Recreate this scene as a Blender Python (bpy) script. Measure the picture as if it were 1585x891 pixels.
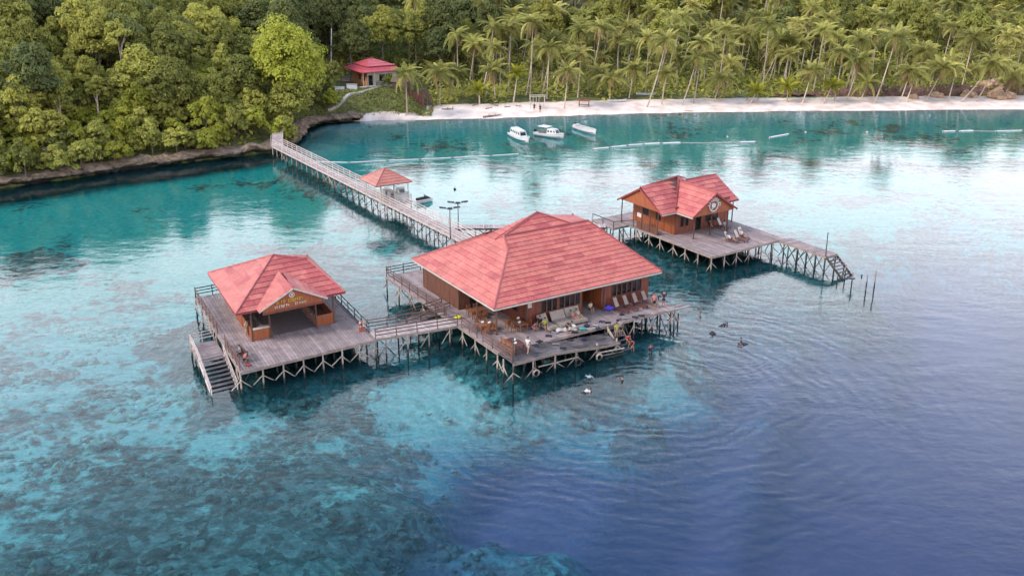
import bpy, bmesh, math, random
import numpy as np
from mathutils import Vector, Matrix, noise as mnoise

for _o in list(bpy.data.objects):
    bpy.data.objects.remove(_o)
SC = bpy.context.scene
COL = SC.collection
R = math.radians
random.seed(11)
RNG = np.random.default_rng(11)

# ------------------------------------------------------------------ camera, sky, sun, exposure
FPX, PW, PH, HC = 1550.0, 1585.0, 891.0, 38.0
PITCH = math.atan(560.0 / 1550.0)
cam_d = bpy.data.cameras.new('camera')
cam_d.sensor_width = 36.0
cam_d.lens = 36.0 * FPX / PW
cam_d.clip_start = 0.5
cam_d.clip_end = 4000.0
cam = bpy.data.objects.new('camera', cam_d)
COL.objects.link(cam)
cam.location = (0, 0, HC)
cam.rotation_euler = (R(90) - PITCH, 0, 0)
SC.camera = cam

SUN_EL, SUN_AZ = R(40), R(-112)          # azimuth measured clockwise from +Y (the way the camera looks)
world = bpy.data.worlds.new('World')
SC.world = world
world.use_nodes = True
wn = world.node_tree
wn.nodes.clear()
sky = wn.nodes.new('ShaderNodeTexSky')
sky.sky_type = 'NISHITA'
sky.sun_disc = False
sky.sun_elevation = SUN_EL
sky.sun_rotation = SUN_AZ
sky.altitude = 0.0
sky.air_density = 1.8
sky.dust_density = 0.8
sky.ozone_density = 2.0
wbg = wn.nodes.new('ShaderNodeBackground')
wbg.inputs['Strength'].default_value = 0.15
wo = wn.nodes.new('ShaderNodeOutputWorld')
# thin bright cloud veil low all round the horizon, thinning upward, as the sea mirrors it
tc = wn.nodes.new('ShaderNodeTexCoord')
sxyz = wn.nodes.new('ShaderNodeSeparateXYZ')
wn.links.new(tc.outputs['Generated'], sxyz.inputs[0])
cn = wn.nodes.new('ShaderNodeTexNoise')
cn.inputs['Scale'].default_value = 2.2
cn.inputs['Detail'].default_value = 6
cmap = wn.nodes.new('ShaderNodeMapping')
cmap.inputs['Scale'].default_value = (1, 1, 2.6)
wn.links.new(tc.outputs['Generated'], cmap.inputs[0])
wn.links.new(cmap.outputs[0], cn.inputs[0])
cadd = wn.nodes.new('ShaderNodeMath')
cadd.operation = 'MULTIPLY_ADD'
cadd.inputs[1].default_value = 0.22
wn.links.new(cn.outputs[0], cadd.inputs[0])
wn.links.new(sxyz.outputs[2], cadd.inputs[2])
cfac = wn.nodes.new('ShaderNodeMapRange')
cfac.interpolation_type = 'SMOOTHSTEP'
cfac.inputs[1].default_value = 0.82
cfac.inputs[2].default_value = 0.34
cfac.inputs[3].default_value = 0.0
cfac.inputs[4].default_value = 0.92
wn.links.new(cadd.outputs[0], cfac.inputs[0])
cmix = wn.nodes.new('ShaderNodeMix')
cmix.data_type = 'RGBA'
cmix.inputs[7].default_value = (8.7, 8.6, 9.2, 1)
wn.links.new(cfac.outputs[0], cmix.inputs[0])
wn.links.new(sky.outputs[0], cmix.inputs[6])
wn.links.new(cmix.outputs[2], wbg.inputs[0])
wn.links.new(wbg.outputs[0], wo.inputs[0])

sun_d = bpy.data.lights.new('sun', 'SUN')
sun_d.energy = 1.5
sun_d.angle = R(12)
sun_d.color = (1.0, 0.93, 0.84)
sun = bpy.data.objects.new('sun', sun_d)
COL.objects.link(sun)
_sd = Vector((math.sin(SUN_AZ) * math.cos(SUN_EL), math.cos(SUN_AZ) * math.cos(SUN_EL), math.sin(SUN_EL)))
sun.rotation_euler = _sd.to_track_quat('Z', 'Y').to_euler()
sun.location = _sd * 200

vs = SC.view_settings
vs.view_transform = 'Standard'
vs.look = 'None'
vs.gamma = 1.0
vs.use_curve_mapping = False
vs.exposure = 1.5
SC.cycles.use_denoising = True
SC.cycles.max_bounces = 6
SC.cycles.diffuse_bounces = 2
SC.cycles.glossy_bounces = 3
SC.cycles.transmission_bounces = 3
SC.cycles.transparent_max_bounces = 6
SC.cycles.caustics_reflective = False
SC.cycles.caustics_refractive = False

# ------------------------------------------------------------------ survey: pixel of the photograph -> point on a level plane
def ray(px, py):
    u = (px - PW / 2) / FPX
    v = -(py - PH / 2) / FPX
    c, s = math.cos(PITCH), math.sin(PITCH)
    return Vector((u, c + v * s, -s + v * c))
def un(px, py, z=0.0):
    d = ray(px, py)
    return Vector((0, 0, HC)) + d * ((z - HC) / d.z)
def un_at(px, py, y):
    d = ray(px, py)
    return Vector((0, 0, HC)) + d * (y / d.y)

# ------------------------------------------------------------------ materials
MATS = {}
KA = 0.585                     # scales all these base colours down to suit the exposure
def new_mat(name):
    m = bpy.data.materials.new(name)
    m.use_nodes = True
    m.node_tree.nodes.clear()
    return m, m.node_tree.nodes, m.node_tree.links
def mat(name, col, col2=None, rough=0.75, scale=(3, 3, 3), objvar=0.12, bump=0.15, spec=0.35, fine=8.0, tide=None, metal=0.0, amount=0.55):
    """painted or natural surface: two colours mixed by noise, a little value change from object to object, fine relief.
    tide = (height, colour): the wet, weed-grown foot of anything standing in the sea."""
    if name in MATS:
        return MATS[name]
    m, N, L = new_mat(name)
    out = N.new('ShaderNodeOutputMaterial')
    p = N.new('ShaderNodeBsdfPrincipled')
    L.new(p.outputs[0], out.inputs[0])
    p.inputs['Roughness'].default_value = rough
    p.inputs['Specular IOR Level'].default_value = spec
    p.inputs['Metallic'].default_value = metal
    geo = N.new('ShaderNodeNewGeometry')
    mp = N.new('ShaderNodeMapping')
    mp.inputs['Scale'].default_value = scale
    L.new(geo.outputs['Position'], mp.inputs[0])
    n1 = N.new('ShaderNodeTexNoise')
    n1.inputs['Detail'].default_value = 6
    n1.inputs['Roughness'].default_value = 0.65
    n1.inputs['Scale'].default_value = 1.0
    L.new(mp.outputs[0], n1.inputs[0])
    ramp = N.new('ShaderNodeValToRGB')
    ramp.color_ramp.elements[0].position = 0.5 - amount / 2 * 0.6
    ramp.color_ramp.elements[1].position = 0.5 + amount / 2 * 0.6
    c2 = col2 or tuple(c * 0.6 for c in col)
    col, c2 = tuple(c * KA for c in col), tuple(c * KA for c in c2)
    ramp.color_ramp.elements[0].color = (*c2, 1)
    ramp.color_ramp.elements[1].color = (*col, 1)
    L.new(n1.outputs[0], ramp.inputs[0])
    oi = N.new('ShaderNodeObjectInfo')
    mr = N.new('ShaderNodeMapRange')
    mr.inputs[3].default_value = 1 - objvar
    mr.inputs[4].default_value = 1 + objvar
    L.new(oi.outputs['Random'], mr.inputs[0])
    mul = N.new('ShaderNodeVectorMath')
    mul.operation = 'SCALE'
    L.new(ramp.outputs[0], mul.inputs[0])
    L.new(mr.outputs[0], mul.inputs['Scale'])
    last = mul.outputs[0]
    if tide:
        sx = N.new('ShaderNodeSeparateXYZ')
        L.new(geo.outputs['Position'], sx.inputs[0])
        ad = N.new('ShaderNodeMath')
        ad.operation = 'MULTIPLY_ADD'
        L.new(n1.outputs[0], ad.inputs[0])
        ad.inputs[1].default_value = 0.5
        L.new(sx.outputs[2], ad.inputs[2])
        m2 = N.new('ShaderNodeMapRange')
        m2.inputs[1].default_value = tide[0] + 0.1
        m2.inputs[2].default_value = tide[0] + 0.4
        L.new(ad.outputs[0], m2.inputs[0])
        mx = N.new('ShaderNodeMix')
        mx.data_type = 'RGBA'
        L.new(m2.outputs[0], mx.inputs[0])
        mx.inputs[6].default_value = (*tide[1], 1)
        L.new(last, mx.inputs[7])
        last = mx.outputs[2]
    if name.endswith('roof_sheet'):
        ns = N.new('ShaderNodeTexNoise')
        ns.inputs['Scale'].default_value = 3.4
        ns.inputs['Detail'].default_value = 10
        ns.inputs['Roughness'].default_value = 0.75
        L.new(geo.outputs['Position'], ns.inputs[0])
        st = N.new('ShaderNodeMapRange')
        st.inputs[1].default_value = 0.30
        st.inputs[2].default_value = 0.72
        st.inputs[3].default_value = 0.62
        st.inputs[4].default_value = 1.22
        L.new(ns.outputs[0], st.inputs[0])
        vm = N.new('ShaderNodeVectorMath')
        vm.operation = 'SCALE'
        L.new(last, vm.inputs[0])
        L.new(st.outputs[0], vm.inputs['Scale'])
        last = vm.outputs[0]
    L.new(last, p.inputs['Base Color'])
    if bump:
        n2 = N.new('ShaderNodeTexNoise')
        n2.inputs['Scale'].default_value = fine
        n2.inputs['Detail'].default_value = 4
        L.new(mp.outputs[0], n2.inputs[0])
        b = N.new('ShaderNodeBump')
        b.inputs['Strength'].default_value = bump
        b.inputs['Distance'].default_value = 0.05
        L.new(n2.outputs[0], b.inputs['Height'])
        L.new(b.outputs[0], p.inputs['Normal'])
    MATS[name] = m
    return m

def leaf_mat(name, cols, trans=0.35, objvar=0.25):
    """foliage: colour drifts from tree to tree and from leaf to leaf, light passes through"""
    m, N, L = new_mat(name)
    out = N.new('ShaderNodeOutputMaterial')
    geo = N.new('ShaderNodeNewGeometry')
    oi = N.new('ShaderNodeObjectInfo')
    ramp = N.new('ShaderNodeValToRGB')
    e = ramp.color_ramp.elements
    e[0].color = (*cols[0], 1)
    e[1].color = (*cols[-1], 1)
    for i, c in enumerate(cols[1:-1]):
        k = e.new((i + 1) / (len(cols) - 1))
        k.color = (*c, 1)
    ad = N.new('ShaderNodeMath')
    ad.operation = 'MULTIPLY_ADD'
    L.new(geo.outputs['Random Per Island'], ad.inputs[0])
    ad.inputs[1].default_value = 0.45
    md = N.new('ShaderNodeMath')
    md.operation = 'MULTIPLY'
    L.new(oi.outputs['Random'], md.inputs[0])
    md.inputs[1].default_value = 0.55
    L.new(md.outputs[0], ad.inputs[2])
    L.new(ad.outputs[0], ramp.inputs[0])
    mr = N.new('ShaderNodeMapRange')
    mr.inputs[3].default_value = 1 - objvar
    mr.inputs[4].default_value = 1 + objvar
    sn = N.new('ShaderNodeMath')
    sn.operation = 'FRACT'
    m7 = N.new('ShaderNodeMath')
    m7.operation = 'MULTIPLY'
    m7.inputs[1].default_value = 7.31
    L.new(oi.outputs['Random'], m7.inputs[0])
    L.new(m7.outputs[0], sn.inputs[0])
    L.new(sn.outputs[0], mr.inputs[0])
    mul = N.new('ShaderNodeVectorMath')
    mul.operation = 'SCALE'
    L.new(ramp.outputs[0], mul.inputs[0])
    L.new(mr.outputs[0], mul.inputs['Scale'])
    d = N.new('ShaderNodeBsdfPrincipled')
    d.inputs['Roughness'].default_value = 0.55
    d.inputs['Specular IOR Level'].default_value = 0.08
    L.new(mul.outputs[0], d.inputs['Base Color'])
    t = N.new('ShaderNodeBsdfTranslucent')
    L.new(mul.outputs[0], t.inputs[0])
    mx = N.new('ShaderNodeMixShader')
    mx.inputs[0].default_value = trans
    L.new(d.outputs[0], mx.inputs[1])
    L.new(t.outputs[0], mx.inputs[2])
    L.new(mx.outputs[0], out.inputs[0])
    MATS[name] = m
    return m

WEED = (0.022, 0.024, 0.02)
M_DECK = mat('weathered_deck_wood', (0.42, 0.315, 0.31), (0.21, 0.15, 0.148), 0.8, (1.2, 1.2, 1.2), 0.22, 0.3, amount=0.8)
M_WETDECK = mat('wet_deck_wood', (0.20, 0.155, 0.155), (0.035, 0.03, 0.035), 0.45, (0.8, 0.8, 0.8), 0.2, 0.3, 0.5, amount=0.5)
M_JETTY = mat('bleached_jetty_wood', (0.62, 0.50, 0.48), (0.38, 0.29, 0.28), 0.8, (1.5, 1.5, 1.5), 0.2, 0.3)
M_RAILW = mat('bleached_rail_wood', (0.78, 0.66, 0.62), (0.54, 0.42, 0.38), 0.75, (2, 2, 2), 0.15, 0.2)
M_RAILB = mat('brown_rail_wood', (0.20, 0.10, 0.075), (0.11, 0.055, 0.045), 0.7, (2, 2, 2), 0.2, 0.2)
M_RAILD = mat('dark_rail_wood', (0.05, 0.045, 0.045), (0.03, 0.025, 0.025), 0.7, (2, 2, 2), 0.2, 0.2)
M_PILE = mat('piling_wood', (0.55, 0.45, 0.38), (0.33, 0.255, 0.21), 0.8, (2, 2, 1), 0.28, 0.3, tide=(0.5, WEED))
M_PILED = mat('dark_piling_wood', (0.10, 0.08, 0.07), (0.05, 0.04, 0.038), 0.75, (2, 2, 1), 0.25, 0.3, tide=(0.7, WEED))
M_BEAM = mat('beam_wood', (0.42, 0.32, 0.27), (0.24, 0.17, 0.14), 0.8, (2, 2, 2), 0.15, 0.2)
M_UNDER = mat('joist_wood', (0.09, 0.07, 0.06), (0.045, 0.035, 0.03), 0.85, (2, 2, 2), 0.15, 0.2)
M_WALL = mat('varnished_wall_timber', (0.27, 0.075, 0.042), (0.15, 0.040, 0.026), 0.55, (5, 5, 0.7), 0.10, 0.2)
M_WALLO = mat('orange_gable_timber', (0.44, 0.125, 0.045), (0.28, 0.075, 0.032), 0.5, (5, 5, 0.7), 0.10, 0.2)
M_WALLD = mat('brown_wall_timber', (0.22, 0.085, 0.05), (0.12, 0.045, 0.03), 0.6, (5, 5, 0.7), 0.10, 0.2)
M_POST = mat('brown_post_timber', (0.16, 0.07, 0.05), (0.09, 0.04, 0.03), 0.65, (4, 4, 1), 0.1, 0.2)
M_TRIM = mat('painted_trim', (0.72, 0.62, 0.56), (0.52, 0.43, 0.38), 0.6, (3, 3, 3), 0.08, 0.1)
M_ROOF = mat('faded_red_roof_sheet', (0.70, 0.205, 0.165), (0.50, 0.105, 0.09), 0.6, (0.75, 0.75, 0.75), 0.085, 0.12, 0.4, amount=0.7)
M_ROOFD = mat('dark_and_shaded_roof_sheet', (0.60, 0.135, 0.12), (0.40, 0.066, 0.068), 0.6, (0.75, 0.75, 0.75), 0.10, 0.12, 0.4, amount=0.7)  # stray darker sheets, and shade painted onto roof faces turned from the sun
M_ROOFU = mat('roof_lining', (0.16, 0.06, 0.05), (0.1, 0.04, 0.035), 0.8)
M_RIDGE = mat('ridge_cap', (0.40, 0.075, 0.075), (0.28, 0.05, 0.05), 0.55)
M_ROOFS = mat('salmon_roof_sheet', (0.62, 0.235, 0.18), (0.47, 0.165, 0.13), 0.55, (0.8, 0.8, 0.8), 0.12, 0.12)
M_GLASS = mat('dark_window_glass', (0.018, 0.016, 0.018), (0.01, 0.01, 0.012), 0.12, (1, 1, 1), 0.1, 0.0, 0.6)
M_DARK = mat('dark_interior', (0.03, 0.022, 0.02), (0.015, 0.012, 0.012), 0.8)
M_WHITE = mat('white_paint', (0.78, 0.77, 0.76), (0.66, 0.65, 0.64), 0.4, (2, 2, 2), 0.05, 0.05)
M_BLACK = mat('black_rubber', (0.02, 0.02, 0.022), (0.012, 0.012, 0.012), 0.6, (6, 6, 6), 0.15, 0.1)
M_STEEL = mat('grey_steel', (0.30, 0.30, 0.31), (0.2, 0.2, 0.21), 0.4, (3, 3, 3), 0.1, 0.05, 0.5, metal=0.6)
M_YELLOW = mat('yellow_paint', (0.70, 0.42, 0.06), (0.55, 0.32, 0.05), 0.5)
M_SIGNW = mat('sign_white', (0.75, 0.62, 0.52), (0.62, 0.5, 0.42), 0.5)
M_WICKER = mat('pale_wicker', (0.42, 0.33, 0.28), (0.28, 0.21, 0.18), 0.8, (6, 6, 6), 0.12, 0.4)
M_CUSH = mat('off_white_cushion', (0.62, 0.54, 0.51), (0.5, 0.43, 0.4), 0.85, (4, 4, 4), 0.1, 0.2)
M_FURN = mat('orange_brown_furniture', (0.36, 0.13, 0.055), (0.22, 0.075, 0.035), 0.5, (5, 5, 5), 0.15, 0.15)
M_FURND = mat('red_brown_furniture', (0.17, 0.05, 0.038), (0.10, 0.032, 0.026), 0.55, (5, 5, 5), 0.15, 0.15)
M_SAND = None
M_ROCK = mat('limestone_rock', (0.33, 0.225, 0.15), (0.05, 0.033, 0.024), 0.95, (0.9, 0.9, 2.0), 0.15, 1.0, tide=(0.9, (0.016, 0.012, 0.011)), fine=5.0, amount=0.7)
M_ROCKO = mat('ochre_rock', (0.62, 0.42, 0.26), (0.30, 0.17, 0.11), 0.9, (0.9, 0.9, 1.5), 0.15, 0.8, fine=4.0)
M_STONE = mat('pale_path_concrete', (0.52, 0.48, 0.44), (0.36, 0.33, 0.3), 0.85, (0.8, 0.8, 0.8), 0.08, 0.2)
M_BARK = mat('grey_bark', (0.26, 0.21, 0.16), (0.13, 0.10, 0.08), 0.9, (3, 3, 0.8), 0.25, 0.4)
M_BARKP = mat('palm_bark', (0.72, 0.57, 0.45), (0.42, 0.31, 0.24), 0.9, (2, 2, 5), 0.22, 0.4)
M_DRIFT = mat('driftwood', (0.30, 0.22, 0.19), (0.12, 0.08, 0.07), 0.9, (2, 2, 2), 0.3, 0.4)
M_LEAF = leaf_mat('broad_leaves', [(0.135, 0.150, 0.046), (0.225, 0.228, 0.056), (0.315, 0.300, 0.068), (0.385, 0.352, 0.080)], 0.5)
M_LEAFD = leaf_mat('dark_leaves', [(0.092, 0.112, 0.046), (0.148, 0.164, 0.056), (0.225, 0.226, 0.066)], 0.48)
M_LEAFY = leaf_mat('yellow_green_leaves', [(0.205, 0.220, 0.036), (0.300, 0.300, 0.044), (0.38, 0.36, 0.056)], 0.48)
M_FROND = leaf_mat('palm_fronds', [(0.185, 0.198, 0.064), (0.290, 0.285, 0.084), (0.385, 0.35, 0.108), (0.45, 0.39, 0.15)], 0.5)
M_FRONDY = leaf_mat('yellow_palm_fronds', [(0.16, 0.175, 0.02), (0.26, 0.25, 0.03), (0.32, 0.29, 0.04)], 0.35)
M_DRY = leaf_mat('dry_fronds', [(0.22, 0.14, 0.07), (0.30, 0.20, 0.10)], 0.2)
M_GRASS = leaf_mat('lawn_blades', [(0.14, 0.155, 0.045), (0.24, 0.235, 0.07)], 0.35)
SKINS = [mat('skin_tan', (0.42, 0.24, 0.16), (0.36, 0.2, 0.13), 0.6, bump=0), mat('skin_brown', (0.30, 0.16, 0.10), (0.26, 0.14, 0.09), 0.6, bump=0)]
M_HAIR = mat('black_hair', (0.015, 0.012, 0.011), (0.01, 0.009, 0.008), 0.5, bump=0)
CLOTH = {}
def cloth(name, col):
    return mat('cloth_' + name, col, tuple(c * 0.8 for c in col), 0.85, (5, 5, 5), 0.05, 0.1)

# ------------------------------------------------------------------ object helpers
WM = {}
def tag(o, label=None, cat=None, group=None, kind=None):
    if label: o['label'] = label
    if cat: o['category'] = cat
    if group: o['group'] = group
    if kind: o['kind'] = kind
    return o
def link(o, parent=None, basis=None):
    COL.objects.link(o)
    if basis is None:
        basis = Matrix.Identity(4)
    o.matrix_basis = basis
    WM[o.name] = basis.copy()
    if parent is not None:
        o.parent = parent
        o.matrix_parent_inverse = WM[parent.name].inverted()
    return o
def thing(name, loc, label, cat, group=None, rz=0.0):
    o = bpy.data.objects.new(name, None)
    o.empty_display_size = 0.3
    link(o, None, Matrix.Translation(Vector(loc)) @ Matrix.Rotation(rz, 4, 'Z'))
    return tag(o, label, cat, group)
def children_of(o):
    return [c for c in KIDS.get(o.name, [])]
KIDS = {}
def copy_tree(root, M, label=None, group=None):
    r = root.copy()
    COL.objects.link(r)
    r.matrix_basis = M
    if label: r['label'] = label
    if group: r['group'] = group
    def rec(src, dst):
        for ch in src.children:
            c = ch.copy()
            COL.objects.link(c)
            c.parent = dst
            c.matrix_parent_inverse = ch.matrix_parent_inverse.copy()
            rec(ch, c)
    rec(root, r)
    return r

class MB:
    def __init__(self):
        self.v, self.f = [], []
    def add(self, vs_, fs_):
        o = len(self.v)
        self.v += [tuple(x) for x in vs_]
        self.f += [tuple(i + o for i in q) for q in fs_]
        return self
    def hexa(self, p):
        return self.add(p, [(0, 3, 2, 1), (4, 5, 6, 7), (0, 1, 5, 4), (1, 2, 6, 5), (2, 3, 7, 6), (3, 0, 4, 7)])
    def box(self, x0, x1, y0, y1, z0, z1):
        return self.hexa([(x0, y0, z0), (x1, y0, z0), (x1, y1, z0), (x0, y1, z0), (x0, y0, z1), (x1, y0, z1), (x1, y1, z1), (x0, y1, z1)])
    def fbox(self, F, a0, a1, b0, b1, z0, z1):
        return self.hexa([F(a0, b0, z0), F(a1, b0, z0), F(a1, b1, z0), F(a0, b1, z0), F(a0, b0, z1), F(a1, b0, z1), F(a1, b1, z1), F(a0, b1, z1)])
    def bar(self, p0, p1, w, h=None):
        h = h or w
        p0, p1 = Vector(p0), Vector(p1)
        d = (p1 - p0).normalized()
        s = d.cross(Vector((0, 0, 1)))
        s = Vector((1, 0, 0)) if s.length < 1e-4 else s.normalized()
        u = s.cross(d)
        c = []
        for p in (p0, p1):
            c += [p - s * w / 2 - u * h / 2, p + s * w / 2 - u * h / 2, p + s * w / 2 + u * h / 2, p - s * w / 2 + u * h / 2]
        return self.add(c, [(0, 3, 2, 1), (4, 5, 6, 7), (0, 1, 5, 4), (1, 2, 6, 5), (2, 3, 7, 6), (3, 0, 4, 7)])
    def tube(self, pts, rad, n=6, cap=True):
        pts = [Vector(p) for p in pts]
        if not isinstance(rad, (list, tuple)):
            rad = [rad] * len(pts)
        vs_, fs_ = [], []
        for i, p in enumerate(pts):
            d = (pts[min(i + 1, len(pts) - 1)] - pts[max(i - 1, 0)]).normalized()
            s = d.cross(Vector((0, 0, 1)))
            s = Vector((1, 0, 0)) if s.length < 1e-3 else s.normalized()
            u = s.cross(d)
            for k in range(n):
                t = 2 * math.pi * k / n
                vs_.append(p + (s * math.cos(t) + u * math.sin(t)) * rad[i])
        for i in range(len(pts) - 1):
            for k in range(n):
                a, b = i * n + k, i * n + (k + 1) % n
                fs_.append((a, b, b + n, a + n))
        if cap:
            fs_.append(tuple(range(n))[::-1])
            fs_.append(tuple(range((len(pts) - 1) * n, len(pts) * n)))
        return self.add(vs_, fs_)
    def ball(self, c, r, n=8, m=6):
        c = Vector(c)
        rx, ry, rz = r if isinstance(r, (list, tuple)) else (r, r, r)
        vs_, fs_ = [c + Vector((0, 0, -rz))], []
        for i in range(1, m):
            t = math.pi * i / m - math.pi / 2
            for k in range(n):
                q = 2 * math.pi * k / n
                vs_.append(c + Vector((rx * math.cos(t) * math.cos(q), ry * math.cos(t) * math.sin(q), rz * math.sin(t))))
        vs_.append(c + Vector((0, 0, rz)))
        for k in range(n):
            fs_.append((0, 1 + (k + 1) % n, 1 + k))
        for i in range(m - 2):
            for k in range(n):
                a, b = 1 + i * n + k, 1 + i * n + (k + 1) % n
                fs_.append((a, b, b + n, a + n))
        e = len(vs_) - 1
        for k in range(n):
            fs_.append((e, 1 + (m - 2) * n + k, 1 + (m - 2) * n + (k + 1) % n))
        return self.add(vs_, fs_)
    def slab(self, poly, t):
        """polygon (3D, planar) given thickness t downward along its normal"""
        p = [Vector(q) for q in poly]
        n = Vector((0, 0, 0))
        for i in range(1, len(p) - 1):
            n += (p[i] - p[0]).cross(p[i + 1] - p[0])
        n.normalize()
        if n.z < 0:
            p.reverse()
            n = -n
        k = len(p)
        fs_ = [tuple(range(k)), tuple(range(2 * k - 1, k - 1, -1))]
        for i in range(k):
            j = (i + 1) % k
            fs_.append((i, i + k, j + k, j))
        return self.add(p + [q - n * t for q in p], fs_)
    def mesh(self, name, m):
        me = bpy.data.meshes.new(name)
        me.from_pydata(self.v, [], self.f)
        if m: me.materials.append(m)
        return me
    def build(self, name, m, parent=None, basis=None, smooth=False):
        me = self.mesh(name, m)
        if smooth:
            me.polygons.foreach_set('use_smooth', [True] * len(me.polygons))
        o = bpy.data.objects.new(name, me)
        return link(o, parent, basis)

_UNIT = {}
def unit_box(m):
    k = ('box', m.name)
    if k not in _UNIT:
        b = 0.06
        mb = MB()
        mb.box(-.5, .5, -.5, .5, -.5, .5)
        _UNIT[k] = mb.mesh('plank', m)
    return _UNIT[k]
def unit_pole(m):
    k = ('pole', m.name)
    if k not in _UNIT:
        mb, n = MB(), 7
        for cx, cy, z, r in ((0, 0, 0, 1.08), (.35, .2, .35, 1.02), (-.15, .25, .7, .95), (0, 0, 1, .9)):
            mb.v += [(cx + r * math.cos(6.2832 * k_ / n), cy + r * math.sin(6.2832 * k_ / n), z) for k_ in range(n)]
        for j in range(3):
            mb.f += [(j * n + i, j * n + (i + 1) % n, (j + 1) * n + (i + 1) % n, (j + 1) * n + i) for i in range(n)]
        mb.f += [tuple(range(n))[::-1], tuple(range(3 * n, 4 * n))]
        _UNIT[k] = mb.mesh('pole', m)
    return _UNIT[k]
def piece(name, me, parent, basis):
    o = bpy.data.objects.new(name, me)
    return link(o, parent, basis)
def pole(name, p0, p1, r, m, parent):
    p0, p1 = Vector(p0), Vector(p1)
    d = p1 - p0
    q = d.to_track_quat('Z', 'Y').to_matrix().to_4x4()
    q = q @ Matrix.Rotation(random.uniform(0, 6.28), 4, 'Z')
    return piece(name, unit_pole(m), parent, Matrix.Translation(p0) @ q @ Matrix.Diagonal((r, r, d.length, 1)))
def plank(name, p0, p1, w, h, m, parent, jit=0.0):
    """board whose top centre line runs p0 -> p1"""
    p0, p1 = Vector(p0), Vector(p1)
    d = p1 - p0
    x = d.normalized()
    y = Vector((0, 0, 1)).cross(x).normalized()
    z = x.cross(y)
    c = (p0 + p1) / 2 - z * h / 2 + Vector((0, 0, random.uniform(-jit, jit)))
    B = Matrix((x, y, z)).transposed().to_4x4()
    return piece(name, unit_box(m), parent, Matrix.Translation(c) @ B @ Matrix.Diagonal((d.length, w, h, 1)))

class Frame:
    """local axes of one platform: a runs along its front edge, b towards the land"""
    def __init__(self, O, ta, tb):
        self.O = Vector((O[0], O[1], 0))
        self.ta, self.tb = R(ta), R(tb)
        self.a = Vector((math.cos(R(ta)), math.sin(R(ta)), 0))
        self.b = Vector((math.cos(R(tb)), math.sin(R(tb)), 0))
    def __call__(self, a, b, z=0.0):
        return self.O + self.a * a + self.b * b + Vector((0, 0, z))
D = 2.0
FM = Frame((0.08, 80.24), 32.3, 121)
FL = Frame((-23.31, 78.35), 33.8, 117)
FT = Frame((23.12, 110.2), 34.5, 122)
J0, J1 = FM(14.4, 27.2), FM(12.5, 100.4)
tb = math.degrees(math.atan2(J1.y - J0.y, J1.x - J0.x))
FJ = Frame((J0.x, J0.y), tb - 90, tb)
JL = (J1 - J0).length

# ------------------------------------------------------------------ people: bodies grown over a skeleton, one continuous skin each
def grow(pts, edges, root=0, sub=1):
    me = bpy.data.meshes.new('grow')
    me.from_pydata([p[:3] for p in pts], edges, [])
    ob = bpy.data.objects.new('grow', me)
    COL.objects.link(ob)
    ob.modifiers.new('skin', 'SKIN')
    for i, p_ in enumerate(pts):
        sv = me.skin_vertices[0].data[i]
        sv.radius = (p_[3], p_[3]); sv.use_root = (i == root)
    sm = ob.modifiers.new('sub', 'SUBSURF'); sm.levels = sub; sm.render_levels = sub
    dg = bpy.context.evaluated_depsgraph_get()
    res = bpy.data.meshes.new_from_object(ob.evaluated_get(dg))
    bpy.data.objects.remove(ob)
    res.materials.clear()
    res.polygons.foreach_set('use_smooth', [True] * len(res.polygons))
    return res
BASE = dict(pelvis=(0, 0, .93, .13), spine=(0, .01, 1.12, .115), chest=(0, 0, 1.30, .135), neck=(0, 0, 1.45, .055), jaw=(0, -.025, 1.52, .07), head=(0, -.005, 1.62, .092))
LIMB = dict(shoulder=(.175, 0, 1.37, .062), elbow=(.235, .02, 1.11, .045), wrist=(.255, -.07, .88, .030), palm=(.26, -.10, .81, .034), hip=(.085, 0, .87, .092), knee=(.095, -.02, .49, .064), ankle=(.10, .02, .09, .042), toe=(.11, -.13, .035, .036))
def pose(over=None, sides=None):
    J = dict(BASE)
    for k, v in LIMB.items():
        J[k + 'L'] = v; J[k + 'R'] = (-v[0], v[1], v[2], v[3])
    for k, v in (over or {}).items():
        J[k] = (*v, J[k][3])
    for k, v in (sides or {}).items():          # same move on both sides
        J[k + 'L'] = (*v, J[k + 'L'][3]); J[k + 'R'] = (-v[0], v[1], v[2], J[k + 'R'][3])
    return J
BONES = [('pelvis', 'spine'), ('spine', 'chest'), ('chest', 'neck'), ('neck', 'jaw'), ('jaw', 'head')]
for s_ in 'LR':
    BONES += [('chest', 'shoulder' + s_), ('shoulder' + s_, 'elbow' + s_), ('elbow' + s_, 'wrist' + s_), ('wrist' + s_, 'palm' + s_), ('pelvis', 'hip' + s_), ('hip' + s_, 'knee' + s_), ('knee' + s_, 'ankle' + s_), ('ankle' + s_, 'toe' + s_)]
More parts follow.
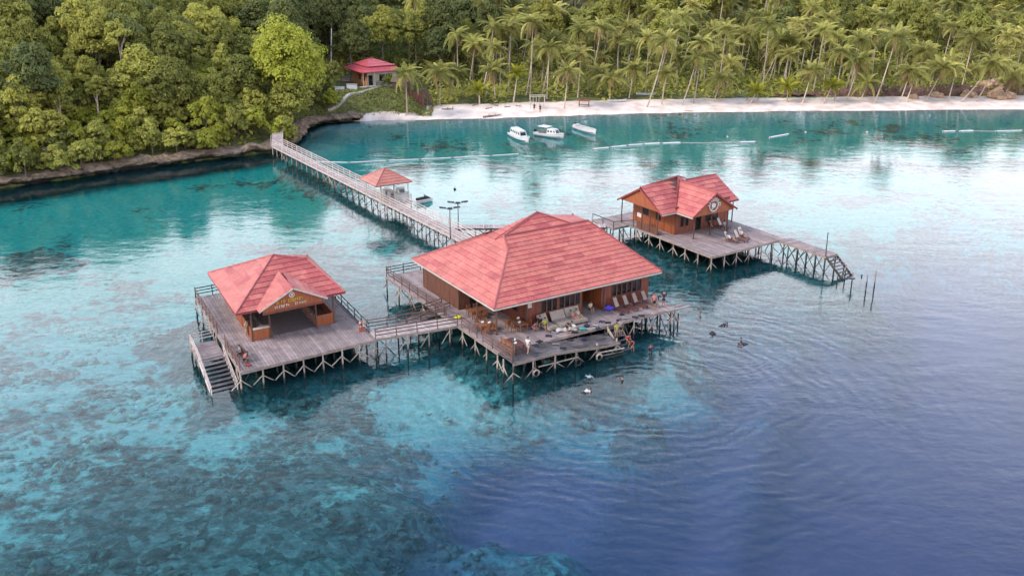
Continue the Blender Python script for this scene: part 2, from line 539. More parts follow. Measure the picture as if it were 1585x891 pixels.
def bake_person(J):
    names = list(J)
    pts = [J[k] for k in names]
    ed = [(names.index(a), names.index(b)) for a, b in BONES]
    for s_ in 'LR':                                # four fingers and a thumb on each palm
        pw, pp_ = Vector(J['wrist' + s_][:3]), Vector(J['palm' + s_][:3])
        d = (pp_ - pw).normalized()
        sd = d.cross(Vector((0, 0, 1) if abs(d.z) < .8 else (1, 0, 0))).normalized()
        for k, (o, l) in enumerate(((-.03, .075), (-.01, .09), (.01, .085), (.03, .07), (.045, .05))):
            tip = pp_ + sd * o * 1.3 + d * (l if k < 4 else .03) + Vector((0, -.012, 0))
            pts.append((tip.x, tip.y, tip.z, .009))
            ed.append((names.index('palm' + s_), len(pts) - 1))
    body = grow(pts, ed, names.index('pelvis'))
    def sub(keys, cuts, extra, root):
        P, E = [], []
        idx = {}
        for k in keys:
            idx[k] = len(P); P.append((*J[k][:3], J[k][3] + extra))
        for a, b, t in cuts:
            v = Vector(J[a][:3]).lerp(Vector(J[b][:3]), t)
            P.append((*v, J[a][3] * (1 - t) + J[b][3] * t + extra)); E.append((idx[a], len(P) - 1))
        for a, b in BONES:
            if a in idx and b in idx: E.append((idx[a], idx[b]))
        return grow(P, E, idx[root])
    shirt = sub(['pelvis', 'spine', 'chest', 'shoulderL', 'shoulderR'], [('shoulderL', 'elbowL', .6), ('shoulderR', 'elbowR', .6)], .022, 'spine')
    shorts = sub(['pelvis', 'hipL', 'hipR'], [('hipL', 'kneeL', .8), ('hipR', 'kneeR', .8), ('pelvis', 'spine', .35)], .026, 'pelvis')
    h, jw = Vector(J['head'][:3]), Vector(J['jaw'][:3])
    up = (h - jw).normalized()
    hair = MB().ball(h + up * .035 + Vector((0, .022, 0)), (.10, .105, .085), 10, 7).mesh('hair', M_HAIR)
    return body, shirt, shorts, hair
SIT = dict(hip=(.09, -.02, .50), knee=(.12, -.42, .50), ankle=(.12, -.44, .10), toe=(.12, -.60, .05))
def shift(J, dz, dy=0):
    return {k: (v[0], v[1] + dy, v[2] + dz, v[3]) for k, v in J.items()}
def upper(dz, lean=0.0, z0=.93):
    o = {}
    for k in list(BASE) + ['shoulderL', 'shoulderR', 'elbowL', 'elbowR', 'wristL', 'wristR', 'palmL', 'palmR']:
        v = BASE.get(k) or LIMB[k[:-1]]
        x = -v[0] if k.endswith('R') else v[0]
        hh = v[2] - z0
        o[k] = (x, v[1] - math.sin(lean) * hh, z0 + dz + math.cos(lean) * hh)
    return o
POSES = {}
POSES['stand'] = pose()
POSES['walk'] = pose(dict(kneeL=(.09, -.16, .50), ankleL=(.10, -.22, .10), toeL=(.10, -.36, .06), kneeR=(-.09, .05, .49), ankleR=(-.10, .24, .13), toeR=(-.10, .12, .04), elbowL=(.22, .12, 1.12), wristL=(.22, .1, .90), palmL=(.22, .08, .82), elbowR=(-.22, -.06, 1.12), wristR=(-.20, -.2, .95), palmR=(-.19, -.25, .9)))
POSES['akimbo'] = pose(None, dict(elbow=(.36, .08, 1.14), wrist=(.20, -.04, 1.0), palm=(.15, -.08, .97)))
o_ = upper(0, .95)
o_.update(wristL=(.16, -.62, .72), palmL=(.14, -.66, .65), wristR=(-.16, -.62, .72), palmR=(-.14, -.66, .65))
POSES['bend'] = pose(o_, dict(knee=(.10, -.10, .50), ankle=(.11, .0, .09), toe=(.12, -.15, .035)))
o_ = upper(-.43, .12)
POSES['sit'] = pose({**o_, **{k + s: ((1 if s == 'L' else -1) * v[0], v[1], v[2]) for k, v in SIT.items() for s in 'LR'}, **{'wristL': (.16, -.34, .60), 'palmL': (.13, -.40, .57), 'wristR': (-.16, -.34, .60), 'palmR': (-.13, -.40, .57)}})
o_ = upper(-.62, .55)
POSES['crouch'] = pose({**o_, **{'hipL': (.10, 0, .27), 'hipR': (-.10, 0, .27), 'kneeL': (.17, -.36, .50), 'kneeR': (-.17, -.36, .50), 'ankleL': (.14, -.12, .09), 'ankleR': (-.14, -.12, .09), 'toeL': (.16, -.28, .035), 'toeR': (-.16, -.28, .035), 'wristL': (.14, -.55, .35), 'palmL': (.13, -.58, .29), 'wristR': (-.14, -.55, .35), 'palmR': (-.13, -.58, .29)}})
o_ = upper(-.60, -.75)
POSES['recline'] = pose({**o_, **{'hipL': (.09, -.02, .32), 'hipR': (-.09, -.02, .32), 'kneeL': (.11, -.40, .48), 'kneeR': (-.11, -.42, .38), 'ankleL': (.11, -.68, .20), 'ankleR': (-.11, -.82, .24), 'toeL': (.11, -.80, .28), 'toeR': (-.11, -.92, .33), 'wristL': (.28, -.08, .42), 'palmL': (.26, -.14, .40), 'wristR': (-.28, -.08, .42), 'palmR': (-.26, -.14, .40)}})
o_ = upper(-.93, 1.45)
POSES['swim'] = pose({**o_, **{'head': (0, -.73, .12), 'jaw': (0, -.66, .04), 'neck': (0, -.54, 0), 'hipL': (.09, .06, -.05), 'hipR': (-.09, .06, -.05), 'kneeL': (.12, .46, -.10), 'kneeR': (-.12, .46, -.16), 'ankleL': (.13, .86, -.06), 'ankleR': (-.13, .84, -.22), 'toeL': (.13, 1.02, -.08), 'toeR': (-.13, 1.0, -.26),
    'elbowL': (.42, -.55, .0), 'wristL': (.36, -.78, .02), 'palmL': (.34, -.86, .0), 'elbowR': (-.36, -.25, -.02), 'wristR': (-.40, -.02, -.06), 'palmR': (-.40, .06, -.08)}})
POSES['float'] = shift(pose(None, dict(elbow=(.42, -.08, 1.24), wrist=(.62, -.2, 1.30), palm=(.69, -.23, 1.30))), -1.36)
BODY = {k: bake_person(v) for k, v in POSES.items()}
def person(pz, loc, rz, shirt, shorts, label, group=None, skin=0, hair=None, s=1.0):
    b_, sh_, so_, ha_ = BODY[pz]
    t = thing('person', loc, label, 'person', group, rz)
    Mx = WM[t.name] @ Matrix.Diagonal((s, s, s, 1))
    def part(name, me, m):
        k = (me.name, m.name)
        if k not in _UNIT:
            c = me.copy(); c.materials.clear(); c.materials.append(m); _UNIT[k] = c
        return piece(name, _UNIT[k], t, Mx)
    part('body', b_, SKINS[skin])
    if shirt: part('shirt', sh_, cloth(*shirt))
    if shorts: part('shorts', so_, cloth(*shorts))
    part('hair', ha_, hair or M_HAIR)
    return t

# ------------------------------------------------------------------ the lie of the land
def smooth(x, a, b):
    t = np.clip((x - a) / (b - a), 0, 1)
    return t * t * (3 - 2 * t)
def sdist(px, py, poly):
    """signed distance, positive inside the polygon"""
    px, py = np.asarray(px, float), np.asarray(py, float)
    best = np.full(px.shape, 1e9)
    ins = np.zeros(px.shape, bool)
    n = len(poly)
    for i in range(n):
        x0, y0 = poly[i]
        x1, y1 = poly[(i + 1) % n]
        dx, dy = x1 - x0, y1 - y0
        t = np.clip(((px - x0) * dx + (py - y0) * dy) / (dx * dx + dy * dy), 0, 1)
        best = np.minimum(best, np.hypot(px - x0 - t * dx, py - y0 - t * dy))
        c = ((y0 > py) != (y1 > py)) & (px < (x1 - x0) * (py - y0) / (y1 - y0 + 1e-12) + x0)
        ins ^= c
    return np.where(ins, best, -best)
CLIFF = [(-300, -10), (-130, 108), (-95, 137), (-78.8, 149.5), (-71, 156), (-63.6, 162.5), (-54, 169), (-47.5, 172.8), (-43.3, 175.5), (-40.6, 181), (-40.4, 190), (-41.5, 198), (-39, 203.5)]
BEACH = [(-33, 205.8), (-25.8, 207), (-4.4, 209.3), (12, 212.5), (28.9, 215.5), (60, 218), (112.5, 220.3), (180, 224), (320, 232)]
LAND = CLIFF + BEACH + [(320, 700), (-300, 700)]
_e = [un(760, 891), un(690, 800), un(670, 720), un(720, 650), un(960, 560), un(1070, 490), un(1130, 445), un(1330, 405), un(1585, 345)]
DEEP = [(-2, -60), (0, 30)] + [(p.x, p.y) for p in _e] + [(230, 150), (330, 160), (330, -60)]

def fbm(x, y, s, seed=0.0, o=3):
    v = np.zeros(np.shape(x))
    a = 1.0
    for k in range(o):
        v += a * (np.sin(x * s * 1.13 + y * s * 0.71 + seed * 3.1 + k) * np.cos(y * s * 1.37 - x * s * 0.53 + seed * 1.7 + 2 * k))
        s *= 2.07
        a *= 0.5
    return v
def ground_h(x, y):
    x, y = np.asarray(x, float), np.asarray(y, float)
    d = sdist(x, y, LAND)
    wl = 1 - smooth(x, -47, -36)
    left = np.where(d < 0, d * 9.0 - 1.2, 1.5 * smooth(d, -0.2, 1.6) + 1.6 * smooth(d, 3, 9) + np.clip(d - 13, 0, 200) * 0.30 + fbm(x, y, 0.12) * 0.5 * smooth(d, 2, 20))
    wh = smooth(x, -50, -43) * (1 - smooth(x, -23.5, -17))
    beach = np.where(d < 0, d * 0.9 - 0.05, 0.105 * np.clip(d, 0, 14) + np.clip(d - 34, 0, 300) * 0.17 + fbm(x, y, 0.09, 2.0) * 0.25 * smooth(d, 6, 25))
    terrace = 4.6 * smooth(d, 0.8, 8.5) * wh
    beach = np.maximum(beach, np.where(d > 0, beach * 0.3 + terrace, beach))
    return left * wl + beach * (1 - wl)
def gz(x, y):
    return float(ground_h(np.array([x]), np.array([y]))[0])

def grid_mesh(name, xs, ys, zf, m, keep=None):
    X, Y = np.meshgrid(xs, ys)
    Z = zf(X, Y)
    nx, ny = len(xs), len(ys)
    co = np.stack([X, Y, Z], -1).reshape(-1, 3)
    i = np.arange(nx * ny).reshape(ny, nx)
    f = np.stack([i[:-1, :-1], i[:-1, 1:], i[1:, 1:], i[1:, :-1]], -1).reshape(-1, 4)
    me = bpy.data.meshes.new(name)
    me.vertices.add(len(co)); me.vertices.foreach_set('co', co.ravel())
    me.loops.add(f.size); me.loops.foreach_set('vertex_index', f.ravel())
    me.polygons.add(len(f))
    me.polygons.foreach_set('loop_start', np.arange(0, f.size, 4))
    me.polygons.foreach_set('use_smooth', np.ones(len(f), bool))
    me.update(calc_edges=True)
    me.materials.append(m)
    return link(bpy.data.objects.new(name, me))
def quads_mesh(name, co, m, parent=None, kind=None):
    """co: (n,4,3) free leaf faces"""
    n = len(co)
    me = bpy.data.meshes.new(name)
    me.vertices.add(n * 4); me.vertices.foreach_set('co', np.ascontiguousarray(co, np.float32).ravel())
    me.loops.add(n * 4); me.loops.foreach_set('vertex_index', np.arange(n * 4))
    me.polygons.add(n); me.polygons.foreach_set('loop_start', np.arange(0, n * 4, 4))
    me.update(calc_edges=True)
    me.materials.append(m)
    return me

# ground: sand at the shore, leaf litter and low green inland
m, N, L = new_mat('sand_and_forest_floor')
out = N.new('ShaderNodeOutputMaterial'); p = N.new('ShaderNodeBsdfPrincipled'); L.new(p.outputs[0], out.inputs[0])
p.inputs['Roughness'].default_value = 0.95; p.inputs['Specular IOR Level'].default_value = 0.1
at = N.new('ShaderNodeAttribute'); at.attribute_name = 'forest'
geo = N.new('ShaderNodeNewGeometry')
n1 = N.new('ShaderNodeTexNoise'); n1.inputs['Scale'].default_value = 0.35; n1.inputs['Detail'].default_value = 8; L.new(geo.outputs['Position'], n1.inputs[0])
ad = N.new('ShaderNodeMath'); ad.operation = 'MULTIPLY_ADD'; L.new(n1.outputs[0], ad.inputs[0]); ad.inputs[1].default_value = 0.9; L.new(at.outputs['Fac'], ad.inputs[2])
mr = N.new('ShaderNodeMapRange'); mr.inputs[1].default_value = 0.85; mr.inputs[2].default_value = 1.02; L.new(ad.outputs[0], mr.inputs[0])
sr = N.new('ShaderNodeValToRGB'); L.new(n1.outputs[0], sr.inputs[0])
sr.color_ramp.elements[0].color = (0.42, 0.325, 0.285, 1); sr.color_ramp.elements[0].position = 0.35
sr.color_ramp.elements[1].color = (0.57, 0.465, 0.415, 1); sr.color_ramp.elements[1].position = 0.6
fr = N.new('ShaderNodeValToRGB'); n2 = N.new('ShaderNodeTexNoise'); n2.inputs['Scale'].default_value = 0.8; n2.inputs['Detail'].default_value = 8; L.new(geo.outputs['Position'], n2.inputs[0]); L.new(n2.outputs[0], fr.inputs[0])
fr.color_ramp.elements[0].color = (0.055, 0.055, 0.024, 1); fr.color_ramp.elements[0].position = 0.35
fr.color_ramp.elements[1].color = (0.13, 0.135, 0.045, 1); fr.color_ramp.elements[1].position = 0.68
mx = N.new('ShaderNodeMix'); mx.data_type = 'RGBA'; L.new(mr.outputs[0], mx.inputs[0]); L.new(sr.outputs[0], mx.inputs[6]); L.new(fr.outputs[0], mx.inputs[7])
L.new(mx.outputs[2], p.inputs['Base Color'])
b = N.new('ShaderNodeBump'); b.inputs['Strength'].default_value = 0.5; b.inputs['Distance'].default_value = 0.3; L.new(n2.outputs[0], b.inputs['Height']); L.new(b.outputs[0], p.inputs['Normal'])
M_GROUND = m
xs = np.concatenate([np.arange(-300, -120, 12.0), np.arange(-120, 170, 1.6), np.arange(170, 330, 12.0)])
ys = np.concatenate([np.arange(-20, 120, 12.0), np.arange(120, 330, 1.6), np.arange(330, 700, 14.0)])
ground = grid_mesh('ground', xs, ys, lambda X, Y: np.where(sdist(X, Y, LAND) < -6, -30, ground_h(X, Y)) - 0.02, M_GROUND)
tag(ground, kind='structure')
def forest_mask(x, y):
    d = sdist(x, y, LAND)
    wl = 1 - smooth(x, -47, -40)
    return np.clip(smooth(d, -5, -3) * wl + (1 - wl) * np.maximum(np.maximum(smooth(d, 9.5, 13.5), smooth(d, -2, -.5) * (1 - smooth(x, -35, -30))), smooth(d, 2.0, 4.5) * (1 - smooth(x, -19.5, -17))), 0, 1)
co = np.empty(len(ground.data.vertices) * 3); ground.data.vertices.foreach_get('co', co); co = co.reshape(-1, 3)
fa = ground.data.attributes.new('forest', 'FLOAT', 'POINT'); fa.data.foreach_set('value', forest_mask(co[:, 0], co[:, 1]))

# seabed: reef flat with sand pools, then the drop-off
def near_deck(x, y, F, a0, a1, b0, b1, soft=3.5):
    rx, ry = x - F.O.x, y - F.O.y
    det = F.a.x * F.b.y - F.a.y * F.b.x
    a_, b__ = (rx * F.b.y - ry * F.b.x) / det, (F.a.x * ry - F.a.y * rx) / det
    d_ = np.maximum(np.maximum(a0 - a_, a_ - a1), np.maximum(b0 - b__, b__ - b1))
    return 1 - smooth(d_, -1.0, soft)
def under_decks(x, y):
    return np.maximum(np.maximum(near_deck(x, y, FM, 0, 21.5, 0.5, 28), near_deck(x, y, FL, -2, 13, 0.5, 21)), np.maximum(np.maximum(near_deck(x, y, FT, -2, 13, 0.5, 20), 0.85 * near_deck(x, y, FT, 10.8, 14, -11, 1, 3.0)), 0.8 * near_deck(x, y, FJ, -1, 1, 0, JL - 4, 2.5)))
def bed_h(x, y):
    dd = sdist(x, y, DEEP) + fbm(x, y, 0.10, 5.0) * 5.5 + fbm(x, y, 0.31, 7.0) * 2.6
    sh = -sdist(x, y, LAND)
    dep = 2.3 + 0.5 * fbm(x, y, 0.05, 1.0) + 14.0 * smooth(dd, -14, 34)
    wl = 1 - smooth(x, -47, -36)
    dep = np.minimum(dep, np.clip(sh, 0, 999) * (0.11 + 0.50 * wl) + 0.08 + 2.0 * wl)
    # the reef stands highest where the pilings were driven
    ud = under_decks(x, y)
    ud2 = near_deck(x, y, FT, 10.8, 14, -11, 1, 3.5)
    dep = np.minimum(dep, dep * (1 - ud) + 0.75 * ud)
    dep = np.minimum(dep, dep * (1 - ud2) + 1.2 * ud2)
    return -dep + fbm(x, y, 0.45, 3.0) * 0.10 * smooth(sh, 2, 12)
m, N, L = new_mat('reef_and_sand_seabed')
out = N.new('ShaderNodeOutputMaterial'); p = N.new('ShaderNodeBsdfPrincipled'); L.new(p.outputs[0], out.inputs[0])
p.inputs['Roughness'].default_value = 1.0; p.inputs['Specular IOR Level'].default_value = 0.0
geo = N.new('ShaderNodeNewGeometry'); sx = N.new('ShaderNodeSeparateXYZ'); L.new(geo.outputs['Position'], sx.inputs[0])
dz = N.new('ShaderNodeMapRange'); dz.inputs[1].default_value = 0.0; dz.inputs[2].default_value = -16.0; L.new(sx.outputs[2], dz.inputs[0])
rp = N.new('ShaderNodeValToRGB'); L.new(dz.outputs[0], rp.inputs[0])  # the water's depth tint is painted into the bed colour
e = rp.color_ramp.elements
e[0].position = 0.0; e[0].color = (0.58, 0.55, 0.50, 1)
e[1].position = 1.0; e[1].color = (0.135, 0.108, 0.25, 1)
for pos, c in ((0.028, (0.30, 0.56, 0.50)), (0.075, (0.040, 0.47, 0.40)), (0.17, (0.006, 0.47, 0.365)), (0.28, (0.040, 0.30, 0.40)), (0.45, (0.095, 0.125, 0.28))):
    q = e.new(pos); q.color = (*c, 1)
na = N.new('ShaderNodeTexNoise'); na.inputs['Scale'].default_value = 0.07; na.inputs['Detail'].default_value = 3; L.new(geo.outputs['Position'], na.inputs[0])
nb = N.new('ShaderNodeTexNoise'); nb.inputs['Scale'].default_value = 0.20; nb.inputs['Detail'].default_value = 14; nb.inputs['Roughness'].default_value = 0.76; nb.inputs['Distortion'].default_value = 0.12; L.new(geo.outputs['Position'], nb.inputs[0])
vo = N.new('ShaderNodeTexVoronoi'); vo.inputs['Scale'].default_value = 0.85; vo.inputs['Randomness'].default_value = 1.0; L.new(geo.outputs['Position'], vo.inputs[0])
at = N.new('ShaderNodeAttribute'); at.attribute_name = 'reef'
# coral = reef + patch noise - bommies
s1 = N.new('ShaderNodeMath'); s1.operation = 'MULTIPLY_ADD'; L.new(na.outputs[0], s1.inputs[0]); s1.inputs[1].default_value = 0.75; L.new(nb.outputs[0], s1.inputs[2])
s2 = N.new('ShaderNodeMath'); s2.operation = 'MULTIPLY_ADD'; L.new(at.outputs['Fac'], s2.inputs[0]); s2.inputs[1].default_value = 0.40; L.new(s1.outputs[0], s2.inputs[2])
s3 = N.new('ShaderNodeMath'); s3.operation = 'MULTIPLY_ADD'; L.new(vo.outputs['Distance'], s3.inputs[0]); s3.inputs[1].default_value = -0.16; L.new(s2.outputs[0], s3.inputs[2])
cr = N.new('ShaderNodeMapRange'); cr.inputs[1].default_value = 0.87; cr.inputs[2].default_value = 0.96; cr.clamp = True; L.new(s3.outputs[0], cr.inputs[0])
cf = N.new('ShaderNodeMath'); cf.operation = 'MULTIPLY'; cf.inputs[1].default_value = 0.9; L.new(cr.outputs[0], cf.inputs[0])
nv = N.new('ShaderNodeTexNoise'); nv.inputs['Scale'].default_value = 1.7; nv.inputs['Detail'].default_value = 8; nv.inputs['Roughness'].default_value = 0.7; L.new(geo.outputs['Position'], nv.inputs[0])
cc = N.new('ShaderNodeValToRGB'); v2 = N.new('ShaderNodeTexVoronoi'); v2.inputs['Scale'].default_value = 1.15; L.new(geo.outputs['Position'], v2.inputs[0])
vs2 = N.new('ShaderNodeSeparateColor'); L.new(v2.outputs['Color'], vs2.inputs[0])
vm = N.new('ShaderNodeMath'); vm.operation = 'MULTIPLY_ADD'; L.new(vs2.outputs[0], vm.inputs[0]); vm.inputs[1].default_value = 0.42; vm2 = N.new('ShaderNodeMath'); vm2.operation = 'MULTIPLY_ADD'; L.new(nv.outputs[0], vm2.inputs[0]); vm2.inputs[1].default_value = 0.9; vm2.inputs[2].default_value = -0.15; L.new(vm2.outputs[0], vm.inputs[2])
L.new(vm.outputs[0], cc.inputs[0])
cc.color_ramp.elements[0].position = 0.35; cc.color_ramp.elements[0].color = (0.006, 0.022, 0.026, 1)
cc.color_ramp.elements[1].position = 0.80; cc.color_ramp.elements[1].color = (0.085, 0.225, 0.225, 1)
# the water's blue is painted into the deeper coral
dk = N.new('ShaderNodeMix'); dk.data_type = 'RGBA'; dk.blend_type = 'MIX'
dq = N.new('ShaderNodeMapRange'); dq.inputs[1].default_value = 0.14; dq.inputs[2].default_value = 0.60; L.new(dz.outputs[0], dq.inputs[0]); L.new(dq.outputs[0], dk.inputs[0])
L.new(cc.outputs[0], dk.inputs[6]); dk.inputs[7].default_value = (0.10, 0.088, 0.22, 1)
pa = N.new('ShaderNodeAttribute'); pa.attribute_name = 'pale'
pm_ = N.new('ShaderNodeMix'); pm_.data_type = 'RGBA'; L.new(pa.outputs['Fac'], pm_.inputs[0]); L.new(rp.outputs[0], pm_.inputs[6]); pm_.inputs[7].default_value = (0.22, 0.57, 0.56, 1)
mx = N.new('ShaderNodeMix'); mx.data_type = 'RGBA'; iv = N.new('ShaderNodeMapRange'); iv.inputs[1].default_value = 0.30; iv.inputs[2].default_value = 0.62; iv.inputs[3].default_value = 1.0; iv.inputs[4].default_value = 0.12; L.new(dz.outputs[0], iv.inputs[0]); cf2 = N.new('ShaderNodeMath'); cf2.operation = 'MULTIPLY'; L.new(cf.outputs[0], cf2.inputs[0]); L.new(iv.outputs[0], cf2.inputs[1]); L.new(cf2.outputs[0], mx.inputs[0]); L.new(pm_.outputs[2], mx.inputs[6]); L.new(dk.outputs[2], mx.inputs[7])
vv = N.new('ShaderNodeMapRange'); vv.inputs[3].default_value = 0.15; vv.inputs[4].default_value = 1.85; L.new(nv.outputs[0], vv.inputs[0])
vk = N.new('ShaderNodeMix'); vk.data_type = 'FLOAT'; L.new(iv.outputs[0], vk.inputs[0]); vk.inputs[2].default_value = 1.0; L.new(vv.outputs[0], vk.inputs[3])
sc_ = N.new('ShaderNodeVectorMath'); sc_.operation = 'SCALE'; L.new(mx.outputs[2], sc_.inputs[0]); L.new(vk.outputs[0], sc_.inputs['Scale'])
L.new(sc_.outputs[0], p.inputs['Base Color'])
bb = N.new('ShaderNodeBump'); bb.inputs['Strength'].default_value = 0.8; bb.inputs['Distance'].default_value = 0.35; L.new(nb.outputs[0], bb.inputs['Height']); L.new(bb.outputs[0], p.inputs['Normal'])
M_BED = m
xs = np.concatenate([np.arange(-300, -110, 10.0), np.arange(-110, 150, 1.3), np.arange(150, 330, 10.0)])
ys = np.concatenate([np.arange(-60, 40, 10.0), np.arange(40, 236, 1.3)])
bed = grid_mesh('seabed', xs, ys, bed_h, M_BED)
tag(bed, kind='structure')
# shade under the decks is painted into the bed as dark coral tone; a denser bank lies in front of the left deck
def bed_attrs(me):
    co = np.empty(len(me.vertices) * 3); me.vertices.foreach_get('co', co); co = co.reshape(-1, 3)
    X, Y = co[:, 0], co[:, 1]
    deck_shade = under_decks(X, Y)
    reef = 0.23 + 0.16 * (1 - smooth(Y, 60, 84)) - 0.26 * smooth(Y, 108, 140) + 0.42 * np.exp(-((X + 13) ** 2 / 130 + (Y - 62) ** 2 / 70.0)) + 0.25 * np.exp(-((X + 30) ** 2 / 60 + (Y - 66) ** 2 / 30.0)) + 0.75 * deck_shade + 0.34 * smooth(X, -32, -12) * smooth(Y, 92, 104) * (1 - smooth(Y, 168, 192)) + 0.22 * np.exp(-((X - 15) ** 2 / 700 + (Y - 108) ** 2 / 260.0)) + 0.18 * smooth(X, 20, 70) * smooth(Y, 150, 190) * (1 - smooth(Y, 205, 213))  # the deck term paints in the shade below the platforms
    pale = 0.75 * (1 - smooth(Y, 84, 118)) * smooth(co[:, 2], -6.5, -3.2)
    for nm, v in (('reef', np.clip(reef, -0.3, 1)), ('pale', np.clip(pale, 0, 1))):
        at_ = me.attributes.new(nm, 'FLOAT', 'POINT'); at_.data.foreach_set('value', v)
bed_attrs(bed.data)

# sea surface
m, N, L = new_mat('sea_water')
out = N.new('ShaderNodeOutputMaterial')
geo = N.new('ShaderNodeNewGeometry')
def wnoise(sc, scale, det, rough=0.55, rot=0.0, dist=0.0):
    mp = N.new('ShaderNodeMapping'); mp.inputs['Scale'].default_value = sc; mp.inputs['Rotation'].default_value = (0, 0, rot)
    L.new(geo.outputs['Position'], mp.inputs[0])
    n = N.new('ShaderNodeTexNoise'); n.inputs['Scale'].default_value = scale; n.inputs['Detail'].default_value = det; n.inputs['Roughness'].default_value = rough; n.inputs['Distortion'].default_value = dist
    L.new(mp.outputs[0], n.inputs[0]); return n.outputs[0]
def wmath(op, a, b_, c=None):
    k = N.new('ShaderNodeMath'); k.operation = op
    for i, v in enumerate((a, b_, c)):
        if v is None: continue
        if isinstance(v, (int, float)): k.inputs[i].default_value = v
        else: L.new(v, k.inputs[i])
    return k.outputs[0]
def rings(cx, cy, wl, near, far, amp):
    """wake rings spreading from one spot where people are in the water"""
    sub = N.new('ShaderNodeVectorMath'); sub.operation = 'SUBTRACT'; L.new(geo.outputs['Position'], sub.inputs[0]); sub.inputs[1].default_value = (cx, cy, 0)
    ln = N.new('ShaderNodeVectorMath'); ln.operation = 'LENGTH'; L.new(sub.outputs[0], ln.inputs[0])
    ds = ln.outputs['Value']
    wob = wmath('MULTIPLY_ADD', wnoise((1, 1, 1), 0.13, 3, 0.6), 6.5, ds)
    s = wmath('SINE', wmath('MULTIPLY', wob, 2 * math.pi / wl), 0.0)
    f1 = N.new('ShaderNodeMapRange'); f1.interpolation_type = 'SMOOTHSTEP'; f1.inputs[1].default_value = near; f1.inputs[2].default_value = near + 4; L.new(ds, f1.inputs[0])
    f2 = N.new('ShaderNodeMapRange'); f2.interpolation_type = 'SMOOTHSTEP'; f2.inputs[1].default_value = far; f2.inputs[2].default_value = far * 0.45; L.new(ds, f2.inputs[0])
    return wmath('MULTIPLY', s, wmath('MULTIPLY', wmath('MULTIPLY', f1.outputs[0], f2.outputs[0]), amp))
swell = wmath('MULTIPLY', wnoise((0.55, 1.0, 1), 0.5, 3, 0.5, 0.25), 0.060)
rip = wmath('MULTIPLY', wnoise((0.7, 1.0, 1), 1.9, 4, 0.55, -0.2, 0.3), 0.019)
gust = N.new('ShaderNodeMapRange'); gust.inputs[1].default_value = 0.35; gust.inputs[2].default_value = 0.65; gust.inputs[3].default_value = 0.45; gust.inputs[4].default_value = 1.2
L.new(wnoise((1, 1.6, 1), 0.035, 2), gust.inputs[0])
h = wmath('ADD', swell, rip)
h = wmath('MULTIPLY', h, gust.outputs[0])
_c1 = un(985, 600); _c2 = un(1130, 545)
h = wmath('ADD', h, rings(_c1.x, _c1.y, 1.55, 0.5, 36, 0.0058))
h = wmath('ADD', h, rings(_c2.x, _c2.y, 0.8, 0.3, 8, 0.003))
bp = N.new('ShaderNodeBump'); bp.inputs['Strength'].default_value = 1.0; bp.inputs['Distance'].default_value = 1.0; L.new(h, bp.inputs['Height'])
fres = N.new('ShaderNodeFresnel'); fres.inputs['IOR'].default_value = 1.333; L.new(bp.outputs[0], fres.inputs['Normal'])
gl = N.new('ShaderNodeBsdfGlossy'); gl.inputs['Roughness'].default_value = 0.03; L.new(bp.outputs[0], gl.inputs['Normal'])
tr = N.new('ShaderNodeBsdfTransparent'); tr.inputs[0].default_value = (0.90, 0.965, 0.97, 1)
df = N.new('ShaderNodeBsdfDiffuse'); df.inputs[0].default_value = (0.014, 0.080, 0.095, 1)
body = N.new('ShaderNodeMixShader'); body.inputs[0].default_value = 0.13; L.new(tr.outputs[0], body.inputs[1]); L.new(df.outputs[0], body.inputs[2])
mx = N.new('ShaderNodeMixShader'); _f = wmath('MULTIPLY_ADD', fres.outputs[0], 1.42, -0.045); _c = N.new('ShaderNodeClamp'); L.new(_f, _c.inputs[0]); L.new(_c.outputs[0], mx.inputs[0]); L.new(body.outputs[0], mx.inputs[1]); L.new(gl.outputs[0], mx.inputs[2])
L.new(mx.outputs[0], out.inputs[0])
M_SEA = m
sea = MB().add([(-300, -60, 0), (330, -60, 0), (330, 240, 0), (-300, 240, 0)], [(0, 1, 2, 3)]).build('sea', M_SEA)
tag(sea, kind='structure')

# rocky undercut shore: closed strip following the cliff line
def rock_strip(name, line, step, hgt=1.0):
    pts = []
    for (x0, y0), (x1, y1) in zip(line, line[1:]):
        n = max(2, int(math.hypot(x1 - x0, y1 - y0) / step))
        for i in range(n):
            t = i / n
            pts.append(Vector((x0 + (x1 - x0) * t, y0 + (y1 - y0) * t, 0)))
    pts.append(Vector((*line[-1], 0)))
    prof = [(-3.0, 2.0), (-1.2, 2.75), (0.1, 2.6), (0.75, 2.1), (1.05, 1.6), (0.8, 1.15), (0.1, 0.8), (-0.6, 0.35), (-0.8, -0.2), (-0.2, -1.0), (0.8, -2.2)]
    vs_, fs_ = [], []
    for i, q in enumerate(pts):
        d = (pts[min(i + 1, len(pts) - 1)] - pts[max(i - 1, 0)]).normalized()
        o = Vector((d.y, -d.x, 0))
        for j, (u, z) in enumerate(prof):
            w = q + o * u + Vector((0, 0, z * hgt))
            nz = Vector(mnoise.noise_vector(w * 0.28)) * 0.95 + Vector(mnoise.noise_vector(w * 0.9)) * 0.5 + Vector(mnoise.noise_vector(w * 2.6)) * 0.2
            w += Vector((nz.x, nz.y, nz.z * 0.8 * (0.4 if z < 0.6 else 1)))
            vs_.append(w)
    k = len(prof)
    for i in range(len(pts) - 1):
        for j in range(k - 1):
            a = i * k + j
            fs_.append((a, a + 1, a + 1 + k, a + k))
    return tag(MB().add(vs_, fs_).build(name, M_ROCK), kind='structure')
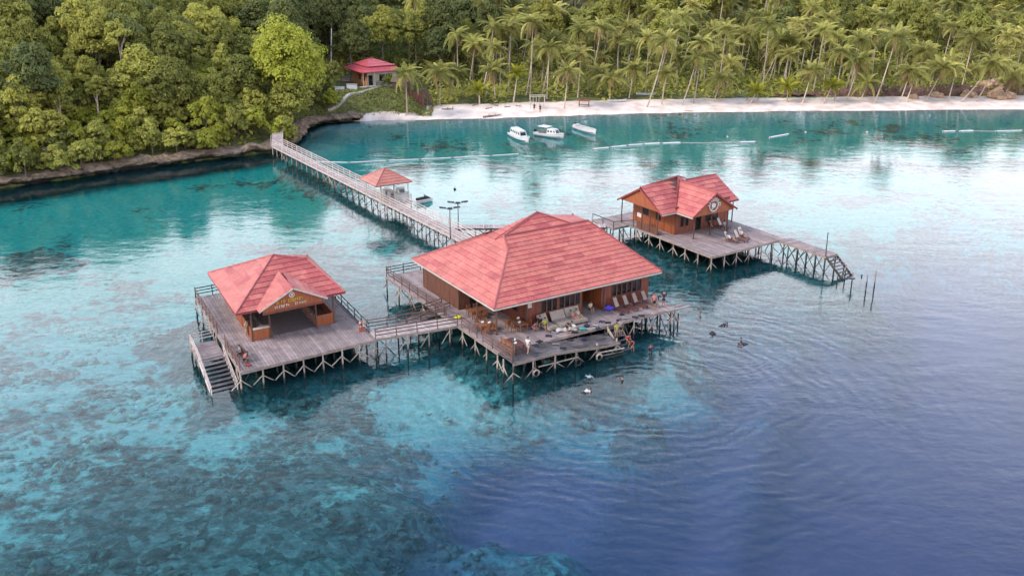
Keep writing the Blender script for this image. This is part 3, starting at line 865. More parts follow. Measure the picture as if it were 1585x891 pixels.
rock_strip('rock_shore', hgt=0.62, step=0.45, line=[(-150, 94), (-130, 108), (-95, 137), (-78.8, 149.5), (-71, 156), (-63.6, 162.5), (-54, 169), (-47.5, 172.8), (-43.3, 175.5), (-40.6, 181), (-40.4, 190), (-41.2, 197.5), (-39, 203.2), (-35, 205.2), (-31, 206.6)])

# coral heads standing on the reef flat
def coral_heads(n, seed):
    rng = np.random.default_rng(seed)
    x, y = rng.uniform(-60, 14, n * 6), rng.uniform(44, 100, n * 6)
    cl_ = fbm(x, y, 0.22, 9.0) + 0.7 * fbm(x, y, 0.6, 2.0)
    z = bed_h(x, y)
    k = (cl_ + rng.normal(0, .35, n * 6) > 0.35) & (z > -6)
    x, y, z = x[k][:n], y[k][:n], z[k][:n]
    n = len(x)
    r = np.minimum(np.exp(rng.normal(-1.5, 0.55, n)), .8)
    h = r * rng.uniform(.4, 1.2, n)
    rot = rng.uniform(0, 6.28, n)
    V, F = [], []
    m_ = 7
    for j, (rr, hh) in enumerate(((1.0, -.3), (.95, .35), (.62, .8))):
        for i in range(m_):
            t = rot + 2 * math.pi * i / m_
            q = rr * r * rng.uniform(.35, 1.6, n)
            V.append(np.stack([x + q * np.cos(t), y + q * np.sin(t) * .9, z + h * (hh + rng.uniform(-.12, .12, n))], -1))
    V.append(np.stack([x, y, z + h], -1))
    V = np.stack(V, 1)                       # n, 22, 3
    base = (np.arange(n) * V.shape[1])[:, None]
    quads, tris = [], []
    for j in range(2):
        for i in range(m_):
            quads.append([j * m_ + i, j * m_ + (i + 1) % m_, (j + 1) * m_ + (i + 1) % m_, (j + 1) * m_ + i])
    for i in range(m_): tris.append([2 * m_ + i, 2 * m_ + (i + 1) % m_, 3 * m_])
    faces = [tuple(f) for q in quads for f in (base + np.array(q)).tolist()] + [tuple(f) for q in tris for f in (base + np.array(q)).tolist()]
    me = bpy.data.meshes.new('coral')
    me.from_pydata(V.reshape(-1, 3).tolist(), [], faces)
    me.polygons.foreach_set('use_smooth', [True] * len(me.polygons))
    me.materials.append(M_BED)
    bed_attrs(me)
    return tag(link(bpy.data.objects.new('coral', me)), 'dark coral heads scattered over the pale reef flat', 'coral', kind='stuff')
coral_heads(4200, 21)


# ------------------------------------------------------------------ timber construction kit
def deck_planks(F, a0, a1, b0, b1, z, parent, m=M_DECK, along='b', w=0.3, seg=5.0, name='plank', slope=None):
    """boards laid side by side with open joints; each its own piece"""
    zf = slope or (lambda a, b: z)
    if along == 'b':
        n = max(1, round((a1 - a0) / w)); ww = (a1 - a0) / n
        for i in range(n):
            c = a0 + (i + 0.5) * ww
            cuts = [b0]
            while b1 - cuts[-1] > seg * 1.3:
                cuts.append(cuts[-1] + seg * random.uniform(0.75, 1.2))
            cuts.append(b1)
            for s, e_ in zip(cuts, cuts[1:]):
                plank(name, F(c, s + 0.01, zf(c, s)), F(c, e_ - 0.01, zf(c, e_)), ww - 0.035, 0.05, m, parent, 0.012)
    else:
        n = max(1, round((b1 - b0) / w)); ww = (b1 - b0) / n
        for i in range(n):
            c = b0 + (i + 0.5) * ww
            cuts = [a0]
            while a1 - cuts[-1] > seg * 1.3:
                cuts.append(cuts[-1] + seg * random.uniform(0.75, 1.2))
            cuts.append(a1)
            for s, e_ in zip(cuts, cuts[1:]):
                plank(name, F(s + 0.01, c, zf(s, c)), F(e_ - 0.01, c, zf(e_, c)), ww - 0.035, 0.05, m, parent, 0.012)
def stilts(F, A, B, z, parent, edge='f', m=M_PILE, md=M_PILED, z0=-3.0):
    """pilings on a grid; those along the seaward edges carry a pair of struts"""
    for i, a in enumerate(A):
        for j, b in enumerate(B):
            front, lft = j == 0, i == 0
            rgt = i == len(A) - 1
            vis = (front and 'f' in edge) or (lft and 'l' in edge) or (rgt and 'r' in edge)
            ja, jb = random.uniform(-.08, .08), random.uniform(-.08, .08)
            q = F(a + ja, b + jb)
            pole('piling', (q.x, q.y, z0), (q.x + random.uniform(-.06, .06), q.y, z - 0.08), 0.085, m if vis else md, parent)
            if vis:
                dirs = [F.a, -F.a] if front and 'f' in edge else [F.b, -F.b]
                for d in dirs:
                    k = random.uniform(0.75, 1.05)
                    if random.random() < 0.92:
                        p0 = q + Vector((0, 0, z - 0.75)) + F.b * (-0.09 if front else 0)
                        pole('strut', p0, p0 + d * k - Vector((0, 0, random.uniform(0.7, 0.95))), 0.05, m, parent)
            elif random.random() < 0.75:
                d = random.choice([F.a, F.b, -F.a, -F.b])
                p0 = q + Vector((0, 0, z - 0.5))
                pole('strut', p0, p0 + d * 1.1 - Vector((0, 0, 1.5)), 0.05, md, parent)
def rim(F, a0, a1, b0, b1, z, parent, m=M_BEAM):
    """edge beams and joists under the boards"""
    mb = MB()
    mb.fbox(F, a0 - .03, a1 + .03, b0 - .03, b0 + .07, z - .24, z - .056)
    mb.fbox(F, a0 - .03, a1 + .03, b1 - .07, b1 + .03, z - .24, z - .056)
    mb.fbox(F, a0 - .03, a0 + .07, b0 + .075, b1 - .075, z - .24, z - .058)
    mb.fbox(F, a1 - .07, a1 + .03, b0 + .075, b1 - .075, z - .24, z - .058)
    mb.build('edge_beam', m, parent)
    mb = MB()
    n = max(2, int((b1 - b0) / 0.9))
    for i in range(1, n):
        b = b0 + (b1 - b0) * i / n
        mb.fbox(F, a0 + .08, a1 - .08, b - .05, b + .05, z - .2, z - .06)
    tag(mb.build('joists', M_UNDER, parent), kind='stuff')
def railing(p0, p1, parent, m=M_RAILB, n=None, h=1.05, rails=(0.4, 0.72, 1.02), r=0.045, drop=0.0, rr=None):
    p0, p1 = Vector(p0), Vector(p1)
    L_ = (p1 - p0).length
    n = n or max(1, round(L_ / 1.9))
    for i in range(n + 1):
        q = p0.lerp(p1, i / n)
        pole('railing_post', q - Vector((0, 0, drop)), q + Vector((random.uniform(-.03, .03), random.uniform(-.03, .03), h + random.uniform(-.02, .06))), r, m, parent)
    for z in rails:
        plank('rail', p0 + Vector((0, 0, z + .04)), p1 + Vector((0, 0, z + .04)), rr or 0.05, 0.085, m, parent)
def stair(pt, pb, width, side, n, parent, m=M_DECK, ms=M_RAILW, rail=True):
    """pt/pb: centre of top and bottom edge; side: unit vector across"""
    pt, pb, side = Vector(pt), Vector(pb), Vector(side)
    for i in range(n):
        q = pt.lerp(pb, (i + 0.5) / n)
        plank('tread', q - side * width / 2, q + side * width / 2, (pb - pt).xy.length / n * 0.72, 0.06, m, parent)
    for s in (-1, 1):
        o = side * s * (width / 2 + .05)
        plank('stringer', pt + o, pb + o, 0.08, 0.28, ms, parent)
        if rail:
            for t in (0.05, 0.5, 0.97):
                q = pt.lerp(pb, t) + o
                pole('railing_post', q - Vector((0, 0, .3)), q + Vector((0, 0, 1.0)), 0.05, ms, parent)
            for z in (0.55, 0.98):
                plank('rail', pt + o + Vector((0, 0, z)), pb + o + Vector((0, 0, z)), 0.05, 0.09, ms, parent)

def clip_rect(poly, x0, x1, y0, y1):
    def cut(P, f, ipt):
        o = []
        for i in range(len(P)):
            A, B = P[i - 1], P[i]
            fa, fb = f(A), f(B)
            if fb:
                if not fa: o.append(ipt(A, B))
                o.append(B)
            elif fa: o.append(ipt(A, B))
        return o
    def ix(x): return lambda A, B: (x, A[1] + (B[1] - A[1]) * (x - A[0]) / (B[0] - A[0]))
    def iy(y): return lambda A, B: (A[0] + (B[0] - A[0]) * (y - A[1]) / (B[1] - A[1]), y)
    P = list(poly)
    for f, g in ((lambda q: q[0] >= x0, ix(x0)), (lambda q: q[0] <= x1, ix(x1)), (lambda q: q[1] >= y0, iy(y0)), (lambda q: q[1] <= y1, iy(y1))):
        if not P: return P
        P = cut(P, f, g)
    return P
def poly_area(P):
    return abs(sum(P[i - 1][0] * P[i][1] - P[i][0] * P[i - 1][1] for i in range(len(P)))) / 2
def roof_face(poly, parent, course=0.76, width=1.9, mats=(M_ROOF, M_ROOFD), prob=0.25, lift=0.05):
    """one roof plane: lining slab plus lapped roofing sheets, each a piece; poly[0]->poly[1] is the eave"""
    P = [Vector(q) for q in poly]
    u = (P[1] - P[0]).normalized()
    n = Vector((0, 0, 0))
    for i in range(1, len(P) - 1):
        n += (P[i] - P[0]).cross(P[i + 1] - P[0])
    n.normalize()
    if n.z < 0: n = -n
    v = n.cross(u)
    if v.z < 0: v = -v
    MB().slab(P, 0.07).build('roof_lining', M_ROOFU, parent)
    Q = [((q - P[0]).dot(u), (q - P[0]).dot(v)) for q in P]
    u0, u1 = min(q[0] for q in Q), max(q[0] for q in Q)
    v0, v1 = min(q[1] for q in Q), max(q[1] for q in Q)
    nr = max(1, round((v1 - v0) / course)); ch = (v1 - v0) / nr
    for j in range(nr):
        y0, y1 = v0 + j * ch, v0 + (j + 1) * ch
        x = u0 - width * random.uniform(0.1, 0.9)
        while x < u1:
            w_ = width * random.choice((0.8, 1.0, 1.0, 1.25))
            C = clip_rect(Q, x + .006, x + w_ - .006, y0, y1)
            x += w_
            if len(C) < 3 or poly_area(C) < 0.04: continue
            k = len(C)
            top = [P[0] + u * c[0] + v * c[1] + n * (0.03 + lift * (1 - (c[1] - y0) / ch)) for c in C]
            bot = [q - n * 0.028 for q in top]
            fs_ = [tuple(range(k)), tuple(range(2 * k - 1, k - 1, -1))] + [(i, i + k, (i + 1) % k + k, (i + 1) % k) for i in range(k)]
            cr = (top[1] - top[0]).cross(top[2] - top[0])
            if cr.dot(n) < 0: fs_ = [tuple(reversed(f)) for f in fs_]
            MB().add(top + bot, fs_).build('roofing_sheet', mats[1] if random.random() < prob else mats[0], parent)
def ridge(p0, p1, parent, m=M_RIDGE, w=0.24):
    p0, p1 = Vector(p0), Vector(p1)
    s = (p1 - p0).cross(Vector((0, 0, 1))).normalized() * w / 2
    up = Vector((0, 0, 0.15))
    c = []
    for p_ in (p0, p1):
        c += [p_ - s + up * .35, p_ + up * 1.15, p_ + s + up * .35, p_ + up * .0]
    MB().add(c, [(0, 1, 5, 4), (1, 2, 6, 5), (2, 3, 7, 6), (3, 0, 4, 7), (0, 3, 2, 1), (4, 5, 6, 7)]).build('ridge_cap', m, parent)
def fascia(p0, p1, parent, m=M_TRIM, h=0.17):
    plank('fascia', Vector(p0) + Vector((0, 0, .05)), Vector(p1) + Vector((0, 0, .05)), 0.05, h, m, parent)
def wall(F, axis, c, s0, s1, z0, z1, parent, m=M_WALL, openings=(), t=0.12, out=-1, batten=0.45, winm=M_POST):
    """board wall in the plane a=c ('b' axis) or b=c ('a' axis); openings (s0,s1,h0,h1) become windows with frame and panes"""
    def bx(mb, s_, e_, h0, h1, o0=0.0, o1=None):
        o1 = t if o1 is None else o1
        lo, hi = c + min(o0 * out * -1, o1 * out * -1), c + max(o0 * out * -1, o1 * out * -1)
        if axis == 'a': mb.fbox(F, s_, e_, lo, hi, h0, h1)
        else: mb.fbox(F, lo, hi, s_, e_, h0, h1)
    mb = MB()
    ops = sorted(openings)
    x = s0
    for o in ops:
        bx(mb, x, o[0], z0, z1)
        if o[2] > z0: bx(mb, o[0], o[1], z0, o[2])
        if o[3] < z1: bx(mb, o[0], o[1], o[3], z1)
        x = o[1]
    bx(mb, x, s1, z0, z1)
    if batten:
        k = int((s1 - s0) / batten)
        for i in range(k + 1):
            s = s0 + 0.04 + (s1 - s0 - 0.08) * i / max(1, k)
            for h0, h1 in ((z0, z1),):
                hit = [o for o in ops if o[0] - .05 < s < o[1] + .05]
                if hit:
                    o = hit[0]
                    if o[2] - z0 > .1: bx(mb, s - .03, s + .03, z0, o[2], -.018, .0)
                    if z1 - o[3] > .1: bx(mb, s - .03, s + .03, o[3], z1, -.018, .0)
                else:
                    bx(mb, s - .03, s + .03, h0, h1, -.018, .0)
    w = mb.build('wall', m, parent)
    for o in ops:
        if len(o) > 4 and o[4] == 'open': continue
        fm = MB()
        for a_, b_, c_, d_ in ((o[0] - .06, o[1] + .06, o[3], o[3] + .07), (o[0] - .06, o[1] + .06, o[2] - .07, o[2]), (o[0] - .06, o[0], o[2], o[3]), (o[1], o[1] + .06, o[2], o[3])):
            bx(fm, a_, b_, c_, d_, -.04, .06)
        wi = fm.build('door' if len(o) > 4 and o[4] == 'door' else 'window', winm, parent)
        pm = MB(); bx(pm, o[0], o[1], o[2], o[3], .03, .05); pm.build('pane', M_GLASS, wi)
    return w

# ------------------------------------------------------------------ main stilt deck and house
md = thing('stilt_deck', FM(0, 0, 0), 'large wooden stilt deck carrying the big red-roofed house in the middle', 'deck')
deck_planks(FM, 0, 12.1, 2.6, 27.0, D, md, seg=9, w=0.34)
deck_planks(FM, 12.1, 21.0, 2.6, 27.0, D, md, seg=9, w=0.34)
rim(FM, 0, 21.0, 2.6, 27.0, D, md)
tz = lambda a, b: D - 0.03 - 0.62 * float(smooth(np.array(a), 3.5, 11.5))
deck_planks(FM, 0, 11.9, 0, 2.55, D, md, M_WETDECK, along='a', seg=3.0, w=0.3, slope=tz)
mb = MB()
for s, e_ in zip(np.linspace(0, 11.9, 9)[:-1], np.linspace(0, 11.9, 9)[1:]):
    mb.hexa([FM(s, -.06, tz(s, 0) - .24), FM(e_, -.06, tz(e_, 0) - .24), FM(e_, .06, tz(e_, 0) - .24), FM(s, .06, tz(s, 0) - .24),
             FM(s, -.06, tz(s, 0) - .01), FM(e_, -.06, tz(e_, 0) - .01), FM(e_, .0, tz(e_, 0) - .01), FM(s, .0, tz(s, 0) - .01)])
mb.build('edge_beam', M_BEAM, md)
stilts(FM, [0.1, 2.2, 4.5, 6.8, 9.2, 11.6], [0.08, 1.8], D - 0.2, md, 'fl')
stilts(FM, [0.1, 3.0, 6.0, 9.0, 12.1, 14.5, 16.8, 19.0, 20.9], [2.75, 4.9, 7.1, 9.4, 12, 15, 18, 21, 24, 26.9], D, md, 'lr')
for a in (13.2, 15.6, 18.0, 20.4):
    q = FM(a, 2.62)
    pole('piling', (q.x, q.y, -3), (q.x, q.y, D - .06), 0.085, M_PILE, md)
    p0 = FM(a, 2.5, D - .6); pole('strut', p0, p0 + FM.a * random.uniform(-.9, -.6) - Vector((0, 0, 1.1)), 0.05, M_PILE, md)
# loose end boards and horizontal bumpers along the front
plank('rail', FM(2.6, -.16, 1.15), FM(7.0, -.16, 1.08), 0.08, 0.10, M_PILE, md)
plank('rail', FM(9.2, -.16, .95), FM(12.3, -.16, .75), 0.08, 0.10, M_PILE, md)
plank('rail', FM(9.6, -.20, .60), FM(12.2, -.20, .42), 0.08, 0.10, M_PILE, md)
plank('rail', FM(10.0, -.16, .22), FM(12.6, -.16, .15), 0.08, 0.10, M_PILE, md)
plank('plank', FM(19.6, 2.5, D + .02), FM(22.6, 2.35, D + .05), 0.22, 0.06, M_DECK, md)
plank('plank', FM(20.9, 3.1, D + .02), FM(22.1, 3.0, D + .04), 0.25, 0.06, M_DECK, md)
for a, b in ((21.6, 3.1), (21.9, 4.6), (21.5, 6.2)):
    q = FM(a, b); pole('piling', (q.x, q.y, -3), (q.x + .1, q.y, D + random.uniform(-.9, .2)), 0.085, M_PILED, md)
    pole('strut', q + Vector((0, 0, .3)), q + Vector((-.8, .2, 1.7)), 0.05, M_PILED, md)
# swimmers' ladder beside the lower terrace
stair(FM(12.95, 2.5, D - .05), FM(12.95, .1, 0.15), 1.3, FM.a, 6, md, M_WETDECK, M_PILE, rail=False)
for a in (12.25, 13.7):
    pole('railing_post', FM(a, 2.45, 0.6), FM(a, 2.4, D + .25), 0.06, M_PILE, md)
# left edge railings and tall corner post
railing(FM(.08, .3, D), FM(.08, 5.5, D), md, M_RAILB, 3, h=1.0, rails=(.25, .5, .75, 1.0), rr=.05)
pole('railing_post', FM(.05, .02, 0.4), FM(.05, .02, D + 2.35), 0.07, M_PILED, md)
railing(FM(.08, 6.6, D), FM(.08, 9.6, D), md, M_RAILB, 2, h=1.15, rails=(.4, .75, 1.1))
railing(FM(.08, 13.2, D), FM(.08, 26.9, D), md, M_RAILB, 7, h=1.1)
railing(FM(.08, 26.9, D), FM(12.5, 26.9, D), md, M_RAILD, 6, h=1.2)

mh = thing('wooden_house', FM(11, 14, D), 'largest wooden house with a faded red hipped roof over a veranda', 'house')
EZ = 5.0
E1, E2, E3, E4 = FM(1.25, 5.4, EZ), FM(21.2, 5.4, EZ), FM(1.2, 22.6, EZ), FM(21.2, 22.6, EZ)
R1, RL, R2 = FM(17.2, 13, 9.08), FM(6.9, 13, 9.08), FM(17.2, 15.8, 9.08)
K1, K2, K3 = FM(6.4, 11.35, 8.15), FM(6.7, 14.45, 8.36), FM(6.7, 16.3, 8.36)
T = FM(12.1, 15, 10.25)
roof_face([E1, E2, R1, RL, K1], mh, 0.56, 1.9, (M_ROOF, M_ROOFD), .16)
roof_face([E3, E1, K1, K2, K3], mh, 0.62, 1.9, (M_ROOF, M_ROOFD), 0.08)
roof_face([E2, E4, R2, R1], mh, 0.9, 2.6)
roof_face([E4, E3, K3, FM(8.5, 15.8, 9.0), R2], mh, 1.1, 3.2)
T2 = FM(15.0, 13.02, 9.1)
roof_face([RL, T2, T], mh, 0.7, 1.75, (M_ROOF, M_ROOFD), 0.1)
roof_face([K3, K2, T], mh, 0.8, 1.5, (M_ROOF, M_ROOFD), 0.05)
roof_face([K2, RL, T], mh, 0.8, 1.5, (M_ROOF, M_ROOFD), 0.05)
roof_face([T2, FM(15.5, 16.8, 9.0), T], mh, 0.8, 1.75)
roof_face([FM(14.9, 13.03, 9.06), R1, R2, FM(15.4, 16.9, 8.98)], mh, 0.9, 1.75)
roof_face([FM(15.5, 16.8, 9.0), K3, T], mh, 0.8, 1.75)
MB().slab([K1 + Vector((0, 0, .02)), RL + Vector((0, 0, .02)), K2 + Vector((0, 0, .02))], 0.06).build('gablet', M_ROOF, mh)
for a_, b_ in ((E1, K1), (K1, RL), (RL, R1), (R1, E2), (RL, T), (K2, T), (E3, K3), (R2, E4), (T, T2)):
    ridge(a_, b_, mh)
for a_, b_ in ((E1, E2), (E3, E1), (E2, E4), (E4, E3)):
    fascia(a_ - Vector((0, 0, .06)), b_ - Vector((0, 0, .06)), mh)
WZ = EZ + 0.33
wins = lambda s, n, w_, g: [(s + i * (w_ + g), s + i * (w_ + g) + w_, D + 1.15, D + 2.25) for i in range(n)]
wall(FM, 'a', 6.45, 5.5, 12.0, D, WZ + .1, mh, M_WALL, wins(7.2, 3, .5, .12) + wins(9.3, 4, .5, .12))
wall(FM, 'a', 6.35, 14.25, 20.3, D, WZ + .05, mh, M_WALL, wins(15.6, 6, .5, .14))
wall(FM, 'b', 14.25, 6.48, 10.0, D, WZ + .1, mh, M_WALLO, out=-1)
wall(FM, 'b', 12.0, 6.58, 10.0, D, WZ + .1, mh, M_WALL, out=1)
wall(FM, 'a', 10.0, 12.0, 14.25, D, WZ + .1, mh, M_WALLD, [(12.5, 13.6, D + .02, D + 2.1, 'door')])
wall(FM, 'b', 20.3, 6.48, 21.8, D, WZ, mh, M_WALL, [(9, 10, D + 1.1, D + 2.2), (15, 16, D + 1.1, D + 2.2)], out=1)
wall(FM, 'a', 21.8, 2.05, 20.3, D, WZ, mh, M_WALLD, out=1)
wall(FM, 'b', 2.05, 13.8, 21.7, D - .5, WZ, mh, M_WALLD, out=-1, batten=0.9)
wall(FM, 'a', 13.8, 2.05, 5.5, D, WZ, mh, M_WALLD, [(3.3, 4.2, D + .02, D + 2.1, 'door')])
wall(FM, 'b', 5.5, 6.58, 13.8, D, WZ + .1, mh, M_WALL, [(8.2, 9.2, D + 1.0, D + 2.2), (11, 12, D + .02, D + 2.1, 'door')], out=-1)
for a, b in ((2.06, 6.3), (2.06, 10.0), (5.4, 6.3), (14.3, 5.9)):
    pole('post', FM(a, b, D), FM(a, b, WZ), 0.09, M_POST, mh)
MB().fbox(FM, 5.5, 5.95, 6.28, 6.4, D + 1.95, D + 2.75).build('notice_board', M_TRIM, mh)
MB().fbox(FM, 2.3, 20.1, 6.7, 21.5, WZ + .02, WZ + .08).build('ceiling', M_WALLD, mh)

# ------------------------------------------------------------------ left stilt deck and open pavilion house
ld = thing('stilt_deck', FL(0, 0, 0), 'square wooden stilt deck with side steps under the open-fronted house at left', 'deck')
deck_planks(FL, 0, 12.95, 0, 20.6, D, ld, seg=4.2, w=0.3)
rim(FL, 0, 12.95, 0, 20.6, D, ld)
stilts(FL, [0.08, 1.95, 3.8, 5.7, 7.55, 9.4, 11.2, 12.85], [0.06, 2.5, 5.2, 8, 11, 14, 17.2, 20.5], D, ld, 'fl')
railing(FL(.06, 9.6, D), FL(.06, 20.5, D), ld, M_RAILB, 6, h=1.1)
railing(FL(.06, .3, D), FL(.06, 6.3, D), ld, M_RAILB, 4, h=1.1, rails=(.25, .5, .75, 1.0))
railing(FL(.06, 20.5, D), FL(3.6, 20.5, D), ld, M_RAILD, 2, h=1.15)
railing(FL(12.88, 1.9, D), FL(12.88, 20.4, D), ld, M_RAILD, 9, h=1.1, rails=(.1, .55, 1.05))
# landing and steps down to the water on the outer side
deck_planks(FL, -2.5, -.12, 6.3, 10.2, 1.25, ld, M_DECK, along='a', w=.3)
rim(FL, -2.5, -.12, 6.3, 10.2, 1.25, ld, M_BEAM)
for a in (-2.45, -.2):
    for b in (6.4, 8.2, 10.1):
        q = FL(a, b); pole('piling', (q.x, q.y, -3), (q.x, q.y, 1.2 if a < -1 else 1.15), .08, M_PILE, ld)
stair(FL(-1.3, 6.3, 1.25), FL(-1.3, .9, -.15), 2.2, FL.a, 9, ld, M_WETDECK, M_RAILW)
for b in (1.2, 3.8):
    for a in (-2.45, -.15):
        q = FL(a, b); pole('piling', (q.x, q.y, -3), (q.x, q.y, .35 + b * .15), .08, M_PILED, ld)
railing(FL(-2.45, 6.3, 1.25), FL(-2.45, 10.2, 1.25), ld, M_RAILW, 3, h=1.0)
railing(FL(-.2, 10.3, 1.25), FL(-2.45, 10.3, 1.25), ld, M_RAILW, 2, h=1.0)

lh = thing('wooden_pavilion', FL(6.6, 12, D), 'open-fronted wooden pavilion with lettered front gable on the left deck', 'pavilion')
EZ = 5.1
E1, E2, E3, E4 = FL(1.2, 5.6, EZ), FL(11.9, 5.55, EZ), FL(1.2, 18.35, EZ), FL(11.9, 18.3, EZ)
A_, B_ = FL(6.65, 12, 7.85), FL(9.75, 10.6, 7.25)
GL, GR, GA = FL(3.15, 4.95, EZ - .02), FL(9.9, 4.95, EZ - .02), FL(6.6, 4.95, 6.75)
GB = FL(6.6, 9.35, 6.75)
roof_face([E3, E1, A_], lh, 0.8, 1.6, (M_ROOF, M_ROOFD), 0.08)
roof_face([E1, E2, B_, A_], lh, 0.72, 1.6, (M_ROOFD, M_ROOF), 0.25)  # shade painted in: this face takes mostly the darker sheets
roof_face([E2, E4, B_], lh, 0.9, 2.0)
roof_face([E4, E3, A_], lh, 0.9, 2.4)
roof_face([E4, A_, B_], lh, 0.9, 2.4)
roof_face([FL(3.15, 5.75, EZ + .06), GL, GA, GB], lh, 0.7, 1.5, (M_ROOF, M_ROOFD), 0.05, 0.05)
roof_face([GR, FL(9.9, 5.75, EZ + .06), GB, GA], lh, 0.7, 1.5, (M_ROOFD, M_ROOF), 0.3, 0.05)  # right side of the gable painted shaded with darker sheets
for a_, b_ in ((E1, A_), (A_, B_), (B_, E2), (E3, A_), (B_, E4), (GA, GB)): ridge(a_, b_, lh, w=.18)
fascia(GL, GA - Vector((0, 0, .02)), lh, M_TRIM, .14); fascia(GA - Vector((0, 0, .02)), GR, lh, M_TRIM, .14)
for a_, b_ in ((E1, E2), (E3, E1), (E2, E4), (E4, E3)): fascia(a_ - Vector((0, 0, .06)), b_ - Vector((0, 0, .06)), lh, M_RIDGE, .12)
MB().slab([FL(3.6, 5.2, EZ - .25), FL(9.5, 5.2, EZ - .25), FL(9.5, 5.2, EZ), FL(6.6, 5.2, 6.55), FL(3.6, 5.2, EZ)], 0.06).build('gable_board', M_WALLO, lh)
MB().fbox(FL, 3.6, 9.5, 5.22, 5.4, EZ - .5, EZ - .26).build('lintel', M_WALL, lh)
for a in (2.6, 4.35, 8.95, 10.75):
    pole('post', FL(a, 6.05, D), FL(a, 6.05, EZ + .25), .085, M_POST, lh)
for a in (2.6, 10.75):
    for b in (10, 14, 17.8): pole('post', FL(a, b, D), FL(a, b, EZ + .2), .085, M_POST, lh)
wall(FL, 'a', 6.1, 2.6, 4.35, D, D + 1.05, lh, M_WALLO, t=.1)
wall(FL, 'a', 6.1, 8.95, 10.75, D, D + 1.05, lh, M_WALLO, t=.1)
MB().fbox(FL, 2.6, 4.3, 5.98, 6.4, D + 1.06, D + 1.12).build('counter_top', M_TRIM, lh)
wall(FL, 'b', 2.55, 6.1, 17.9, D, D + 1.15, lh, M_WALLO, t=.1)
wall(FL, 'b', 10.8, 6.1, 17.9, D, D + 1.05, lh, M_WALL, t=.1, out=1)
wall(FL, 'a', 17.95, 2.55, 10.8, D, EZ + .2, lh, M_WALLD, t=.1, out=-1)
wall(FL, 'b', 2.55, 10, 17.9, D + 1.16, EZ + .2, lh, M_WALLD, t=.1)
MB().fbox(FL, 4.4, 8.9, 6.2, 17.8, D + .012, D + .03).build('floor_sheet', mat('dark_floor_sheet', (0.15, 0.11, 0.115), (0.09, 0.065, 0.07), .7), lh)  # thin dark sheet over the open hall floor
railing(FL(8.9, 6.6, D), FL(8.9, 12, D), lh, M_FURN, 6, h=.95, rails=(.3, .6, .92))
# lettering: unreadable at the photograph's resolution, so cut letter-like strokes in two lines and a round badge
def strokes(F, a, b, z, n, w_, h_, m, parent, name):
    mb = MB()
    for i in range(n):
        x0 = a + i * w_ * 1.28
        if random.random() < .14 and i: continue
        s = h_ * .17
        mb.fbox(F, x0, x0 + s, b - .03, b, z, z + h_)
        k = [random.random() < .55 for _ in range(4)]
        if k[0]: mb.fbox(F, x0 + s, x0 + w_ * random.uniform(.6, 1), b - .03, b, z + h_ - s * 1.3, z + h_)
        if k[1]: mb.fbox(F, x0 + s, x0 + w_ * random.uniform(.5, 1), b - .03, b, z, z + s * 1.3)
        if k[2]: mb.fbox(F, x0 + s, x0 + w_ * random.uniform(.4, .9), b - .03, b, z + h_ * .40, z + h_ * .62)
        if k[3]: mb.fbox(F, x0 + w_, x0 + w_ + s, b - .03, b, z + h_ * random.choice((0, .45)), z + h_ * random.choice((.55, 1)))
    return mb.build(name, m, parent)
strokes(FL, 4.95, 5.18, 5.42, 13, .175, .30, M_YELLOW, lh, 'sign_lettering')
strokes(FL, 4.75, 5.18, 5.05, 15, .170, .24, M_SIGNW, lh, 'sign_lettering')
mb = MB()
for i in range(12):
    t0, t1 = i * math.pi / 6, (i + 1) * math.pi / 6
    mb.bar(FL(6.45 + .24 * math.cos(t0), 5.15, 6.08 + .24 * math.sin(t0)), FL(6.45 + .24 * math.cos(t1), 5.15, 6.08 + .24 * math.sin(t1)), .06, .09)
mb.fbox(FL, 6.36, 6.55, 5.12, 5.17, 5.98, 6.18)
mb.build('round_badge', M_SIGNW, lh)

# ------------------------------------------------------------------ third stilt deck and cross-gabled house
td = thing('stilt_deck', FT(0, 0, 0), 'grey wooden stilt deck with a walkway and steps at far right', 'deck')
deck_planks(FT, 0, 12.7, 0, 20, D, td, seg=5.5, w=0.3)
rim(FT, 0, 12.7, 0, 20, D, td)
deck_planks(FT, -2.6, -.06, 15.4, 20, D, td, seg=4.6, w=.3)
rim(FT, -2.6, -.1, 15.4, 20, D, td)
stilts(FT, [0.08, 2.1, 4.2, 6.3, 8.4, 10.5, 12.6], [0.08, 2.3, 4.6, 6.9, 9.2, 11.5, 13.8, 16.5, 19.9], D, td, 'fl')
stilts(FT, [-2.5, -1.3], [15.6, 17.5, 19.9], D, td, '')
deck_planks(FT, 11.3, 13.35, -7.4, -.08, D, td, along='a', w=.32)
rim(FT, 11.3, 13.35, -7.4, -.08, D, td)
for b in (-7.3, -5.8, -4.4, -3.0, -1.6):
    for a in (11.4, 13.25):
        q = FT(a, b); pole('piling', (q.x, q.y, -3), (q.x, q.y, D - .06), .08, M_PILED, td)
    pole('strut', FT(11.3, b, D - .15), FT(11.3, b + 1.45, .1), .05, M_PILED if b > -5 else M_PILE, td)
    pole('strut', FT(11.3, b + 1.45, D - .15), FT(11.3, b, .1), .05, M_PILED, td)
    pole('strut', FT(13.3, b, D - .15), FT(11.5, b, .1), .05, M_PILED, td)
stair(FT(12.35, -7.4, D - .02), FT(12.35, -10.2, -.1), 1.7, FT.a, 8, td, M_WETDECK, M_PILED, rail=False)
for b in (-8.6, -10.0):
    for a in (11.45, 13.25):
        q = FT(a, b); pole('piling', (q.x, q.y, -3), (q.x, q.y, 1.2 + (b + 8.6) * .6), .08, M_PILED, td)
pole('railing_post', FT(11.35, -7.35, D - .2), FT(11.35, -7.3, D + 2.9), .06, M_PILED, td)
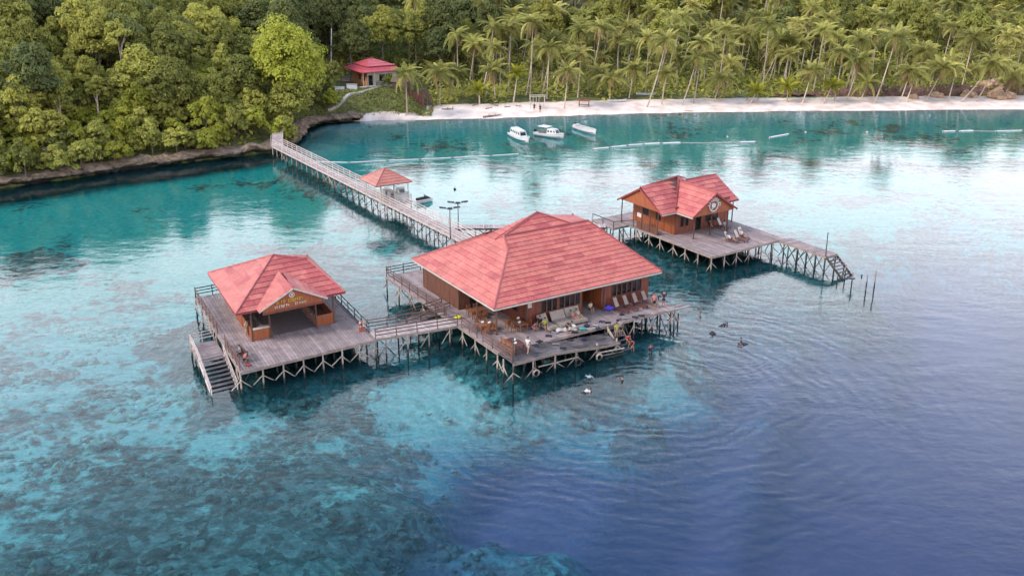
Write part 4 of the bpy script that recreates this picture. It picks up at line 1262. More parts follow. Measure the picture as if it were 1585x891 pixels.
railing(FT(.1, 14.6, D), FT(-2.5, 15.5, D), td, M_RAILD, 1, h=.9, rails=(.85,))
railing(FT(-2.5, 15.5, D), FT(-2.5, 19.9, D), td, M_RAILD, 2, h=.9, rails=(.85,))

th = thing('wooden_house', FT(6, 12.5, D), 'wooden house with crossed red gables and a white round emblem at right', 'house')
EZ = 5.0
HL, HR = -0.45, 12.8
eF, eB, mid = 8.6, 17.5, 13.05
Lx, Rx, Pk = FT(HL, mid, 7.42), FT(HR, mid, 7.35), FT(6.0, mid, 8.05)
gl0, gr0, ga0 = FT(1.9, 5.6, EZ), FT(9.55, 5.6, EZ), FT(5.75, 5.6, 7.5)
gv = FT(5.75, mid, 7.5)
vL, vR = FT(1.9, eF, EZ), FT(9.55, eF, EZ)
roof_face([FT(HL, eF, EZ), vL, FT(5.7, mid - .1, 7.75), Pk, Lx], th, 0.72, 1.7, (M_ROOFD, M_ROOF), .5)  # front and right planes: shade painted in with the darker sheets
roof_face([vL, gl0, ga0, FT(5.75, mid - .3, 7.52)], th, 0.72, 1.7, (M_ROOF, M_ROOFD), .15)
roof_face([gr0, vR, FT(5.75, mid - .3, 7.52), ga0], th, 0.72, 1.7, (M_ROOFD, M_ROOF), .3)
roof_face([vR, FT(HR, eF, EZ), Rx, FT(5.6, mid, 7.38)], th, 0.72, 1.7, (M_ROOFD, M_ROOF), .4)
roof_face([FT(HR, eB, EZ), FT(HL, eB, EZ), Lx, FT(6, mid, 7.38), Rx], th, 0.9, 2.4)
roof_face([FT(3.2, mid + 1.6, 6.4), FT(8.2, mid + 1.6, 6.4), Pk], th, 0.9, 2.4)
roof_face([FT(5.5, mid - 1.0, 7.2), FT(7.7, mid - .9, 6.95), Pk], th, .7, 1.6, (M_ROOFD, M_ROOF), .3)
roof_face([FT(7.7, mid - .9, 6.95), FT(7.7, mid + 1.0, 6.95), Pk], th, .7, 1.6, (M_ROOFD, M_ROOF), .3)
for a_, b_ in ((Lx, Pk), (Pk, FT(7.7, mid, 7.36)), (FT(7.7, mid, 7.36), Rx), (ga0, FT(5.75, mid - .3, 7.52)), (Pk, vL)): ridge(a_, b_, th, w=.18)
for a_, b_ in ((FT(HL, eF, EZ), vL), (vL, gl0)): fascia(a_ - Vector((0, 0, .05)), b_ - Vector((0, 0, .05)), th, M_TRIM)
for a_, b_ in ((gl0, ga0), (ga0, gr0), (FT(HL, eF, EZ), Lx), (Lx, FT(HL, eB, EZ)), (FT(HR, eF, EZ), Rx), (Rx, FT(HR, eB, EZ)), (vR, FT(HR, eF, EZ))): fascia(a_ - Vector((0, 0, .04)), b_ - Vector((0, 0, .04)), th, M_RIDGE, .18)
MB().slab([FT(HL + .25, eF + .35, EZ + .1), FT(HL + .25, eB - .35, EZ + .1), FT(HL + .25, mid, 7.3)], .07).build('gable_board', M_WALLO, th)
MB().slab([FT(2.3, 5.9, EZ - .1), FT(9.15, 5.9, EZ - .1), FT(9.15, 5.9, EZ + .1), FT(5.75, 5.9, 7.35), FT(2.3, 5.9, EZ + .1)], .07).build('gable_board', M_WALLO, th)
WZ = EZ + .25
wall(FT, 'b', 2.05, 8.9, 17.1, D, WZ, th, M_WALLO, [(14.0, 15.0, D + 1.3, D + 2.1), (11.6, 12.4, D + 1.2, D + 2.1)], batten=.6)
wall(FT, 'a', 8.9, 2.05, 11.4, D, WZ + .3, th, M_WALL, [(3.0, 3.5, D + .9, D + 2.1), (3.8, 4.3, D + .9, D + 2.1), (5.6, 6.5, D + .02, D + 2.15, 'door'), (7.3, 8.2, D + .9, D + 2.1), (8.5, 9.4, D + .9, D + 2.1)], batten=.6)
wall(FT, 'b', 11.4, 9.02, 17.1, D, WZ, th, M_WALL, [(11, 12, D + 1, D + 2.1)], out=1)
wall(FT, 'a', 17.1, 2.05, 11.4, D, WZ, th, M_WALLD, out=1)
for a, b in ((2.9, 6.3), (5.7, 6.3), (8.6, 6.25), (-.1, 16.8), (.12, 13.0), (.12, 11.4), (.12, 9.9), (12.2, 9.0)):
    pole('post', FT(a, b, D), FT(a, b, EZ + .2), .075, M_POST, th)
wall(FT, 'b', .12, 9.9, 14.0, D, D + .95, th, M_WALLD, t=.06, batten=.8)
MB().fbox(FT, .05, .1, 13.1, 13.9, D + 1.55, D + 2.05).build('notice_board', M_TRIM, th)
# round emblem on the front gable: open ring, short rays, a fish-like body in the middle and a square tag
mb = MB()
ce, cz_ = 5.55, 5.95
P_ = lambda r, t: FT(ce + r * math.cos(t), 5.80, cz_ + r * math.sin(t))
for i in range(24):
    t0, t1 = math.radians(150 + i * 10), math.radians(160 + i * 10)
    mb.bar(P_(.72, t0), P_(.72, t1), .07, .12)
for t in (40, 62, 84, 106, 128, 150, 172, 14):
    mb.bar(P_(.70, R(t)), P_(1.0, R(t)), .07, .13)
for i in range(8):
    t0, t1 = R(40 + i * 11), R(51 + i * 11)
    mb.bar(P_(.62, t0), P_(.62, t1), .06, .07)
mb.slab([P_(.42, R(20)), P_(.3, R(80)), P_(.42, R(140)), P_(.36, R(190)), P_(.3, R(250)), P_(.36, R(310))], .06)
mb.bar(P_(.3, R(230)), P_(.62, R(238)), .07, .14)
c_ = P_(1.0, R(2))
for s in range(4):
    k = [(-.17, -.15), (.17, -.15), (.17, .15), (-.17, .15)]
    mb.bar(c_ + FT.a * k[s][0] + Vector((0, 0, k[s][1])), c_ + FT.a * k[s - 3][0] + Vector((0, 0, k[s - 3][1])), .06, .07)
mb.build('round_emblem', M_WHITE, th)

# ------------------------------------------------------------------ jetty, bridges
jt = thing('jetty', FJ(0, 0, 0), 'long pale wooden jetty running from the big house to the shore steps', 'jetty')
HW = 0.95
deck_planks(FJ, -HW, HW, 0, JL, D, jt, M_JETTY, along='a', w=.31)
mb = MB()
for a in (-HW, HW): mb.fbox(FJ, a - .05, a + .05, 0, JL, D - .26, D - .055)
mb.build('edge_beam', M_RAILW, jt)
nb = int(JL / 2.25)
for i in range(nb + 1):
    b = .1 + (JL - .2) * i / nb
    for a in (-HW + .06, HW - .06):
        q = FJ(a + random.uniform(-.05, .05), b)
        pole('piling', (q.x, q.y, -3.2), (q.x, q.y, D - .05), .075, M_PILE if a < 0 else M_PILED, jt)
    if i < nb:
        b2 = b + 2.25
        s = random.random()
        pole('strut', FJ(-HW, b, D - .3), FJ(-HW, b2, .25), .045, M_PILE if s < .6 else M_PILED, jt)
        if s < .7: pole('strut', FJ(-HW - .06, b2, D - .3), FJ(-HW - .06, b, .25), .045, M_PILE if s < .35 else M_PILED, jt)
    pole('strut', FJ(-HW, b, D - .3), FJ(HW, b, .2), .045, M_PILED, jt)
for a in (-HW + .04, HW - .04):
    L0 = 0
    while L0 < JL - 1:
        gap = (a > 0 and 20 < L0 < 26)
        L1 = min(L0 + 6.6, JL)
        if not gap:
            railing(FJ(a, L0, D), FJ(a, L1, D), jt, M_RAILW, 3, h=1.1, rails=(.35, .7, 1.05), r=.055, rr=.07)
        L0 = L1
br = thing('footbridge', un(640, 515, D), 'short railed footbridge between the left deck and the big deck', 'bridge')
b0f, b1f, b0b, b1b = un(583, 527, D), un(703, 503, D), un(570, 510, D), un(691, 485.4, D)
b0f, b0b = FL(12.95, .2, D), FL(12.95, 2.6, D)
b1f, b1b = FM(0, 10.3, D), FM(0, 12.7, D)
nbp = 26
for i in range(nbp):
    t = (i + .5) / nbp
    plank('plank', b0f.lerp(b1f, t), b0b.lerp(b1b, t), (b1f - b0f).length / nbp * .9, .05, M_JETTY, br, .01)
MB().bar(b0f - Vector((0, 0, .16)), b1f - Vector((0, 0, .16)), .08, .2).build('edge_beam', M_BEAM, br)
MB().bar(b0b - Vector((0, 0, .16)), b1b - Vector((0, 0, .16)), .08, .2).build('edge_beam', M_BEAM, br)
railing(b0f, b1f, br, M_RAILB, 4, h=1.05, rails=(.35, .7, 1.0))
railing(b0b, b1b, br, M_RAILB, 4, h=1.05, rails=(.35, .7, 1.0))
for t in (.12, .38, .64, .9):
    for e0, e1 in ((b0f, b1f), (b0b, b1b)):
        q = e0.lerp(e1, t)
        pole('piling', (q.x, q.y, -3), (q.x, q.y, D - .05), .08, M_PILED if e0 is b0b else M_PILE, br)
        pole('strut', q - Vector((0, 0, .4)), q + FM.a * (-.9) - Vector((0, 0, 1.6)), .05, M_PILE, br)
        pole('strut', q - Vector((0, 0, .9)), q + FM.a * .8 - Vector((0, 0, 1.9)), .05, M_PILED, br)
# low gangway beside it
gw = thing('gangway', un(640, 494, 1.2), 'dark low gangway behind the short footbridge beside the big deck', 'gangway')
g0, g1 = un(622, 501, 1.3), un(690, 477, 1.7)
sd = (g1 - g0).cross(Vector((0, 0, 1))).normalized()
for i in range(22):
    t = (i + .5) / 22
    q = g0.lerp(g1, t); plank('plank', q - sd * .75, q + sd * .75, .2, .05, M_WETDECK, gw, .01)
for s in (-1, 1):
    railing(g0 + sd * .75 * s, g1 + sd * .75 * s, gw, M_RAILB, 3, h=.9, rails=(.5, .85))
    for t in (.1, .6):
        q = g0.lerp(g1, t) + sd * .7 * s; pole('piling', (q.x, q.y, -3), (q.x, q.y, q.z - .03), .07, M_PILED, gw)
fb = thing('footbridge', un(820, 349, D), 'narrow unrailed footbridge from the jetty to the far right deck', 'bridge')
f0, f1 = un(704, 350.5, D), FT(-2.6, 17.0, D)
sd = (f1 - f0).cross(Vector((0, 0, 1))).normalized()
nf = int((f1 - f0).length / .32)
for i in range(nf):
    q = f0.lerp(f1, (i + .5) / nf); plank('plank', q - sd * .8, q + sd * .8, .28, .05, M_JETTY, fb, .01)
for s in (-1, 1):
    MB().bar(f0 + sd * .75 * s - Vector((0, 0, .16)), f1 + sd * .75 * s - Vector((0, 0, .16)), .08, .2).build('edge_beam', M_UNDER, fb)
    nn = 9
    for i in range(nn + 1):
        q = f0.lerp(f1, (i + .3) / (nn + .6)) + sd * .7 * s
        pole('piling', (q.x, q.y, -3), (q.x, q.y, D - .05), .08, M_PILED, fb)
        if i < nn:
            q2 = f0.lerp(f1, (i + 1.3) / (nn + .6)) + sd * .7 * s
            if i in (0, 1, 2, 6, 7, 8): pole('strut', q + Vector((0, 0, -.3)), (q2.x, q2.y, .1), .05, M_PILED, fb)
            if i in (1, 7, 8): pole('strut', q2 + Vector((0, 0, -.3)), (q.x, q.y, .1), .05, M_PILED, fb)

# open standing pilings off the far steps
for i, (px, py, top) in enumerate(((1295, 437, .8), (1307, 431, 1.7), (1317, 444, 1.7), (1339, 450, 1.9), (1352, 450, 2.4), (1333, 428, .25))):
    q = un(px, py, 0)
    t = thing('mooring_post', (q.x, q.y, 0), ('low dark mooring post nearest the far right steps', 'mooring post with pale top just right of the far steps', 'mooring post with a small crosspiece, third from the steps', 'tall mooring post second from the right end of the row', 'tallest mooring post, rightmost of the row in open water', 'tiny stump of a mooring post barely above the water')[i], 'post', 'mooring posts off the far steps')
    pole('shaft', (q.x, q.y, -2.5), (q.x + random.uniform(-.08, .08), q.y, top), .075, mat('mooring_wood', (.4, .34, .32), (.2, .16, .15), .8, tide=(1.0, WEED)), t)
    if i == 2: plank('crosspiece', (q.x - .35, q.y, 1.05), (q.x + .35, q.y, 1.05), .1, .12, M_BLACK, t)

# jetty pavilion with pyramid roof
pc = Vector((-17.6, 136.0, 0))
pv = thing('gazebo', (pc.x, pc.y, D), 'small gazebo with salmon pyramid roof beside the long jetty', 'gazebo')
FP = Frame((pc.x, pc.y), tb - 90, tb)
h_ = 2.75
cs = [FP(-h_, -h_, 4.75), FP(h_, -h_, 4.75), FP(h_, h_, 4.75), FP(-h_, h_, 4.75)]
ap = FP(0, 0, 6.45)
for i in range(4):
    roof_face([cs[i], cs[(i + 1) % 4], ap], pv, .55, 6.5, (M_ROOFS, M_ROOFS), 0, .05)
    ridge(cs[i], ap, pv, mat('salmon_ridge', (.45, .13, .1), (.36, .1, .08), .6), .14)
for a in (-1.9, 0.25, 2.3):
    for b in (-2.3, 2.3):
        pole('post', FP(a, b, D), FP(a, b, 4.85), .07, M_RAILW, pv)
deck_planks(FP, .35, 2.7, -2.7, 2.7, D, pv, M_JETTY, along='a', w=.31)
rim(FP, .35, 2.7, -2.7, 2.7, D, pv, M_RAILW)
for a in (1.2, 2.6):
    for b in (-2.5, 0, 2.5):
        q = FP(a, b); pole('piling', (q.x, q.y, -3), (q.x, q.y, D - .05), .075, M_PILED, pv)
railing(FP(2.65, -2.6, D), FP(2.65, 2.6, D), pv, M_RAILW, 3, h=1.0)
# white service counter under it
ct = thing('service_counter', FP(1.4, -1.2, D), 'white service counter with a sloped screen under the gazebo roof', 'counter')
MB().fbox(FP, .9, 2.2, -2.2, -.9, D + .01, D + 1.05).build('cabinet', M_WHITE, ct)
MB().fbox(FP, .8, 2.3, -2.3, -.8, D + 1.06, D + 1.13).build('counter_top', M_TRIM, ct)
MB().hexa([FP(1.0, -2.0, D + 1.14), FP(2.1, -2.0, D + 1.14), FP(2.1, -1.2, D + 1.14), FP(1.0, -1.2, D + 1.14), FP(1.0, -1.75, D + 1.75), FP(2.1, -1.75, D + 1.75), FP(2.1, -1.25, D + 1.8), FP(1.0, -1.25, D + 1.8)]).build('screen_housing', M_WHITE, ct)
MB().hexa([FP(1.15, -2.01, D + 1.2), FP(1.95, -2.01, D + 1.2), FP(1.95, -1.98, D + 1.2), FP(1.15, -1.98, D + 1.2), FP(1.15, -1.79, D + 1.7), FP(1.95, -1.79, D + 1.7), FP(1.95, -1.76, D + 1.7), FP(1.15, -1.76, D + 1.7)]).build('screen', M_GLASS, ct)
for i, (a, b, lab) in enumerate(((1.2, .6, 'white boxed generator at the back of the gazebo deck'), (1.1, 2.0, 'white storage box at the landward end of the gazebo deck'))):
    q = FP(a, b, D + .01)
    t = thing('storage_box', q, lab, 'box')
    MB().fbox(FP, a - .5, a + .5, b - .45, b + .45, D + .01, D + .85).build('box_body', M_WHITE, t)
    MB().fbox(FP, a - .53, a + .53, b - .48, b + .48, D + .86, D + .93).build('lid', M_TRIM, t)
    MB().fbox(FP, a - .3, a + .1, b - .47, b - .452, D + .45, D + .7).build('vent', M_BLACK, t)

# twin-head solar lamps on the jetty
def lamp(loc, label):
    t = thing('street_lamp', loc, label, 'lamp', 'twin solar lamps on the jetty')
    x, y, z = loc
    pole('pole', (x, y, z - .3), (x, y, z + 3.5), .06, M_RAILD, t)
    for s in (-1, 1):
        MB().bar((x, y, z + 3.4), (x + .85 * s, y + .1 * s, z + 3.62), .05).build('arm', M_RAILD, t)
        hd = MB().hexa([Vector((x + .85 * s + dx * .42, y + .1 * s + dy * .24, z + 3.62 + dz_ + dx * .05 * s)) for dz_ in (0, .09) for dx, dy in ((-1, -1), (1, -1), (1, 1), (-1, 1))]).build('lamp_head', M_BLACK, t)
        MB().box(x + .85 * s - .3, x + .85 * s + .3, y + .1 * s - .18, y + .1 * s + .18, z + 3.57, z + 3.60).build('diffuser', M_WHITE, hd)
    MB().hexa([Vector((x + dx * .3, y - .05 + dy * .2, z + 3.5 + dz_ + dy * .06)) for dz_ in (.0, .05) for dx, dy in ((-1, -1), (1, -1), (1, 1), (-1, 1))]).build('solar_panel', M_BLACK, t)
q = FJ(-HW - .12, 9.2, D); lamp((q.x, q.y, q.z), 'dark twin-head solar lamp on the near side of the jetty')
q = FJ(HW + .12, 11.0, D); lamp((q.x, q.y, q.z), 'dark twin-head solar lamp on the far side of the jetty')
q = FJ(HW + .2, 4.6, D); t = thing('marker_post', q, 'thin red-topped marker post beside the jetty near the footbridge', 'post')
pole('shaft', (q.x, q.y, -2), (q.x, q.y, D + 1.6), .05, M_RAILW, t); pole('top', (q.x, q.y, D + 1.55), (q.x, q.y, D + 2.2), .06, M_ROOF, t)

# ------------------------------------------------------------------ vegetation
def leaf_cloud(rng, cen, rad, n, size, up=0.45, squash=0.75):
    """n leaf faces spread through a lump of foliage, tilted outward and upward"""
    v = rng.normal(size=(n, 3)); v /= np.linalg.norm(v, axis=1, keepdims=True)
    r = rad * rng.uniform(0.45, 1.05, n) ** 0.6
    v[:, 2] = np.where(v[:, 2] < -0.35, -v[:, 2], v[:, 2])
    c = np.asarray(cen) + v * r[:, None] * np.array([1, 1, squash])
    nn = v + np.array([0, 0, up]) + rng.normal(size=(n, 3)) * 0.45
    nn /= np.linalg.norm(nn, axis=1, keepdims=True)
    t = np.cross(nn, rng.normal(size=(n, 3))); t /= np.linalg.norm(t, axis=1, keepdims=True)
    b_ = np.cross(nn, t)
    s = size * rng.uniform(0.6, 1.35, n)[:, None]
    return np.stack([c - t * s, c - b_ * s * 0.62, c + t * s, c + b_ * s * 0.62], 1)
def broad_crown(seed, rx, rz, nclump, nleaf, size, clump=0.30, flat=0.0):
    rng = np.random.default_rng(seed)
    nclump = int(nclump * 1.6)
    parts = []
    for i in range(nclump):
        z = rng.uniform(-0.35, 1.0)
        th_ = i * 2.399 + rng.uniform(-.4, .4)
        lobe = 1 + .28 * math.sin(th_ * 2 + seed) + .18 * math.sin(th_ * 3 + seed * 2.7 + z * 3)
        rr = math.sqrt(max(0.0, 1 - z * z)) * rng.uniform(0.55, 1.08) * lobe
        k = rng.uniform(0.7, 1.15) * (1 + .2 * math.sin(th_ + seed))
        cen = (rx * rr * math.cos(th_), rx * rr * math.sin(th_), rz * z * k)
        q_ = clump * rng.choice((0.35, 0.6, 0.9, 1.15))
        parts.append(leaf_cloud(rng, cen, rx * q_, max(12, int(nleaf * min(1.2, (q_ / clump) ** 1.3))), size))
    return np.concatenate(parts)
def make_tree(seed, h, rx, rz, nclump, nleaf, size, m, bark=M_BARK, lean=0.0):
    """prototype standing at the origin: trunk with limbs, crown of leaf lumps"""
    rng = random.Random(seed)
    mb = MB()
    top = Vector((lean, rng.uniform(-.4, .4), h - rz * 0.4))
    mid = Vector((lean * .3 + rng.uniform(-.3, .3), rng.uniform(-.3, .3), h * .45))
    r0 = 0.10 + 0.016 * h
    mb.tube([(0, 0, -1), mid, top], [r0, r0 * .75, r0 * .35], 6)
    for k in range(4):
        t = rng.uniform(0, 6.28)
        s = mid.lerp(top, rng.uniform(.1, .7))
        e_ = Vector((lean + rx * .65 * math.cos(t), rx * .65 * math.sin(t), h - rz * rng.uniform(.1, .6)))
        mb.tube([s, s.lerp(e_, .5) + Vector((0, 0, .25)), e_], [r0 * .4, r0 * .3, r0 * .15], 5)
    tm = mb.mesh('trunk', bark)
    q = broad_crown(seed, rx, rz, nclump, nleaf, size)
    q += np.array([lean, 0, h - rz * 0.55])
    cm = quads_mesh('crown', q, m)
    return tm, cm
TREES = {'green': [], 'dark': [], 'yellow': [], 'thin': [], 'bush': []}
for i in range(5):
    TREES['green'].append(make_tree(100 + i, 9.5 + i * .6, 4.0 + .25 * i, 4.3, 64, 105, .27, M_LEAF))
for i in range(3):
    TREES['dark'].append(make_tree(200 + i, 10.5 + i, 4.4, 4.8, 64, 100, .28, M_LEAFD))
for i in range(2):
    TREES['yellow'].append(make_tree(300 + i, 8 + i, 3.0, 3.8, 52, 95, .25, M_LEAFY))
for i in range(3):
    TREES['thin'].append(make_tree(400 + i, 9.5 + i * .7, 2.0 + .2 * i, 2.6, 26, 70, .24, (M_LEAF, M_LEAFY, M_LEAF)[i], M_BARKP, lean=.5 * (i - 1)))
for i in range(3):
    TREES['bush'].append(make_tree(500 + i, 2.4 + .3 * i, 1.9, 1.5, 30, 75, .21, (M_LEAF, M_LEAFY, M_LEAF)[i]))
def put_tree(kind, x, y, s, label, cat='tree', group=None, name='broadleaf_tree', sz=None, z=None, idx=None):
    tm, cm = random.choice(TREES[kind]) if idx is None else TREES[kind][idx]
    z = gz(x, y) if z is None else z
    M = Matrix.Translation((x, y, z)) @ Matrix.Rotation(random.uniform(0, 6.28), 4, 'Z')
    t = bpy.data.objects.new(name, None)
    link(t, None, M)
    tag(t, label, cat, group)
    B = M @ Matrix.Diagonal((s * random.uniform(.82, 1.12), s * random.uniform(.82, 1.12), (sz or s) * random.uniform(.85, 1.25), 1))
    piece('trunk', tm, t, B)
    piece('crown', cm, t, B)
    return t

# coconut palms
def frond_mesh(seed, L_, droop, m):
    rng = np.random.default_rng(seed)
    n = 15
    q = []
    pts = []
    for i in range(n + 1):
        t = i / n
        pts.append(np.array([L_ * (t - .18 * t * t * droop), 0, L_ * (0.26 * t - 0.62 * droop * t * t)]))
    for i in range(n):
        a, b_ = pts[i], pts[i + 1]
        d = (b_ - a); w_ = 0.035 * (1 - i / n) + .012
        q.append([a + [0, -w_, 0], b_ + [0, -w_, 0], b_ + [0, w_, 0], a + [0, w_, 0]])
        if i < 1: continue
        t = i / n
        ln = 0.95 * (math.sin(math.pi * min(1, .16 + .84 * t) ** .8) * .8 + .2) * L_ / 4
        for s in (-1, 1):
            for h_ in (0, .5):
                base = a + d * h_
                tip = base + np.array([.32 * ln, s * ln * .86, -ln * (.30 + .45 * t + rng.uniform(-.1, .15))])
                mid_ = (base + tip) / 2 + np.array([0, 0, .07 * ln])
                wd = np.array([.10, 0, 0.02])
                q.append([base, mid_ - wd * .9, tip, mid_ + wd * .9])
    return quads_mesh('frond', np.array(q), m)
FRONDS = {'palm': [frond_mesh(10 + i, 3.6 + .25 * i, .65 + .28 * i, M_FROND) for i in range(4)],
          'young': [frond_mesh(20 + i, 3.2, .45 + .3 * i, M_FRONDY) for i in range(3)],
          'dry': [frond_mesh(30, 2.9, 1.6, M_DRY)]}
def me_quads(me):
    co = np.empty(len(me.vertices) * 3); me.vertices.foreach_get('co', co); return co.reshape(-1, 4, 3)
def frond_mats(rng, nf, dry=3):
    out_ = []
    for k in range(nf):
        t = k * 2.399 + rng.uniform(-.25, .25)
        u = (k + .5) / nf                       # 0 = youngest, upright; 1 = oldest, hanging
        tilt = R(72 - 105 * u + rng.uniform(-14, 14))
        kind = 1 if k >= nf - dry else 0
        s = rng.uniform(.88, 1.1) * (0.8 + .25 * min(1, u * 2))
        out_.append((Matrix.Rotation(t, 4, 'Z') @ Matrix.Rotation(-tilt, 4, 'Y') @ Matrix.Rotation(rng.uniform(-.4, .4), 4, 'X') @ Matrix.Diagonal((s, s, s, 1)), kind))
    return out_
PALM_CROWNS = []
for i in range(9):
    rng = random.Random(900 + i)
    qs = []
    for Mx, kd in frond_mats(rng, rng.choice((15, 18, 22, 26)), 0):
        src = me_quads(FRONDS['palm'][rng.randrange(4)])
        A = np.array(Mx)
        qs.append(src @ A[:3, :3].T + A[:3, 3])
    PALM_CROWNS.append(quads_mesh('crown', np.concatenate(qs), M_FROND))
def palm_trunk(base, top, parent, r=.16):
    base, top = Vector(base), Vector(top)
    d = top - base
    n = 7
    pts, rad = [], []
    side = Vector((d.x, d.y, 0))
    for i in range(n + 1):
        t = i / n
        # leaves the ground leaning, straightens towards the crown
        pts.append(base + side * (t ** .75) + Vector((0, 0, d.z * t)) if side.length > .2 else base.lerp(top, t))
        rad.append(r * (1.45 - .4 * t if t < .1 else 1.05 - .45 * t))
    pts[0] = pts[0] - Vector((0, 0, .6))
    return MB().tube(pts, rad, 6).build('trunk', M_BARKP, parent)
def coconuts(top, parent):
    mb = MB()
    for k in range(6):
        t = k * 1.05
        mb.ball((top.x + .28 * math.cos(t), top.y + .28 * math.sin(t), top.z - .3), (.14, .14, .17), 6, 4)
    mb.build('coconuts', M_FURN, parent)
def palm(base, top, label, group, s=1.0, young=False, fronds=20, detail=True, dry=2):
    t = thing('coconut_palm', base, label, 'palm tree', group)
    palm_trunk(base, top, t, .15 if not young else .17)
    top = Vector(top)
    rng = random.Random(int(abs(base[0]) * 100 + abs(base[1]) * 7))
    if detail:
        for Mx, kd in frond_mats(rng, fronds, dry):
            fs_ = FRONDS['dry'] if kd else FRONDS['young' if young else 'palm']
            piece('frond', fs_[rng.randrange(len(fs_))], t, Matrix.Translation(top) @ Mx @ Matrix.Diagonal((s, s, s, 1)))
        coconuts(top, t)
    else:
        for k in range(rng.choice((0, 0, 2, 3, 4))):
            piece('dry_frond', FRONDS['dry'][0], t, Matrix.Translation(top) @ Matrix.Rotation(rng.uniform(0, 6.28), 4, 'Z') @ Matrix.Rotation(R(rng.uniform(15, 45)), 4, 'Y') @ Matrix.Diagonal((s, s, s, 1)))
        piece('crown', PALM_CROWNS[rng.randrange(len(PALM_CROWNS))], t, Matrix.Translation(top) @ Matrix.Rotation(rng.uniform(0, 6.28), 4, 'Z') @ Matrix.Diagonal((s, s, s, 1)))
    return t
# surveyed palms along the sand: (base px, base py, crown px, crown py, scale, young)
BP = [(630, 170, 628, 116, 1.1, 0), (681, 160, 681, 112, 1.2, 0), (742, 161, 742, 138, 1.0, 1), (767, 155, 764, 107, 1.15, 0), (794, 158, 801, 112, 1.0, 1), (820, 153, 825, 34, 1.1, 0),
      (846, 153, 850, 74, 1.0, 0), (873, 168, 879, 110, 1.1, 0), (894, 151, 899, 84, 1.0, 0), (909, 142, 931, 42, 1.1, 0), (944, 152, 945, 122, 1.15, 0), (973, 152, 981, 106, 1.15, 0),
      (1000, 166, 1032, 62, 1.1, 0), (1024, 162, 1030, 114, 1.1, 0), (1054, 163, 1079, 90, 1.1, 0), (1073, 160, 1088, 66, 1.1, 0), (1104, 157, 1116, 122, 1.2, 0), (1160, 160, 1171, 141, 1.05, 1),
      (1172, 136, 1212, 62, 1.15, 0), (1219, 158, 1219, 134, 1.1, 1), (1241, 160, 1257, 110, 1.15, 0), (1236, 120, 1254, 34, 1.0, 0), (1273, 160, 1288, 132, 1.0, 1), (1291, 157, 1305, 80, 1.0, 0), (1310, 154, 1331, 92, 1.25, 0), (1330, 158, 1343, 128, 1.0, 0),
      (1352, 160, 1388, 56, 1.15, 0), (1392, 158, 1409, 110, 1.15, 0), (1402, 158, 1416, 118, 1.0, 0), (1430, 157, 1461, 104, 1.1, 0), (1467, 157, 1480, 108, 1.0, 0), (1484, 158, 1536, 98, 1.2, 0), (1510, 157, 1540, 102, 1.0, 0), (1553, 150, 1569, 118, 1.2, 0)]
SPECIAL = {2: 'bright yellow-green young palm standing alone low on the sand', 0: 'palm in front of the hut at the left end of the beach', 5: 'tall thin palm towering behind the beach swing frame', 7: 'palm standing forward on the sand between swing frame and red table',
           12: 'tall palm leaning right from the middle of the sand', 31: 'strongly leaning palm growing from the ochre rock bank', 3: 'slim palm just right of the bright young palm', 18: 'long-trunked palm leaning far right behind the front row', 26: 'tallest leaning palm near the right end of the beach'}
ORD = ['first', 'second', 'third', 'fourth', 'fifth', 'sixth', 'seventh', 'eighth', 'ninth', 'tenth', 'eleventh', 'twelfth', 'thirteenth', 'fourteenth', 'fifteenth', 'sixteenth', 'seventeenth', 'eighteenth', 'nineteenth', 'twentieth', 'twenty-first', 'twenty-second', 'twenty-third', 'twenty-fourth', 'twenty-fifth']
def ordinal(i, n):
    if i < 20 and i <= n / 2: return ORD[i] + ' from the left'
    return (ORD[n - 1 - i] if n - 1 - i < 20 else 'later') + ' from the right'
PALM_XY = []
for i, (bx_, by_, tx, ty, s, yg) in enumerate(BP):
    z = 1.3
    for _ in range(8):
        q = un(bx_, by_, z); z = .6 * z + .4 * min(gz(q.x, q.y), 2.2)
    q.z = z
    tp = un_at(tx, ty, q.y + random.uniform(-.6, .6))
    h_ = 'short ' if tp.z - q.z < 5 else ('tall ' if tp.z - q.z > 13 else '')
    lab = SPECIAL.get(i, '%spalm on the sand edge, %s of the front row' % (h_, ordinal(i, len(BP))))
    palm(q, tp, lab, 'palms along the back of the beach', s, bool(yg), 18 if yg else 21, True, 0 if yg else random.choice((1, 2, 3, 4)))
    PALM_XY.append((q.x, q.y))
# palms standing behind the front row, and the wood on the slopes
def scatter(n, xr, yr, dmin, ok, taken, tries=9000):
    """random spots that keep their distance; ok(x, y, d, z) is tested on whole arrays"""
    rng = np.random.default_rng(77 + n)
    X, Y = rng.uniform(*xr, tries), rng.uniform(*yr, tries)
    Dd, Zz = sdist(X, Y, LAND), ground_h(X, Y)
    k = ok(X, Y, Dd, Zz)
    out_ = []
    T_ = list(taken)
    for x, y, d_, z in zip(X[k], Y[k], Dd[k], Zz[k]):
        if len(out_) >= n: break
        if any((x - a) ** 2 + (y - b_) ** 2 < dmin * dmin for a, b_ in T_): continue
        T_.append((x, y)); out_.append((float(x), float(y), float(d_), float(z)))
    taken[:] = T_
    return out_
def visible(x, y, z, mrg=60):
    c, s = math.cos(PITCH), math.sin(PITCH)
    dz_ = z - HC
    Z = y * c - dz_ * s
    Yv = y * s + dz_ * c
    px, py = PW / 2 + FPX * x / Z, PH / 2 - FPX * Yv / Z
    return (-mrg < px) & (px < PW + mrg) & (py > -mrg * 1.6)
def dist_in(x, y): return float(sdist(np.array([x]), np.array([y]), LAND)[0])
HOUSE = (-31, 222)
